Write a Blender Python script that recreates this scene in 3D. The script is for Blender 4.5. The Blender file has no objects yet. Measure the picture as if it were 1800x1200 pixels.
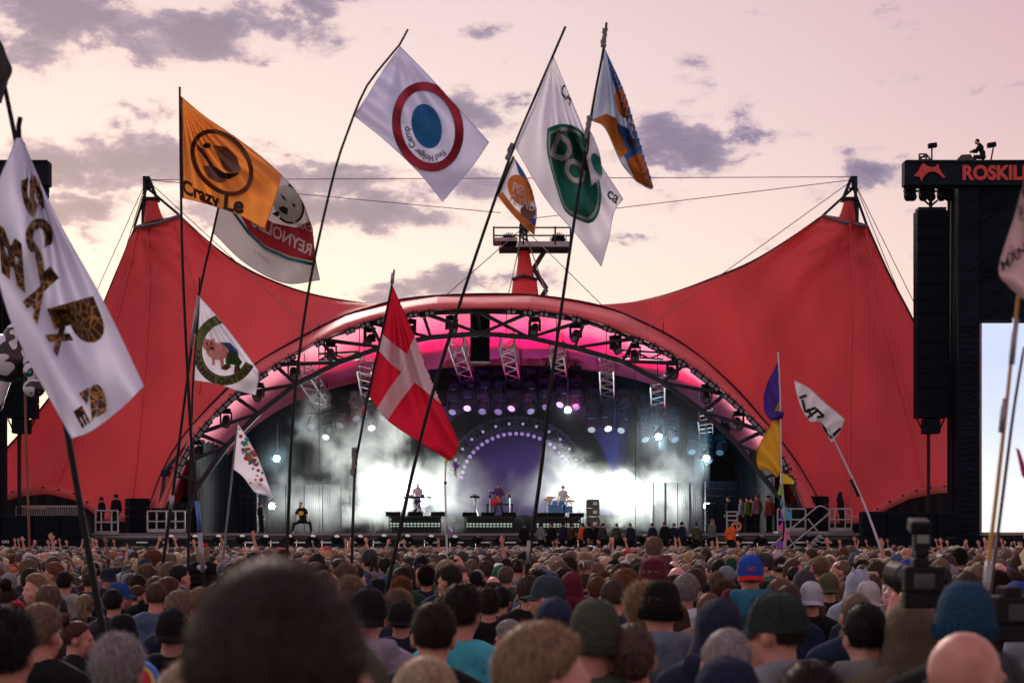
import bpy, bmesh, math, random
import numpy as np
from mathutils import Vector, Matrix, Euler, noise as mnoise
random.seed(11); RNG = np.random.default_rng(11)
SC = bpy.context.scene
COL = SC.collection
R_ = math.radians
F_PX, HOR, CAM_H = 3500.0, 955.0, 2.0

# ------------------------------------------------------------------ camera
cam_d = bpy.data.cameras.new('camera'); cam = bpy.data.objects.new('camera', cam_d); COL.objects.link(cam)
cam.location = (0, 0, CAM_H); cam.rotation_euler = (R_(90), 0, 0)
cam_d.sensor_width = 36; cam_d.lens = F_PX / 1800 * 36
cam_d.shift_y = (HOR - 600) / 1800
cam_d.clip_start = 0.1; cam_d.clip_end = 3000
cam_d.dof.use_dof = True; cam_d.dof.focus_distance = 40.0
cam_d.dof.aperture_fstop = (cam_d.lens / 1000) / 0.0125
SC.camera = cam

# ------------------------------------------------------------------ render / exposure
SC.render.engine = 'CYCLES'
SC.view_settings.view_transform = 'Standard'; SC.view_settings.look = 'None'
SC.view_settings.gamma = 1; SC.view_settings.use_curve_mapping = False
SC.view_settings.exposure = 0.0
cy = SC.cycles
cy.max_bounces = 6; cy.diffuse_bounces = 3; cy.glossy_bounces = 2; cy.transmission_bounces = 3
cy.volume_bounces = 1; cy.transparent_max_bounces = 8
cy.caustics_reflective = False; cy.caustics_refractive = False
cy.use_adaptive_sampling = True; cy.adaptive_threshold = 0.02
cy.sample_clamp_indirect = 4.0
cy.use_denoising = True
try: cy.denoiser = 'OPENIMAGEDENOISE'
except Exception: pass
cy.volume_step_rate = 1.0; cy.volume_max_steps = 128

# ------------------------------------------------------------------ sky (dusk, scattered mauve clouds)
SUN_EL, SUN_AZ = R_(7), R_(-14)          # just behind the stage, a little to its left
world = bpy.data.worlds.new('World'); SC.world = world; world.use_nodes = True
nt = world.node_tree; nt.nodes.clear()
def N(t, **kw):
    n = nt.nodes.new(t)
    for k, v in kw.items(): setattr(n, k, v)
    return n
def Lk(a, b): nt.links.new(a, b)
def M(op, a, b=None, c=None):
    n = N('ShaderNodeMath', operation=op)
    for i, v in enumerate((a, b, c)):
        if v is None: continue
        if isinstance(v, (int, float)): n.inputs[i].default_value = v
        else: Lk(v, n.inputs[i])
    return n.outputs[0]
def build_sky():
    out = N('ShaderNodeOutputWorld'); bg = N('ShaderNodeBackground')
    tc = N('ShaderNodeTexCoord'); sp = N('ShaderNodeSeparateXYZ'); Lk(tc.outputs['Generated'], sp.inputs[0])
    x, y, z = sp.outputs
    az = M('ARCTAN2', x, y)
    hl = M('SQRT', M('ADD', M('MULTIPLY', x, x), M('MULTIPLY', y, y)))
    el = M('ARCTAN2', z, hl)
    # vertical colour ramp
    ramp = N('ShaderNodeValToRGB'); cr = ramp.color_ramp
    stops = [(0.0, (1.0, .76, .60)), (0.085, (1.03, .83, .69)), (0.13, (1.0, .81, .74)), (0.19, (.90, .71, .70)), (0.25, (.82, .62, .65)), (0.60, (.66, .52, .60)), (1.0, (.60, .52, .62))]
    cr.elements[0].position = 0; cr.elements[0].color = (*stops[0][1], 1)
    cr.elements[1].position = 1; cr.elements[1].color = (*stops[-1][1], 1)
    for p, c in stops[1:-1]:
        e = cr.elements.new(p); e.color = (*c, 1)
    Lk(M('MULTIPLY', el, 1 / 1.1), ramp.inputs[0])
    # pinker away from the sunset, to the right
    side = N('ShaderNodeMapRange'); side.inputs['From Min'].default_value = -0.05; side.inputs['From Max'].default_value = 0.45
    side.interpolation_type = 'SMOOTHSTEP'; Lk(az, side.inputs['Value'])
    pink = N('ShaderNodeMixRGB', blend_type='MULTIPLY'); pink.inputs[2].default_value = (.80, .60, .66, 1)
    Lk(M('MULTIPLY', side.outputs[0], M('MINIMUM', M('ADD', M('MULTIPLY', el, 4.2), .12), 1.0)), pink.inputs[0]); Lk(ramp.outputs[0], pink.inputs[1])
    # clouds: stretched fractal noise, thickened round the banks in the sky
    cx = N('ShaderNodeCombineXYZ'); Lk(M('MULTIPLY', az, 24.0), cx.inputs[0]); Lk(M('MULTIPLY', el, 44.0), cx.inputs[1]); cx.inputs[2].default_value = 2.7
    nz = N('ShaderNodeTexNoise'); nz.inputs['Scale'].default_value = 1.0; nz.inputs['Detail'].default_value = 9; nz.inputs['Roughness'].default_value = .62; nz.inputs['Distortion'].default_value = .2
    Lk(cx.outputs[0], nz.inputs['Vector'])
    nz2 = N('ShaderNodeTexNoise'); nz2.inputs['Scale'].default_value = 2.1; nz2.inputs['Detail'].default_value = 6; nz2.inputs['Roughness'].default_value = .6
    Lk(cx.outputs[0], nz2.inputs['Vector'])
    banks = [(90, 45, 190, 70, 1.0), (300, 75, 210, 48, 1.0), (470, 45, 110, 42, .95), (60, 100, 140, 40, .7), (225, 205, 75, 26, .75), (210, 290, 160, 45, .95),
             (500, 320, 170, 42, .9), (640, 375, 170, 42, .85), (790, 320, 130, 38, .6), (850, 200, 85, 42, .85), (1210, 262, 105, 52, 1.0), (1140, 250, 60, 25, .6), (1550, 310, 85, 30, .6),
             (1440, 335, 110, 22, .5), (820, 497, 130, 24, .8), (680, 515, 90, 18, .6), (760, 60, 120, 14, .42), (1100, 418, 60, 9, .5),
             (1760, 355, 120, 30, .35), (330, 370, 120, 36, .7), (130, 380, 110, 26, .6), (1000, 230, 60, 26, .5), (620, 300, 80, 20, .5)]
    warp = M('MULTIPLY', M('SUBTRACT', nz2.outputs[0], .5), .045)
    tot = None
    for px, py, rx, ry, s in banks:
        a0, e0 = math.atan((px - 900) / F_PX), math.atan((HOR - py) / F_PX)
        dx = M('MULTIPLY', M('SUBTRACT', M('ADD', az, warp), a0), F_PX / rx)
        dy = M('MULTIPLY', M('SUBTRACT', M('ADD', el, M('MULTIPLY', warp, .5)), e0), F_PX / ry)
        r2 = M('ADD', M('MULTIPLY', dx, dx), M('MULTIPLY', dy, dy))
        g = M('MULTIPLY', M('EXPONENT', M('MULTIPLY', r2, -0.8)), s)
        tot = g if tot is None else M('MAXIMUM', tot, g)
    dens = M('ADD', M('MULTIPLY', tot, .38), M('MULTIPLY', nz.outputs[0], .98))
    mr = N('ShaderNodeMapRange', interpolation_type='SMOOTHSTEP'); mr.inputs['From Min'].default_value = .555; mr.inputs['From Max'].default_value = .87
    Lk(dens, mr.inputs['Value'])
    cc = N('ShaderNodeValToRGB'); e = cc.color_ramp.elements
    e[0].position = 0; e[0].color = (.80, .61, .62, 1); e[1].position = 1; e[1].color = (.14, .11, .24, 1)
    m1 = e.new(.40); m1.color = (.45, .33, .43, 1)
    m2 = e.new(.70); m2.color = (.24, .18, .325, 1)
    Lk(mr.outputs[0], cc.inputs[0])
    mix = N('ShaderNodeMixRGB'); Lk(M('MINIMUM', M('MULTIPLY', mr.outputs[0], 1.7), .93), mix.inputs[0]); Lk(pink.outputs[0], mix.inputs[1]); Lk(cc.outputs[0], mix.inputs[2])
    sky = N('ShaderNodeTexSky', sky_type='NISHITA'); sky.sun_disc = False; sky.sun_elevation = SUN_EL; sky.sun_rotation = SUN_AZ
    sc_ = N('ShaderNodeMixRGB', blend_type='ADD'); sc_.inputs[0].default_value = 1
    mul = N('ShaderNodeMixRGB', blend_type='MULTIPLY'); mul.inputs[0].default_value = 1; mul.inputs[2].default_value = (.012, .012, .012, 1)
    Lk(sky.outputs[0], mul.inputs[1]); Lk(mix.outputs[0], sc_.inputs[1]); Lk(mul.outputs[0], sc_.inputs[2])
    Lk(sc_.outputs[0], bg.inputs[0]); bg.inputs[1].default_value = 0.93
    Lk(bg.outputs[0], out.inputs[0])
build_sky()
sl = bpy.data.lights.new('sun', 'SUN'); sun = bpy.data.objects.new('sun', sl); COL.objects.link(sun)
sl.energy = 2.3; sl.angle = R_(14); sl.color = (1.0, .80, .70)
_d = Vector((math.sin(SUN_AZ) * math.cos(SUN_EL + .36), math.cos(SUN_AZ) * math.cos(SUN_EL + .36), math.sin(SUN_EL + .36)))
sun.rotation_euler = _d.to_track_quat('Z', 'Y').to_euler(); sun.location = (0, 0, 60)

# ------------------------------------------------------------------ helpers
def P(px, py, d): return Vector(((px - 900) / F_PX * d, d, CAM_H + (HOR - py) / F_PX * d))
def S(px, d): return px * d / F_PX

MATS = {}
def mat(name, col=(.5, .5, .5), rough=.6, var=.12, nscale=6.0, metal=0.0, bump=0.0, bscale=40.0, emit=None, estr=0, objcol=False, attr=None, transl=0.0, spec=.4, sheen=0.0, stretch=None):
    if name in MATS: return MATS[name]
    m = bpy.data.materials.new(name); m.use_nodes = True; t = m.node_tree; t.nodes.clear()
    o = t.nodes.new('ShaderNodeOutputMaterial'); b = t.nodes.new('ShaderNodeBsdfPrincipled')
    tc = t.nodes.new('ShaderNodeTexCoord'); vec = tc.outputs['Object']
    if stretch:
        mp = t.nodes.new('ShaderNodeMapping'); mp.inputs['Scale'].default_value = stretch; t.links.new(vec, mp.inputs[0]); vec = mp.outputs[0]
    nz = t.nodes.new('ShaderNodeTexNoise'); nz.inputs['Scale'].default_value = nscale; nz.inputs['Detail'].default_value = 5
    t.links.new(vec, nz.inputs['Vector'])
    mr = t.nodes.new('ShaderNodeMapRange'); mr.inputs['From Min'].default_value = .3; mr.inputs['From Max'].default_value = .7
    mr.inputs['To Min'].default_value = 1 - var; mr.inputs['To Max'].default_value = 1 + var
    t.links.new(nz.outputs[0], mr.inputs[0])
    mx = t.nodes.new('ShaderNodeMixRGB'); mx.blend_type = 'MULTIPLY'; mx.inputs[0].default_value = 1
    if objcol: oi = t.nodes.new('ShaderNodeObjectInfo'); t.links.new(oi.outputs['Color'], mx.inputs[1])
    elif attr: at = t.nodes.new('ShaderNodeAttribute'); at.attribute_name = attr; t.links.new(at.outputs['Color'], mx.inputs[1])
    else: mx.inputs[1].default_value = (*col, 1)
    t.links.new(mr.outputs[0], mx.inputs[2]); t.links.new(mx.outputs[0], b.inputs['Base Color'])
    b.inputs['Roughness'].default_value = rough; b.inputs['Metallic'].default_value = metal
    b.inputs['Specular IOR Level'].default_value = spec
    if sheen: b.inputs['Sheen Weight'].default_value = sheen; b.inputs['Sheen Roughness'].default_value = .4
    if emit: b.inputs['Emission Color'].default_value = (*emit, 1); b.inputs['Emission Strength'].default_value = estr
    if bump:
        n2 = t.nodes.new('ShaderNodeTexNoise'); n2.inputs['Scale'].default_value = bscale; n2.inputs['Detail'].default_value = 4; t.links.new(vec, n2.inputs['Vector'])
        bp = t.nodes.new('ShaderNodeBump'); bp.inputs['Strength'].default_value = bump; bp.inputs['Distance'].default_value = .02
        t.links.new(n2.outputs[0], bp.inputs['Height']); t.links.new(bp.outputs[0], b.inputs['Normal'])
    sh = b.outputs[0]
    if transl:
        tr = t.nodes.new('ShaderNodeBsdfTranslucent'); t.links.new(mx.outputs[0], tr.inputs[0])
        ms = t.nodes.new('ShaderNodeMixShader'); ms.inputs[0].default_value = transl
        t.links.new(sh, ms.inputs[1]); t.links.new(tr.outputs[0], ms.inputs[2]); sh = ms.outputs[0]
    t.links.new(sh, o.inputs[0]); MATS[name] = m
    return m

WORLD = {}
def tag(o, label=None, cat=None, group=None, kind=None):
    if label: o['label'] = label
    if cat: o['category'] = cat
    if group: o['group'] = group
    if kind: o['kind'] = kind
    return o
def thing(name, label, cat, loc, group=None, rz=0):
    o = bpy.data.objects.new(name, None); COL.objects.link(o); o.empty_display_size = .2
    o.location = loc; o.rotation_euler.z = rz; WORLD[o.name] = Vector(loc)
    return tag(o, label, cat, group)

class MB:
    def __init__(s): s.v = []; s.f = []; s.m = []; s.mi = 0
    def add(s, vs, fs):
        b = len(s.v); s.v += [tuple(v) for v in vs]
        for f in fs: s.f.append(tuple(b + i for i in f)); s.m.append(s.mi)
        return s
    def box(s, c, sz, R=None):
        c = Vector(c); h = Vector(sz) / 2
        vs = [Vector((x * h.x, y * h.y, z * h.z)) for x in (-1, 1) for y in (-1, 1) for z in (-1, 1)]
        if R is not None: vs = [R @ v for v in vs]
        return s.add([c + v for v in vs], [(0, 1, 3, 2), (4, 6, 7, 5), (0, 4, 5, 1), (2, 3, 7, 6), (0, 2, 6, 4), (1, 5, 7, 3)])
    def bbox(s, c, sz, bv=.1, R=None):
        """box with chamfered edges"""
        bm = bmesh.new(); bmesh.ops.create_cube(bm, size=1)
        for v in bm.verts: v.co = Vector((v.co.x * sz[0], v.co.y * sz[1], v.co.z * sz[2]))
        bmesh.ops.bevel(bm, geom=bm.edges[:], offset=bv * min(sz), segments=2, affect='EDGES', profile=.6)
        bm.verts.index_update(); vs = [v.co.copy() for v in bm.verts]; fs = [tuple(v.index for v in f.verts) for f in bm.faces]; bm.free()
        if R is not None: vs = [R @ v for v in vs]
        return s.add([Vector(c) + v for v in vs], fs)
    def tube(s, pts, r, n=6, cap=True, r2=None):
        pts = [Vector(p) for p in pts]; k = len(pts)
        rs = list(r) if isinstance(r, (list, tuple)) else [r] * k
        t0 = (pts[1] - pts[0]).normalized(); u = t0.orthogonal().normalized(); vs = []
        for i, p in enumerate(pts):
            t = ((pts[min(i + 1, k - 1)] - pts[max(i - 1, 0)])).normalized()
            u = (u - t * u.dot(t)).normalized(); w = t.cross(u)
            for j in range(n):
                a = 2 * math.pi * (j + .5) / n; vs.append(p + (u * math.cos(a) + w * math.sin(a)) * rs[i])
        fs = [(i * n + j, i * n + (j + 1) % n, (i + 1) * n + (j + 1) % n, (i + 1) * n + j) for i in range(k - 1) for j in range(n)]
        if cap: fs += [tuple(range(n))[::-1], tuple((k - 1) * n + j for j in range(n))]
        return s.add(vs, fs)
    def bar(s, a, b, r, n=6): return s.tube([a, b], r, n)
    def ell(s, c, r, nu=12, nv=8, R=None):
        c = Vector(c); vs = [Vector((0, 0, r[2]))]
        for i in range(1, nv):
            th = math.pi * i / nv
            for j in range(nu):
                ph = 2 * math.pi * j / nu; vs.append(Vector((r[0] * math.sin(th) * math.cos(ph), r[1] * math.sin(th) * math.sin(ph), r[2] * math.cos(th))))
        vs.append(Vector((0, 0, -r[2])))
        fs = [(0, 1 + j, 1 + (j + 1) % nu) for j in range(nu)]
        for i in range(nv - 2):
            for j in range(nu):
                a = 1 + i * nu + j; b = 1 + i * nu + (j + 1) % nu; fs.append((a, a + nu, b + nu, b))
        L = len(vs) - 1; o = 1 + (nv - 2) * nu
        fs += [(o + j, L, o + (j + 1) % nu) for j in range(nu)]
        if R is not None: vs = [R @ v for v in vs]
        return s.add([c + v for v in vs], fs)
    def cap_(s, a, b, r0, r1, n=10):
        """rounded tapered limb"""
        a = Vector(a); b = Vector(b); d = b - a; L = d.length; t = d / L
        pts = []; rs = []
        for k in range(4): q = k / 4 * math.pi / 2; pts.append(a - t * r0 * math.cos(q)); rs.append(max(r0 * math.sin(q), r0 * .05))
        pts.append(a); rs.append(r0); pts.append(b); rs.append(r1)
        for k in range(1, 5): q = k / 4 * math.pi / 2; pts.append(b + t * r1 * math.sin(q)); rs.append(max(r1 * math.cos(q), r1 * .05))
        return s.tube(pts, rs, n)
    def grid(s, pts):
        h, w = len(pts), len(pts[0])
        return s.add([p for row in pts for p in row], [(i * w + j, i * w + j + 1, (i + 1) * w + j + 1, (i + 1) * w + j) for i in range(h - 1) for j in range(w - 1)])
    def prism(s, poly, a, b):
        """poly: list of Vector (closed, planar); extruded by vector a..b"""
        n = len(poly); vs = [Vector(p) + Vector(a) for p in poly] + [Vector(p) + Vector(b) for p in poly]
        return s.add(vs, [tuple(range(n)), tuple(range(2 * n - 1, n - 1, -1))] + [(i, i + n, (i + 1) % n + n, (i + 1) % n) for i in range(n)])
    def disc(s, c, r, nrm=(0, -1, 0), n=16, depth=0):
        q = Vector(nrm).to_track_quat('Z', 'Y'); c = Vector(c)
        ring = [c + q @ Vector((r * math.cos(2 * math.pi * i / n), r * math.sin(2 * math.pi * i / n), 0)) for i in range(n)]
        if depth: return s.prism(ring, Vector(nrm) * 0, Vector(nrm) * -depth)
        return s.add(ring, [tuple(range(n))])
    def lathe(s, prof, c=(0, 0, 0), q=None, n=14):
        c = Vector(c); vs = []
        for r, z in prof:
            for j in range(n): v = Vector((r * math.cos(2 * math.pi * j / n), r * math.sin(2 * math.pi * j / n), z)); vs.append(c + (q @ v if q else v))
        fs = [(i * n + j, i * n + (j + 1) % n, (i + 1) * n + (j + 1) % n, (i + 1) * n + j) for i in range(len(prof) - 1) for j in range(n)]
        return s.add(vs, fs)
    def mesh(s, name, mats, smooth=False, off=None):
        me = bpy.data.meshes.new(name)
        v = s.v if off is None else [(a - off[0], b - off[1], c - off[2]) for a, b, c in s.v]
        me.from_pydata(v, [], s.f)
        for m in (mats if isinstance(mats, (list, tuple)) else [mats]): me.materials.append(m)
        me.polygons.foreach_set('material_index', s.m)
        if smooth: me.polygons.foreach_set('use_smooth', [True] * len(s.f))
        me.update(); return me
    def build(s, name, mats, parent=None, smooth=False, fix=False, local=False):
        off = None
        if parent is not None and not local: off = WORLD[parent.name]
        me = s.mesh(name, mats, smooth, off)
        if fix:
            bm = bmesh.new(); bm.from_mesh(me); bmesh.ops.recalc_face_normals(bm, faces=bm.faces); bm.to_mesh(me); bm.free()
        o = bpy.data.objects.new(name, me); COL.objects.link(o)
        if parent is not None:
            o.parent = parent; WORLD[o.name] = Vector((0, 0, 0)) if local else WORLD[parent.name]
        else: WORLD[o.name] = Vector((0, 0, 0))
        return o
def child(name, me, parent, color=None):
    o = bpy.data.objects.new(name, me); COL.objects.link(o); o.parent = parent
    if color: o.color = (*color, 1)
    return o
def copy_tree(o, parent=None):
    c = o.copy(); COL.objects.link(c); c.parent = parent
    for ch in o.children: copy_tree(ch, c)
    return c
def resample(pts, n):
    pts = [Vector(p) if len(p) == 3 else Vector((p[0], p[1], 0)) for p in pts]
    # smooth Catmull-Rom then arc-length
    dense = []
    k = len(pts)
    for i in range(k - 1):
        p0, p1, p2, p3 = pts[max(i - 1, 0)], pts[i], pts[i + 1], pts[min(i + 2, k - 1)]
        for j in range(12):
            t = j / 12
            dense.append(.5 * ((2 * p1) + (p2 - p0) * t + (2 * p0 - 5 * p1 + 4 * p2 - p3) * t * t + (3 * p1 - p0 - 3 * p2 + p3) * t ** 3))
    dense.append(pts[-1])
    L = [0]
    for a, b in zip(dense, dense[1:]): L.append(L[-1] + (b - a).length)
    out = []; i = 0
    for q in range(n):
        s_ = L[-1] * q / (n - 1)
        while i < len(L) - 2 and L[i + 1] < s_: i += 1
        t = (s_ - L[i]) / max(L[i + 1] - L[i], 1e-9); out.append(dense[i].lerp(dense[i + 1], min(max(t, 0), 1)))
    return out
def lamp(name, kind, loc, target, energy, col, size=.5, spot=60, blend=.5):
    l = bpy.data.lights.new(name, kind); o = bpy.data.objects.new(name, l); COL.objects.link(o); o.location = loc
    l.energy = energy; l.color = col
    if kind == 'SPOT': l.spot_size = R_(spot); l.spot_blend = blend; l.shadow_soft_size = size
    elif kind == 'AREA': l.size = size
    else: l.shadow_soft_size = size
    d = Vector(target) - Vector(loc); o.rotation_euler = d.to_track_quat('-Z', 'Y').to_euler()
    return o
# ================================================================== ground
def ground():
    mb = MB()
    g = mat('trampled_ground', (.055, .050, .038), .95, .4, .6, bump=.6, bscale=3)
    mb.add([(-900, -60, 0), (900, -60, 0), (900, 1500, 0), (-900, 1500, 0)], [(0, 1, 2, 3)])
    tag(mb.build('ground', g), kind='structure')
ground()

TENT = mat('tent_membrane', (.63, .050, .060), .55, .17, .28, bump=.5, bscale=.8, transl=.12, stretch=(1.6, 1, .55))
TENT2 = mat('fascia_membrane', (.64, .105, .11), .5, .10, .8, bump=.15, bscale=2.5, transl=.1)
CEIL = mat('ceiling_membrane', (.72, .13, .20), .6, .06, .5, transl=.15)
STEEL = mat('grey_steel', (.040, .043, .058), .65, .15, 3, spec=.15)
DARKST = mat('dark_steel', (.016, .019, .027), .65, .2, 3, spec=.15)
BLACK = mat('black_drape', (.0010, .0022, .0042), .95, .3, 1.2, bump=.3, bscale=4)
BLACKP = mat('black_paint', (.006, .009, .014), .85, .25, 5, spec=.1)
ALU = mat('aluminium', (.55, .55, .58), .4, .12, 4, metal=.7)
LENS = mat('lamp_glass', (.20, .22, .25), .12, .1, 4, spec=.8)
CABLE = mat('steel_cable', (.22, .18, .17), .5, .1, 4, metal=.5)
GALV = mat('galvanised_rail', (.30, .30, .33), .45, .1, 4, metal=.4)

OUT = [(262, 892), (285, 830), (320, 770), (385, 697), (450, 640), (520, 598), (590, 562), (650, 541), (720, 525), (830, 518), (940, 520), (1050, 537), (1130, 567), (1205, 608), (1285, 675), (1345, 742), (1400, 812), (1446, 892)]
INN = [(288, 892), (310, 830), (347, 762), (410, 694), (483, 641), (562, 597), (612, 577), (660, 560), (745, 545), (839, 541), (935, 544), (1028, 559), (1117, 591), (1165, 612), (1205, 636), (1275, 690), (1342, 755), (1380, 812), (1414, 892)]
REAR = [(345, 892), (400, 800), (467, 735), (560, 690), (700, 657), (850, 642), (1000, 647), (1120, 668), (1220, 707), (1300, 785), (1362, 892)]
tent = thing('stage_tent', 'huge red peaked tent roof arching over the concert stage', 'stage roof', (0, 95, 0))
NA = 73
out_p = resample(OUT, NA); inn_p = resample(INN, NA); rear_p = resample(REAR, NA)
def build_fascia():
    nodes = [0, 8, 16, 24, 32, 40, 48, 56, 64, 72]
    # sewn panels between the truss nodes: each its own piece of membrane, bulging forwards
    for a, b in zip(nodes, nodes[1:]):
        rows = []
        for i in range(a, b + 1):
            o, n_ = out_p[i], inn_p[i]; row = []
            f = math.sin(math.pi * (i - a) / (b - a))
            for k in range(7):
                t = k / 6; q = o.lerp(n_, t)
                Y = 95.1 - 2.1 * t - .75 * math.sin(math.pi * t) * (1 - .35 * f)
                w = .05 * math.sin(7 * t + i * 1.7) * f
                row.append(P(q.x, q.y + 2.2 * f * (1 - t), Y + w))
            row.append(P(n_.x, n_.y - 2, 93.6)); rows.append(row)
        mb = MB(); mb.grid(rows); mb.build('fascia_panel', TENT2, tent, smooth=True)
    mb = MB(); mb.tube([P(p.x, p.y, 92.98) for p in inn_p], .06, 6); mb.build('fascia_edge_rope', mat('fascia_hem', (.40, .05, .05), .6), tent)
    mb = MB(); mb.tube([P(p.x, p.y - 1, 95.15) for p in out_p], .05, 6); mb.build('fascia_edge_cable', DARKST, tent)
build_fascia()
def build_ceiling():
    rows = []
    for k in range(10):
        t = k / 9; row = []
        for i in range(NA):
            a = P(inn_p[i].x, inn_p[i].y - 5, 94.2); b = P(rear_p[i].x, rear_p[i].y, 104.5)
            q = a.lerp(b, t); q.z += .55 * math.sin(math.pi * t); row.append(q)
        rows.append(row)
    mb = MB(); mb.grid(rows); mb.build('ceiling_membrane', CEIL, tent, smooth=True)
    rows = []                                           # the outer skin over the ceiling
    for k in range(6):
        t = k / 5; row = []
        for i in range(NA):
            a = P(out_p[i].x, out_p[i].y, 95.1); b = P(rear_p[i].x, rear_p[i].y - 14, 107)
            row.append(a.lerp(b, t))
        rows.append(row)
    mb = MB(); mb.grid(rows); mb.build('roof_membrane', TENT, tent, smooth=True)
build_ceiling()

def coons(O, I, B, T, sag=.8, peak=None, amp=.11):
    nt_, ns = len(O), len(B); rows = []
    for i in range(nt_):
        t = i / (nt_ - 1); row = []
        for j in range(ns):
            s = j / (ns - 1)
            p = (1 - s) * O[i] + s * I[i] + (1 - t) * B[j] + t * T[j] - ((1 - s) * (1 - t) * O[0] + s * (1 - t) * I[0] + (1 - s) * t * O[-1] + s * t * I[-1])
            p = p + Vector((0, sag * math.sin(math.pi * s) * math.sin(math.pi * t), 0))
            if peak:
                for pk in peak:
                    d = p - pk; L = d.length
                    if L < 6.0: p = p + Vector((0, amp * (1 - L / 6.0) * min(1, L) * math.sin(22 * math.atan2(d.x, -d.z)) * 1.6, 0))
            row.append(p)
        rows.append(row)
    return rows
def poly3(pts, n):
    """pts with depth: (px,py,Y) -> n world points, straight between"""
    w = [P(*p) for p in pts]; return resample_lin(w, n)
def resample_lin(w, n):
    L = [0]
    for a, b in zip(w, w[1:]): L.append(L[-1] + (b - a).length)
    out = []; i = 0
    for q in range(n):
        s_ = L[-1] * q / (n - 1)
        while i < len(L) - 2 and L[i + 1] < s_: i += 1
        out.append(w[i].lerp(w[i + 1], min(1, max(0, (s_ - L[i]) / max(1e-9, L[i + 1] - L[i])))))
    return out
def curve3(pts, n): return resample_lin(resample([P(*p) for p in pts], 60), n)
def build_wing(edge, pk, ridge, inner_px, bottom, seams=()):
    n1, n2, n3 = 26, 9, 26
    O = curve3(edge, n1)[:-1] + curve3(pk, n2)[:-1] + curve3(ridge, n3)
    nT = len(O)
    I = resample_lin(resample([P(*p) for p in inner_px], 80), nT)
    Bt = resample_lin([P(*p) for p in bottom], 28)
    Bt[0] = O[0]; Bt[-1] = I[0]
    T = resample_lin([O[-1], I[-1]], 28)
    rows = coons(O, I, Bt, T, .9, [P(*pk[0]), P(*pk[-1])])
    mb = MB(); mb.grid(rows); mb.build('wing_membrane', TENT, tent, smooth=True)
    # welded seams, a little proud of the cloth
    sm = mat('seam_strip', (.66, .075, .078), .55)
    flat = [p for r in rows for p in r]; pj = np.array([(900 + p.x / p.y * F_PX, HOR - (p.z - CAM_H) / p.y * F_PX, p.y) for p in flat])
    for path in seams:
        pts = []
        for q in resample(path, 26):
            D = (pj[:, 0] - q.x) ** 2 + (pj[:, 1] - q.y) ** 2; k = np.argsort(D)[:4]; w_ = 1 / (D[k] + 1); pts.append(P(q.x, q.y, float((pj[k, 2] * w_).sum() / w_.sum()) - .06))
        mb = MB(); mb.tube(pts, .045, 6); mb.build('membrane_seam', sm, tent, smooth=True)
    mb = MB(); mb.tube([p + Vector((0, -.02, 0)) for p in O], .05, 5); mb.build('edge_cable', DARKST, tent)
    # hem of the cut-out at the foot, with its row of eyelets
    hem = [p + Vector((0, -.06, .0)) for p in Bt[1:-2]]
    mb = MB(); mb.grid([[p + Vector((0, 0, .42)) for p in hem], [p + Vector((0, -.12, .2)) for p in hem], [p + Vector((0, 0, 0)) for p in hem]]); mb.build('foot_hem', TENT2, tent, smooth=True)
    for p in hem[2::2]:
        mb = MB(); mb.ell(p + Vector((0, -.1, .33)), (.07, .05, .05), 6, 4); mb.build('eyelet', DARKST, tent)
    mb = MB(); mb.tube(Bt, .05, 5); mb.build('foot_cable', DARKST, tent)
build_wing([(-70, 868, 96), (0, 800, 96.8), (60, 733, 97.6), (118, 655, 98.4), (165, 572, 99), (202, 485, 99.6), (238, 398, 100)], [(238, 398, 100), (275, 388, 99.4), (316, 379, 100)],
           [(316, 379, 100), (370, 428, 99.4), (430, 470, 98.8), (500, 502, 98.2), (570, 522, 97.6), (670, 538, 96.5)],
           [(262, 892, 95.1), (285, 830, 95.1), (320, 770, 95.1), (385, 697, 95.1), (450, 640, 95.1), (520, 598, 95.1), (590, 562, 95.1), (650, 541, 95.1), (700, 529, 95.1)],
           [(-70, 868, 96), (0, 882, 95.8), (40, 872, 95.6), (85, 868, 95.5), (130, 878, 95.4), (160, 898, 95.3), (185, 917, 95.2), (262, 917, 95.1), (262, 892, 95.1)], [[(258, 402), (262, 500), (255, 640), (245, 760), (232, 885)], [(305, 384), (345, 520), (352, 610), (350, 690)], [(242, 402), (205, 560), (150, 720), (95, 862)]])
build_wing([(1745, 868, 96), (1720, 800, 96.8), (1672, 700, 97.6), (1636, 628, 98.4), (1600, 552, 99), (1562, 480, 99.6), (1525, 397, 100)], [(1525, 397, 100), (1490, 386, 99.4), (1446, 379, 100)],
           [(1446, 379, 100), (1395, 415, 99.4), (1325, 458, 98.8), (1250, 490, 98.2), (1165, 520, 97.6), (1062, 542, 96.5)],
           [(1446, 892, 95.1), (1400, 812, 95.1), (1345, 742, 95.1), (1285, 675, 95.1), (1205, 608, 95.1), (1130, 567, 95.1), (1050, 537, 95.1), (1010, 530, 95.1)],
           [(1745, 868, 96), (1700, 866, 95.8), (1650, 866, 95.6), (1600, 876, 95.5), (1555, 897, 95.4), (1520, 920, 95.2), (1446, 920, 95.1), (1446, 892, 95.1)], [[(1494, 395), (1497, 520), (1494, 650), (1490, 890)], [(1520, 400), (1560, 580), (1600, 740), (1625, 862)]])

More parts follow.
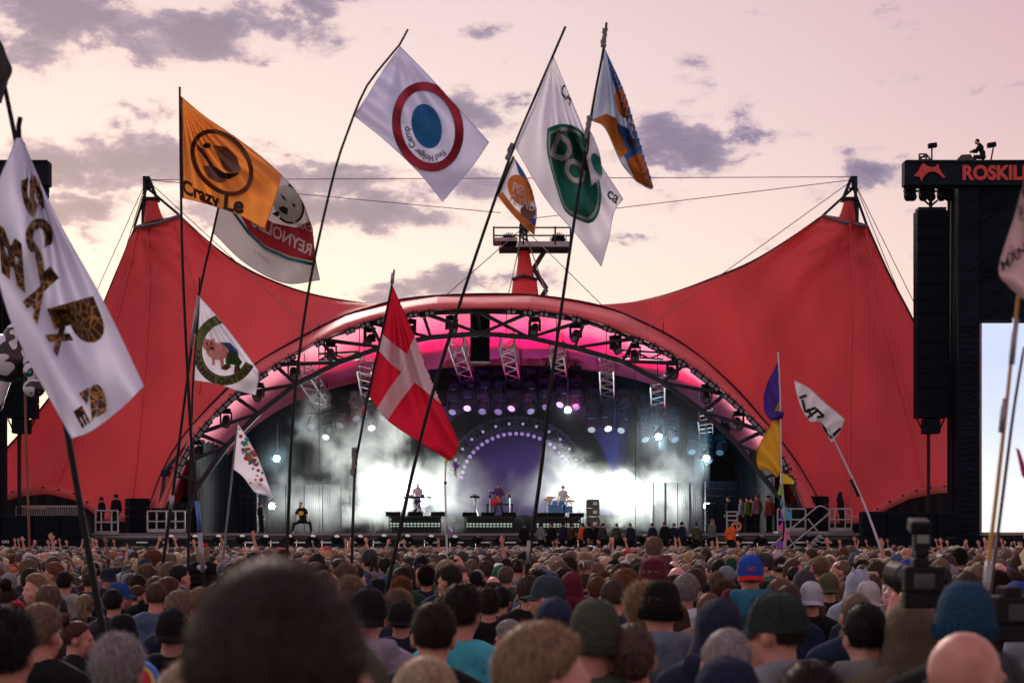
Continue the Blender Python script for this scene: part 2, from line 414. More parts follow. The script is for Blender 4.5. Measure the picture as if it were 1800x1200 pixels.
def mast_top(x0, apex, baseL, baseR, cone, cab):
    """steel head of a mast above a peak with its ring, cone and stays"""
    d = 99.8
    mb = MB(); L, Rr = cone
    q = Vector((0, 0, 0)); a = P(apex[0] - 9, 349, d); ring = []
    top = [P(apex[0] + L[0] + (L[1] - L[0]) * (.5 + .5 * math.cos(t)), 352, d + .35 * math.sin(t)) for t in [2 * math.pi * k / 14 for k in range(14)]]
    bot = [P(Rr[0] + (Rr[1] - Rr[0]) * (.5 + .5 * math.cos(t)), baseL[1] + (baseR[1] - baseL[1]) * ((Rr[0] + (Rr[1] - Rr[0]) * (.5 + .5 * math.cos(t)) - baseL[0]) / (baseR[0] - baseL[0])) + 4, d + .25 + .5 * math.sin(t)) for t in [2 * math.pi * k / 14 for k in range(14)]]
    rows = [[t_.lerp(b_, k / 5) + Vector((0, 0, -.25 * math.sin(math.pi * k / 5))) for t_, b_ in zip(top + top[:1], bot + bot[:1])] for k in range(6)]
    mb.grid(rows); mb.build('peak_cone', TENT, tent, smooth=True)
    mb = MB(); mb.tube([P(baseL[0], baseL[1], 99.7), P((baseL[0] + baseR[0]) / 2, (baseL[1] + baseR[1]) / 2 + 3, 99.2), P(baseR[0], baseR[1], 99.7)], .10, 6); mb.build('peak_ring', mat('ring_grey', (.11, .10, .12), .5), tent)
    for e in (baseL, baseR):
        mb = MB(); mb.bar(P(apex[0], apex[1] + 18, d), P(e[0], e[1], 99.7), .07, 5); mb.build('ring_stay', DARKST, tent)
    mb = MB()
    for sx in (-1, 1):
        for sy in (-.3, .3): mb.bar(P(apex[0] + sx * 4, apex[1] + 2, d + sy), P(apex[0] + (L[0] + L[1]) / 2 + sx * 11, 350, d + sy), .09, 5)
    mb.bar(P(apex[0] - 7, apex[1] + 20, d), P(apex[0] + 7, apex[1] + 20, d), .08, 5)
    mb.bbox(P(apex[0], apex[1] + 3, d), (.34, .5, .26), .2); mb.bbox(P(apex[0] + 2, apex[1] + 12, d), (.26, .4, .4), .2)
    mb.box(P(apex[0] + (L[0] + L[1]) / 2, 351, d), (.75, .9, .14))
    mb.build('mast_head', DARKST, tent)
    mb = MB(); mb.bar(P(apex[0], 352, d), P(apex[0], 395, d + .9), .28, 10); mb.bar(P(apex[0], 395, d + .9), Vector((P(apex[0], 500, d).x, d + 3.5, 0)), .28, 10); mb.build('mast', STEEL, tent)
    for b in cab:
        mb = MB(); mb.bar(P(apex[0], apex[1] + (4 if len(b) < 4 else b[3]), d), P(b[0], b[1], b[2]), .02, 4); mb.build('guy_cable', CABLE, tent)
mast_top(0, (258, 312), (236, 400), (316, 379), ((-3, 18), (252, 294)), [(85, 700, 108), (140, 700, 108), (1502, 311, 99.8), (880, 374, 104), (560, 593, 94)])
mast_top(1, (1500, 312), (1446, 379), (1524, 397), ((-16, 2), (1466, 1505)), [(1690, 700, 108), (1655, 700, 108), (935, 384, 104), (1118, 590, 94)])

for x_, y_ in ((561, 604), (1117, 598)): mb = MB(); mb.bar(P(x_, y_, 94), P(x_, 936, 94), .016, 4); mb.build('hoist_cable', DARKST, tent)
def build_rear_mast():
    rm = thing('rear_mast', 'red cone of the rear mast with a grey railed catwalk on top', 'mast', (0, 106, 0)); d = 106
    def cone(t, b, yt, yb, ry, name):
        T_ = [P(t[0] + (t[1] - t[0]) * (.5 + .5 * math.cos(a)), yt, d + ry * .6 * math.sin(a)) for a in [2 * math.pi * k / 18 for k in range(19)]]
        B_ = [P(b[0] + (b[1] - b[0]) * (.5 + .5 * math.cos(a)), yb, d + ry * math.sin(a)) for a in [2 * math.pi * k / 18 for k in range(19)]]
        mb = MB(); mb.grid([[p.lerp(q, k / 5) for p, q in zip(T_, B_)] for k in range(6)]); mb.build(name, TENT, rm, smooth=True)
    cone((912, 930), (907, 939), 440, 486, .5, 'upper_cone'); cone((902, 943), (894, 952), 489, 560, .8, 'lower_cone')
    mb = MB(); mb.tube([P(900, 491, d - .2), P(920, 484, d - .9), P(944, 491, d - .2)], .09, 6); mb.build('collar_ring', STEEL, rm)
    mb = MB(); c = P(888, 430, d); mb.box(c + Vector((0, 0, .15)), (S(42, d), 1.8, S(6, d))); mb.box(P(955, 434, d), (S(91, d), 1.8, S(11, d))); mb.build('catwalk_beam', mat('catwalk_grey', (.33, .33, .37), .5, metal=.3), rm)
    mb = MB(); mb.box(P(938, 439.5, d), (S(122, d), 2.0, .07)); mb.build('catwalk_grating', DARKST, rm)
    for y in (400, 414):
        for sy in (-.9, .9): mb = MB(); mb.bar(P(868, y, d + sy), P(1003, y, d + sy), .045, 5); mb.build('guard_rail', STEEL, rm)
    for x in (868, 920, 976, 1003):
        for sy in (-.9, .9): mb = MB(); mb.bar(P(x, 398, d + sy), P(x, 430, d + sy), .05, 5); mb.build('rail_post', STEEL, rm)
    for x in (895, 981):                                   # cable drums
        mb = MB(); q = Vector((0, 1, 0)).to_track_quat('Z', 'Y')
        mb.lathe([(.02, -.5), (S(13, d), -.5), (S(13, d), -.3), (.3, -.3), (.3, .3), (S(13, d), .3), (S(13, d), .5), (.02, .5)], P(x, 427, d), q, 18)
        for k in range(14): a = math.pi * k / 13; mb.bar(P(x, 427, d) + Vector((math.cos(a) * S(13, d), -.5, math.sin(a) * S(13, d))), P(x, 427, d) + Vector((math.cos(a) * S(16, d), -.5, math.sin(a) * S(16, d))), .03, 4)
        mb.build('cable_drum', BLACKP, rm)
    mb = MB()
    for sx in (-5, 5): mb.bar(P(920 + sx, 394, d - .4), P(920 + sx * 1.3, 440, d - .4), .07, 5)
    for k in range(5): mb.bar(P(915, 398 + 9 * k, d - .4), P(925, 404 + 9 * k, d - .4), .05, 4)
    mb.box(P(922, 396, d), (.5, .6, .6)); mb.build('head_frame', DARKST, rm)
    for a, b in (((958, 440), (938, 472)), ((938, 472), (961, 508)), ((961, 508), (948, 528))): mb = MB(); mb.bar(P(*a, d), P(*b, d), .13, 6); mb.build('folding_strut', STEEL, rm)
    mb = MB(); mb.bar(P(920, 440, d), P(920, 600, d + 3.2), .3, 10); mb.bar(P(920, 600, d + 3.2), Vector((P(920, 0, d).x, d + 3.2, 0)), .3, 10); mb.build('mast', STEEL, rm)
    for b in ((760, 540, 98), (1062, 540, 98), (893, 520, 101), (962, 520, 101)): mb = MB(); mb.bar(P(920, 400, d), P(*b), .03, 4); mb.build('guy_cable', CABLE, rm)
build_rear_mast()

# ------------------------------------------------------------------ arch truss (part of the tent building)
UP = [(290, 827), (347, 760), (410, 693), (483, 639), (562, 595), (650, 565), (743, 548), (839, 545), (933, 547), (1028, 562), (1117, 593), (1205, 637), (1275, 691), (1342, 756), (1385, 822)]
LO = [(352, 848), (400, 782), (455, 726), (520, 675), (595, 637), (672, 610), (757, 593), (845, 586), (930, 593), (1010, 611), (1094, 635), (1165, 672), (1236, 723), (1295, 779), (1343, 840)]
def build_truss():
    UPp = [P(x, y, 93.3) for x, y in [(262 + 18, 900)] + UP + [(1410, 893)]]
    UPb = [P(x, y + 3, 95.2) for x, y in [(262 + 18, 900)] + UP + [(1410, 893)]]
    LOp = [P(x, y, 94.2) for x, y in [(330, 900)] + LO + [(1392, 900)]]
    for nm, pts in (('upper_chord', UPp), ('upper_chord', UPb), ('lower_chord', LOp)):
        for a, b in zip(pts, pts[1:]): mb = MB(); mb.bar(a, b, .13 if nm[0] == 'l' else .09, 8); mb.build(nm, STEEL, tent, smooth=False)
    k = len(UPp)
    for i in range(1, k - 1):
        for U in (UPp, UPb):
            mb = MB(); mb.bar(U[i], LOp[i], .075, 6); mb.build('web_brace', STEEL, tent)
            j = i + 1 if i < k / 2 else i - 1
            if 0 < j < k: mb = MB(); mb.bar(U[i], LOp[j], .075, 6); mb.build('web_brace', STEEL, tent)
        mb = MB(); mb.bbox(UPp[i] + Vector((0, 0, -.12)), (.34, .36, .28), .15); mb.build('node_joint', DARKST, tent)
build_truss()

# ------------------------------------------------------------------ stage building: floor, front, back
FLOOR_Z = 2.48
def build_stage():
    st = thing('concert_stage', 'wide black concert stage deck with a lamp rail along its front', 'stage', (0, 94, 0))
    xl, xr = P(160, 0, 92.5).x, P(1512, 0, 92.5).x
    mb = MB(); mb.box(((xl + xr) / 2, 102, FLOOR_Z - .15), (xr - xl, 19, .3)); mb.build('deck', mat('stage_deck', (.05, .05, .055), .45, .3, 2), st)
    n = 30; w = (xr - xl) / n
    for i in range(n): mb = MB(); mb.bbox((xl + (i + .5) * w, 92.62, (FLOOR_Z - .3) / 2), (w - .02, .06, FLOOR_Z - .3), .2); mb.build('front_panel', mat('front_drape', (.014, .022, .028), .8, .3, 2, bump=.3, bscale=6), st)
    mb = MB(); mb.box(((xl + xr) / 2, 92.46, FLOOR_Z - .05), (xr - xl, .1, .12)); mb.build('deck_edge', mat('deck_edge', (.16, .16, .18), .5), st)
    mb = MB(); mb.bar((xl + 2, 92.35, FLOOR_Z - .42), (xr - 1, 92.35, FLOOR_Z - .42), .03, 6); mb.build('lamp_rail', DARKST, st)
    for i in range(27): mb = MB(); mb.box((xl + 2.4 + i * 1.22, 92.3, FLOOR_Z - .42), (.52, .05, .07)); mb.build('rail_lamp_bar', mat('strip_lamp', (.6, .62, .65), .4, emit=(.75, .8, .9), estr=.03), st)
    # back and side drapes in the shell of the roof
    mb = MB(); bx0, bx1 = P(395, 0, 108).x, P(1330, 0, 108).x
    npl = 60; rows = []
    for z in (FLOOR_Z, 6, 12.5): rows.append([Vector((bx0 + (bx1 - bx0) * i / npl, 108 + .10 * (i % 2), z)) for i in range(npl + 1)])
    mb.grid(rows); mb.build('back_drape', BLACK, st)
    for sx, x0, x1 in ((-1, 345, 420), (1, 1362, 1290)):
        mb = MB(); pts = []
        a, b = P(x0, 880, 97), P(x1, 880, 107.5); rows = []
        rows = [[Vector((a.x + (b.x - a.x) * i / 20 + .08 * (i % 2), a.y + (b.y - a.y) * i / 20, z)) for i in range(21)] for z in (FLOOR_Z, 5, 8.2)]
        mb.grid(rows); mb.build('side_drape', BLACK, st)
    for x0, x1 in ((-160, 345), (1362, 1800)):  # dark sheets added behind the tent feet, standing in for the dim interior
        a, b = P(x0, 0, 102.5), P(x1, 0, 102.5); mb = MB(); mb.grid([[Vector((a.x + (b.x - a.x) * i / 40, 102.5 + .1 * (i % 2), z)) for i in range(41)] for z in (0, 2.6, 5.1)]); mb.build('dark_backing', mat('dark_backing', (.006, .008, .011), .9), st)
    for x0, x1 in ((286, 346), (1414, 1361)):
        a, b = P(x0, 0, 95.6), P(x1, 0, 97.2); mb = MB(); mb.grid([[Vector((a.x + (b.x - a.x) * i / 10 + .05 * (i % 2), a.y + (b.y - a.y) * i / 10, z)) for i in range(11)] for z in (FLOOR_Z, 3.4, 4.0)]); mb.build('wing_drape', BLACK, st)
    # closing gable behind the ceiling edge
    mb = MB(); rows = [[P(p.x, p.y, 104.6) for p in rear_p], [P(p.x * .985 + 12, p.y + 34, 104.9) for p in rear_p]]; mb.grid(rows); mb.build('gable_valance', BLACK, st)
    # purple screen and its arch of bulbs
    mb = MB(); c0, c1 = P(778, 714, 106), P(1112, 905, 106); mb.box(((c0.x + c1.x) / 2, 106, (c0.z + c1.z) / 2), (c1.x - c0.x, .12, c0.z - c1.z)); mb.build('backdrop_screen', mat('purple_screen', (.075, .050, .19), .95, .15, .7), st)
    mb = MB(); c0, c1 = P(1104, 680, 105.2), P(1118, 905, 105.2); mb.box(((c0.x + c1.x) / 2, 105.2, (c0.z + c1.z) / 2), (c1.x - c0.x, .3, c0.z - c1.z)); mb.build('black_leg_drape', BLACK, st)
    return st
stage = build_stage()
def build_bulb_arch():
    d = 104.5; ba = thing('bulb_arch', 'half-round lighting truss with a row of violet bulbs over the stage', 'lighting arch', P(905, 850, d))
    cxp, cyp = 907, 852
    def pt(r, a, dy=0): return P(cxp + r * math.cos(a), cyp - r * math.sin(a) * .93, d + dy)
    n = 40; A = [R_(8 + 164 * i / n) for i in range(n + 1)]
    for r, dy in ((128, 0), (128, .5), (104, 0), (104, .5)): mb = MB(); mb.tube([pt(r, a, dy) for a in A], .05, 5); mb.build('chord', STEEL, ba)
    mb = MB()
    for i in range(n):
        for dy in (0, .5): mb.bar(pt(128, A[i], dy), pt(104, A[i + 1], dy), .025, 4); mb.bar(pt(104, A[i], dy), pt(128, A[i + 1], dy), .025, 4)
    tag(mb.build('lattice', STEEL, ba), kind='stuff')
    for i in range(0, 10):
        a0 = R_(15 + 150 * (i + .1) / 10); a1 = R_(15 + 150 * (i + .9) / 10)
        mb = MB(); mb.grid([[pt(r, a0 + (a1 - a0) * k / 4, .25 if r > 120 else .2) for k in range(5)] for r in (134, 112)]); mb.build('black_baffle', BLACKP, ba)
    bl = mat('violet_bulb', (.4, .35, .55), .3, emit=(.55, .36, 1.0), estr=.28)
    for i in range(27):
        mb = MB(); mb.ell(pt(97, R_(8 + 164 * i / 26), -.1), (.105, .105, .105), 8, 6); mb.build('bulb', bl, ba, smooth=True)
    for i in range(0, 14):
        mb = MB(); mb.ell(pt(116, R_(12 + 156 * i / 13), -.2), (.08, .08, .08), 6, 4); mb.build('pin_lamp', mat('pin_lamp', (.3, .3, .35), .3, emit=(.7, .75, 1), estr=.3), ba, smooth=True)
    # dark drape arch round it
    mb = MB(); mb.grid([[P(cxp + r * math.cos(a), cyp - r * math.sin(a) * .93, 105.4) for a in A] for r in (166, 131)]); mb.build('black_arch_cloth', BLACK, ba)
build_bulb_arch()

# ------------------------------------------------------------------ lamps hung in the roof
def proto_head():
    """moving head: base box, yoke, can with lens; hangs from z=0"""
    e = thing('moving_head_light', '', 'stage light', (0, 0, 0))
    mb = MB(); mb.bbox((0, 0, -.1), (.34, .34, .18), .12); mb.bar((0, 0, 0), (0, 0, .12), .03); mb.build('base', BLACKP, e)
    for s in (-1, 1): mb = MB(); mb.bbox((s * .2, 0, -.34), (.05, .16, .42), .2); mb.build('yoke_arm', BLACKP, e)
    mb = MB(); q = Vector((0, -.75, -.66)).to_track_quat('Z', 'Y'); mb.lathe([(.02, -.2), (.13, -.19), (.15, -.05), (.165, .2), (.165, .24)], (0, 0, -.45), q, 12); mb.build('can', mat('lamp_can', (.03, .03, .035), .4, metal=.3), e, smooth=False)
    mb = MB(); mb.disc(Vector((0, 0, -.45)) + q @ Vector((0, 0, .235)), .125, q @ Vector((0, 0, 1)), 12); mb.build('lens', LENS, e)
    return e
HEAD = proto_head(); _first = [True]
def head_at(p, rz, label, group, sc=1.0, lens=None):
    o = HEAD if _first[0] else copy_tree(HEAD); _first[0] = False
    o.location = p; o.rotation_euler.z = rz; o.scale = (sc,) * 3; o['label'] = label; o['group'] = group
    if lens:
        for c in o.children:
            if c.name.startswith('lens'): c.data = c.data.copy(); c.data.materials.clear(); c.data.materials.append(lens)
    return o
ORD = 'first second third fourth fifth sixth seventh eighth ninth tenth eleventh twelfth thirteenth fourteenth fifteenth sixteenth seventeenth eighteenth nineteenth twentieth twenty-first twenty-second twenty-third twenty-fourth twenty-fifth twenty-sixth twenty-seventh twenty-eighth twenty-ninth thirtieth'.split()
random.seed(3)
arch_pts = resample(INN, 40)
for k, i in enumerate([4, 6, 8, 10, 12, 14, 16, 18, 22, 24, 26, 27, 29, 31, 33, 35]):
    q = arch_pts[i]; head_at(P(q.x, q.y + 12, 94.6), random.uniform(-.6, .6), ORD[k] + ' black moving head lamp hung along the arch, counted from the cow end', 'lamps hung along the arch truss', 1.3)
def proto_pair():
    e = thing('floodlight', 'small twin floodlight on the upper tube of the arch truss', 'floodlight', (0, 0, 0), 'twin floodlights along the arch')
    mb = MB(); mb.bbox((0, 0, 0), (.62, .3, .32), .2); mb.build('housing', BLACKP, e)
    for s in (-1, 1): mb = MB(); mb.disc((s * .15, -.155, -.0), .115, (0, -1, 0), 10, .02); mb.build('lens', LENS, e)
    mb = MB(); mb.bar((0, 0, .1), (0, .1, .32), .03); mb.build('bracket', STEEL, e)
    return e
PAIR = proto_pair(); fp = resample(INN, 100); first = True; n_lo = n_hi = 0; fl_list = []
for i in range(5, 96):
    if i % 9 in (0, 4) or 46 < i < 53: continue
    if i % 2 == 0 and 20 < i < 75: continue
    o = PAIR if first else copy_tree(PAIR); first = False
    fl_list.append((i, o)); q = fp[i]; d0 = (fp[i + 1] - fp[i - 1]); o.location = P(q.x, q.y + 6, 92.9); o.rotation_euler = (R_(12), -math.atan2(-d0.y, d0.x), 0); o.scale = (.78,) * 3

lo = [o for i, o in fl_list if i < 50]; hi = [o for i, o in fl_list if i >= 50][::-1]
for lst, w in ((lo, 'cow'), (hi, 'metal stairs')):
    for k, o in enumerate(lst): o['label'] = f'{ORD[k]} small twin floodlight up the arch tube from the {w} end'
PURP = mat('lens_white', (.8, .8, .85), .3, emit=(.62, .50, 1.0), estr=.35)
HOT = mat('lens_hot', (1, 1, 1), .3, emit=(.75, .93, 1.0), estr=30.0)
TRUSSM = mat('bright_truss', (.035, .035, .04), .45, .15, 4)
def ladder(a, b, label, w=.34, d3=.34):
    a, b = Vector(a), Vector(b); t = thing('lighting_truss', label, 'lighting truss', (a + b) / 2, 'box trusses hung under the roof')
    ax = (b - a).normalized(); u = ax.cross(Vector((0, 0, 1))).normalized(); v = u.cross(ax)
    for sx in (-1, 1):
        for sy in (-1, 1): mb = MB(); o_ = u * sx * w + v * sy * d3; mb.bar(a + o_, b + o_, .045, 5); mb.build('chord', TRUSSM, t)
    L = (b - a).length; n = max(3, int(L / .7)); mb = MB()
    for i in range(n):
        p, q = a + ax * L * i / n, a + ax * L * (i + 1) / n
        for sy in (-1, 1): s = 1 if i % 2 else -1; mb.bar(p + u * w * s + v * d3 * sy, q - u * w * s + v * d3 * sy, .028, 4)
        for sx in (-1, 1): s = 1 if i % 2 else -1; mb.bar(p + v * d3 * s + u * w * sx, q - v * d3 * s + u * w * sx, .028, 4)
    mb.build('lacing', TRUSSM, t)
    for e in (a, b): mb = MB(); mb.bar(e, e + Vector((0, 0, 1.6)), .02, 4); mb.build('hoist_chain', DARKST, t)
    return t
pods = [(535, 655, 575, 715), (640, 640, 650, 700), (800, 596, 824, 668), (890, 596, 904, 668), (978, 612, 986, 660), (1066, 640, 1068, 700), (1156, 668, 1157, 715), (1240, 728, 1242, 760)]
where = ['beside the spotted white flag', 'behind the red flag', 'to the right of the red flag', 'under the centre speaker column', 'behind the tall green-flag pole', 'beyond the end of the purple screen', 'above the bright upper lamp', 'above the bright lower lamp']
for (x0, y0, x1, y1), w in zip(pods, where): ladder(P(x0, y0, 97), P(x1, y1, 103.5), 'short box truss sloping down into the stage ' + w)
ladder(P(560, 628, 95), P(632, 624, 95), 'level box truss under the arch beside the big mirrored-letter flag pole', .16, .16); ladder(P(1092, 622, 95), P(1166, 626, 95), 'level box truss under the arch above the bright upper lamp', .16, .16)
random.seed(8)
for k, ((x0, y0, x1, y1), w) in enumerate(zip(pods, where)):
    n = 9
    for j in range(n):
        col, row = j % 3 - 1, j // 3
        if k in (0, 1, 7) and col != 0 and row == 2: continue
        xx = x1 + col * 26 + random.uniform(-2, 2); yy = y1 - 22 + row * 21 + abs(col) * 4 + random.uniform(-2, 2)
        lens = PURP if (col == 0 and row == 2) else None
        head_at(P(xx, yy, 103.2 - row * .5), random.uniform(-.5, .5), f"{('top', 'middle', 'bottom')[row]}-row {('outer', 'middle', 'inner')[col + 1 if x1 < 910 else 1 - col]} moving head lamp, cluster {w}", 'lamp clusters under the trusses', 1.55, lens)
def cluster_lit(p, name):
    h = thing('bright_spotlight', name, 'spotlight', p)
    mb = MB(); mb.lathe([(.02, .25), (.22, .22), (.26, -.1), (.28, -.2)], p, Vector((0, -1, -.35)).to_track_quat('-Z', 'Y'), 14); mb.build('can', BLACKP, h)
    mb = MB(); mb.ell(p + Vector((0, -.2, -.08)), (.16, .05, .16), 12, 8); mb.build('lens', HOT, h, smooth=True)
    mb = MB(); mb.bar(p + Vector((0, 0, .2)), p + Vector((0, 0, 1.6)), .04, 5); mb.build('hanger', DARKST, h)
    return h
cluster_lit(P(1157, 765, 99), 'glaring white spotlight hung above the mesh panel')
cluster_lit(P(1241, 803, 99), 'glaring white spotlight hung lower by the side stage people')
cluster_lit(P(998, 718, 102), 'small greenish white spotlight beside the bulb arch')
cluster_lit(P(487, 803, 99), 'pale spotlight beaming down beside the spotted flag')
# hanging speaker columns
def line_array(label, cx, y0, y1, wpx, n, d, foot=None, splay=0.0, tailw=1.0):
    t = thing('speaker_array', label, 'speakers', P(cx, y1, d)); h = (y1 - y0) / n
    for i in range(n):
        a, b = y0 + h * i, y0 + h * (i + 1); c = P(cx, (a + b) / 2, d); ww = S(wpx, d)
        if i >= n - 1 and tailw < 1: ww *= tailw
        dy = splay * (i / n) ** 2
        mb = MB(); mb.bbox(c + Vector((0, -dy, 0)), (ww, 1.0, S(h, d) - .018), .025); mb.build('cabinet', BLACKP, t)
        for s in (-1, 1): mb = MB(); mb.box(c + Vector((s * ww * .245, -dy - .503, 0)), (ww * .485, .02, S(h, d) * .93)); mb.build('grille', mat('speaker_grille', (.005, .008, .013), .9, .2, 30, spec=.08), t)
    mb = MB(); c = P(cx, y0 - 3, d); mb.box(c, (S(wpx, d) * .9, .8, .14)); mb.build('rigging_frame', DARKST, t)
    return t
line_array('black speaker column hung at the top centre of the arch', 844, 553, 637, 34, 8, 96.5)
pa = line_array('tall black speaker tower hanging right of the red tent', 1636, 372, 735, 54, 14, 93)
lx = line_array('tall black speaker tower behind the giraffe-print flag and the cow', 38, 372, 735, 54, 14, 93)
for t, cx in ((pa, 1636), (lx, 38)):
    mb = MB(); c = P(cx, 749, 93); mb.bbox(c, (S(28, 93), .9, S(26, 93)), .05); mb.build('tail_cabinet', BLACKP, t)
    for s in (-1, 1): mb = MB(); mb.bar(P(cx + s * 24, 736, 93), P(cx + s * 12, 762, 93), .04, 5); mb.build('tail_strap', DARKST, t)
    mb = MB(); mb.bar(P(cx - 4, 762, 93), P(cx - 4, 905, 93), .09, 6); mb.build('guide_pole', DARKST, t)
    for s in (-1, 1): mb = MB(); mb.bar(P(cx + s * 12, 352, 93), P(cx, 362, 93), .05, 5); mb.build('hoist_bridle', DARKST, t)
    mb = MB(); mb.bar(P(cx, 340, 93), P(cx, 370, 93), .09, 6); mb.build('hoist_hook', DARKST, t)

# ------------------------------------------------------------------ text / print helpers (flat lettering as real faces)
def text_poly(txt, size=1.0, bold=.022):
    cu = bpy.data.curves.new('lettering', 'FONT'); cu.body = txt; cu.size = size; cu.align_x = 'LEFT'; cu.resolution_u = 4; cu.offset = bold
    o = bpy.data.objects.new('lettering', cu); COL.objects.link(o)
    dg = bpy.context.evaluated_depsgraph_get(); me = bpy.data.meshes.new_from_object(o.evaluated_get(dg))
    vs = [v.co.copy() for v in me.vertices]; fs = [tuple(p.vertices) for p in me.polygons]
    bpy.data.objects.remove(o); bpy.data.curves.remove(cu); bpy.data.meshes.remove(me)
    return vs, fs
def bold(vs, fs, e=0.0): return vs, fs

# ------------------------------------------------------------------ side towers with screen and banner
BANNER = mat('banner_black', (.009, .014, .024), .85, .2, 1, spec=.1)
REDP = mat('banner_red', (.55, .055, .05), .6, .08, 3)
CLAD = mat('black_cladding', (.007, .012, .021), .95, .25, .8, bump=.9, bscale=2.2, stretch=(.6, .6, 2.5), spec=.1)
LOGO = [(1606, 309), (1613, 302), (1619, 291), (1623, 286), (1629, 291), (1637, 294), (1644, 293), (1649, 288), (1651, 295), (1655, 303), (1662, 311), (1658, 313), (1652, 307), (1644, 302), (1635, 302), (1628, 306), (1623, 312), (1620, 319), (1617, 311)]
def tower(side):
    right = side > 0; d = 91.5
    t = thing('screen_tower', 'black clad tower with a wide banner and a glowing video screen' if right else 'black scaffold tower end behind the giraffe-print flag', 'tower', (P(1760 if right else -80, 0, d).x, d, 0))
    mx = (lambda x: x) if right else (lambda x: 1675 - x)
    def bx(x0, y0, x1, y1, dd, dep, name, m, bump=False):
        a, b = P(mx(x0), y0, dd), P(mx(x1), y1, dd); mb = MB(); mb.bbox(((a.x + b.x) / 2, dd + dep / 2, (a.z + b.z) / 2), (abs(b.x - a.x), dep, abs(a.z - b.z)), .008); return mb.build(name, m, t)
    bx(1590, 283, 2080, 325, d, .7, 'header_banner', BANNER)
    bx(1592, 281, 2080, 284, d - .1, .12, 'header_top_rail', DARKST)
    poly = [P(mx(x), y, d - .06) for x, y in LOGO]
    c = P(mx(1636), 300, d - .06); mb = MB(); mb.add([c] + poly, [(0, 1 + i, 1 + (i + 1) % len(poly)) for i in range(len(poly))])
    mb.build('tent_emblem', REDP, t, fix=True)
    if right:
        vs, fs = text_poly('ROSKILDE', 1.0)
        mnx, mxx = min(v.x for v in vs), max(v.x for v in vs); hh = max(v.y for v in vs)
        w_px = 104 / 6 * 8 * 1.0
        vs, fs = text_poly('ROSKILDE', 1.0, .045); mnx, mxx = min(v.x for v in vs), max(v.x for v in vs); hh = max(v.y for v in vs)
        mb = MB(); mb.add([P(1692 + (v.x - mnx) / (mxx - mnx) * (w_px + 6), 315 - v.y / hh * 25, d - .05) for v in vs], fs); mb.build('lettering', REDP, t)
    # trusses under the banner
    for y, dd in ((330, d + .5), (336, d + 2.2)): mb = MB(); mb.bar(P(mx(1588), y, dd), P(mx(1700), y, dd), .06, 5); mb.build('under_tube', DARKST, t)
    for x in (1596, 1603, 1622, 1636, 1654, 1667):
        mb = MB(); c = P(mx(x), 337, d + 1); mb.bbox(c, (.34, .4, .55), .2); mb.ell(c + Vector((0, -.1, -.25)), (.22, .3, .22), 8, 6); mb.build('hanging_motor', BLACKP, t)
    bx(1685, 325, 1722, 962, d + .4, 2.4, 'cladding', CLAD)
    bx(1722, 325, 2080, 562, d + .55, 2.2, 'upper_cladding', CLAD)
    random.seed(5)
    for i in range(38):                                    # creased bands of the wrapped cloth
        y = 570 + i * 10.2; pts = [P(mx(1685.5 + k * 9), y + random.uniform(-3, 3) + (k % 2) * 3, d + .40) for k in range(5)]
        mb = MB(); mb.tube(pts, [.02, .05, .06, .05, .02], 5); mb.build('cloth_crease', CLAD, t, smooth=True)
    for i in range(26):
        y = random.uniform(345, 560); x = random.uniform(1690, 1760); L = random.uniform(15, 60); sl_ = random.uniform(-.9, -.2)
        mb = MB(); mb.tube([P(mx(x), y, d + .40), P(mx(x + L / 2), y + sl_ * L / 2 + 2, d + .37), P(mx(x + L), y + sl_ * L, d + .52)], [.01, .06, .01], 5); mb.build('cloth_crease', CLAD, t, smooth=True)
    for x in (1668, 1674, 1682): mb = MB(); mb.bar(P(mx(x), 330, d + 1.5), P(mx(x - (2 if x < 1680 else 3)), 940, d + 1.5), .05 if x < 1680 else .1, 5); mb.build('rigging_cable' if x < 1680 else 'scaffold_pole', DARKST, t)
    for y in (440, 560, 660, 775, 865): mb = MB(); mb.bar(P(mx(1678), y, d + 1.5), P(mx(1687), y, d + 1.5), .07, 5); mb.build('scaffold_clamp', DARKST, t)
    for i in range(5): mb = MB(); mb.bar(P(mx(1670), 640 + i * 60, d + 1.6), P(mx(1683), 690 + i * 60, d + 1.6), .045, 5); mb.build('scaffold_brace', DARKST, t)
    # screen
    if right:
        m = bpy.data.materials.new('video_screen'); m.use_nodes = True; nt_ = m.node_tree; nt_.nodes.clear()
        o = nt_.nodes.new('ShaderNodeOutputMaterial'); e = nt_.nodes.new('ShaderNodeEmission'); tc = nt_.nodes.new('ShaderNodeTexCoord'); sp = nt_.nodes.new('ShaderNodeSeparateXYZ')
        nt_.links.new(tc.outputs['Generated'], sp.inputs[0]); nz = nt_.nodes.new('ShaderNodeTexNoise'); nz.inputs['Scale'].default_value = 2.2; nz.inputs['Detail'].default_value = 3; nt_.links.new(tc.outputs['Generated'], nz.inputs['Vector'])
        ad = nt_.nodes.new('ShaderNodeMath'); ad.operation = 'MULTIPLY_ADD'; ad.inputs[1].default_value = .35; nt_.links.new(nz.outputs[0], ad.inputs[0]); nt_.links.new(sp.outputs[2], ad.inputs[2])
        rp = nt_.nodes.new('ShaderNodeValToRGB'); el = rp.color_ramp.elements; el[0].position = .30; el[0].color = (1, 1, 1, 1); el[1].position = 1.1; el[1].color = (.66, .73, .96, 1); x_ = el.new(.72); x_.color = (.74, .80, .97, 1); x_ = el.new(.5); x_.color = (.93, .95, 1, 1)
        nt_.links.new(ad.outputs[0], rp.inputs[0]); nt_.links.new(rp.outputs[0], e.inputs[0]); e.inputs[1].default_value = 1.05; nt_.links.new(e.outputs[0], o.inputs[0])
        bx(1726, 568, 2060, 935, d + .5, .2, 'video_screen', m)
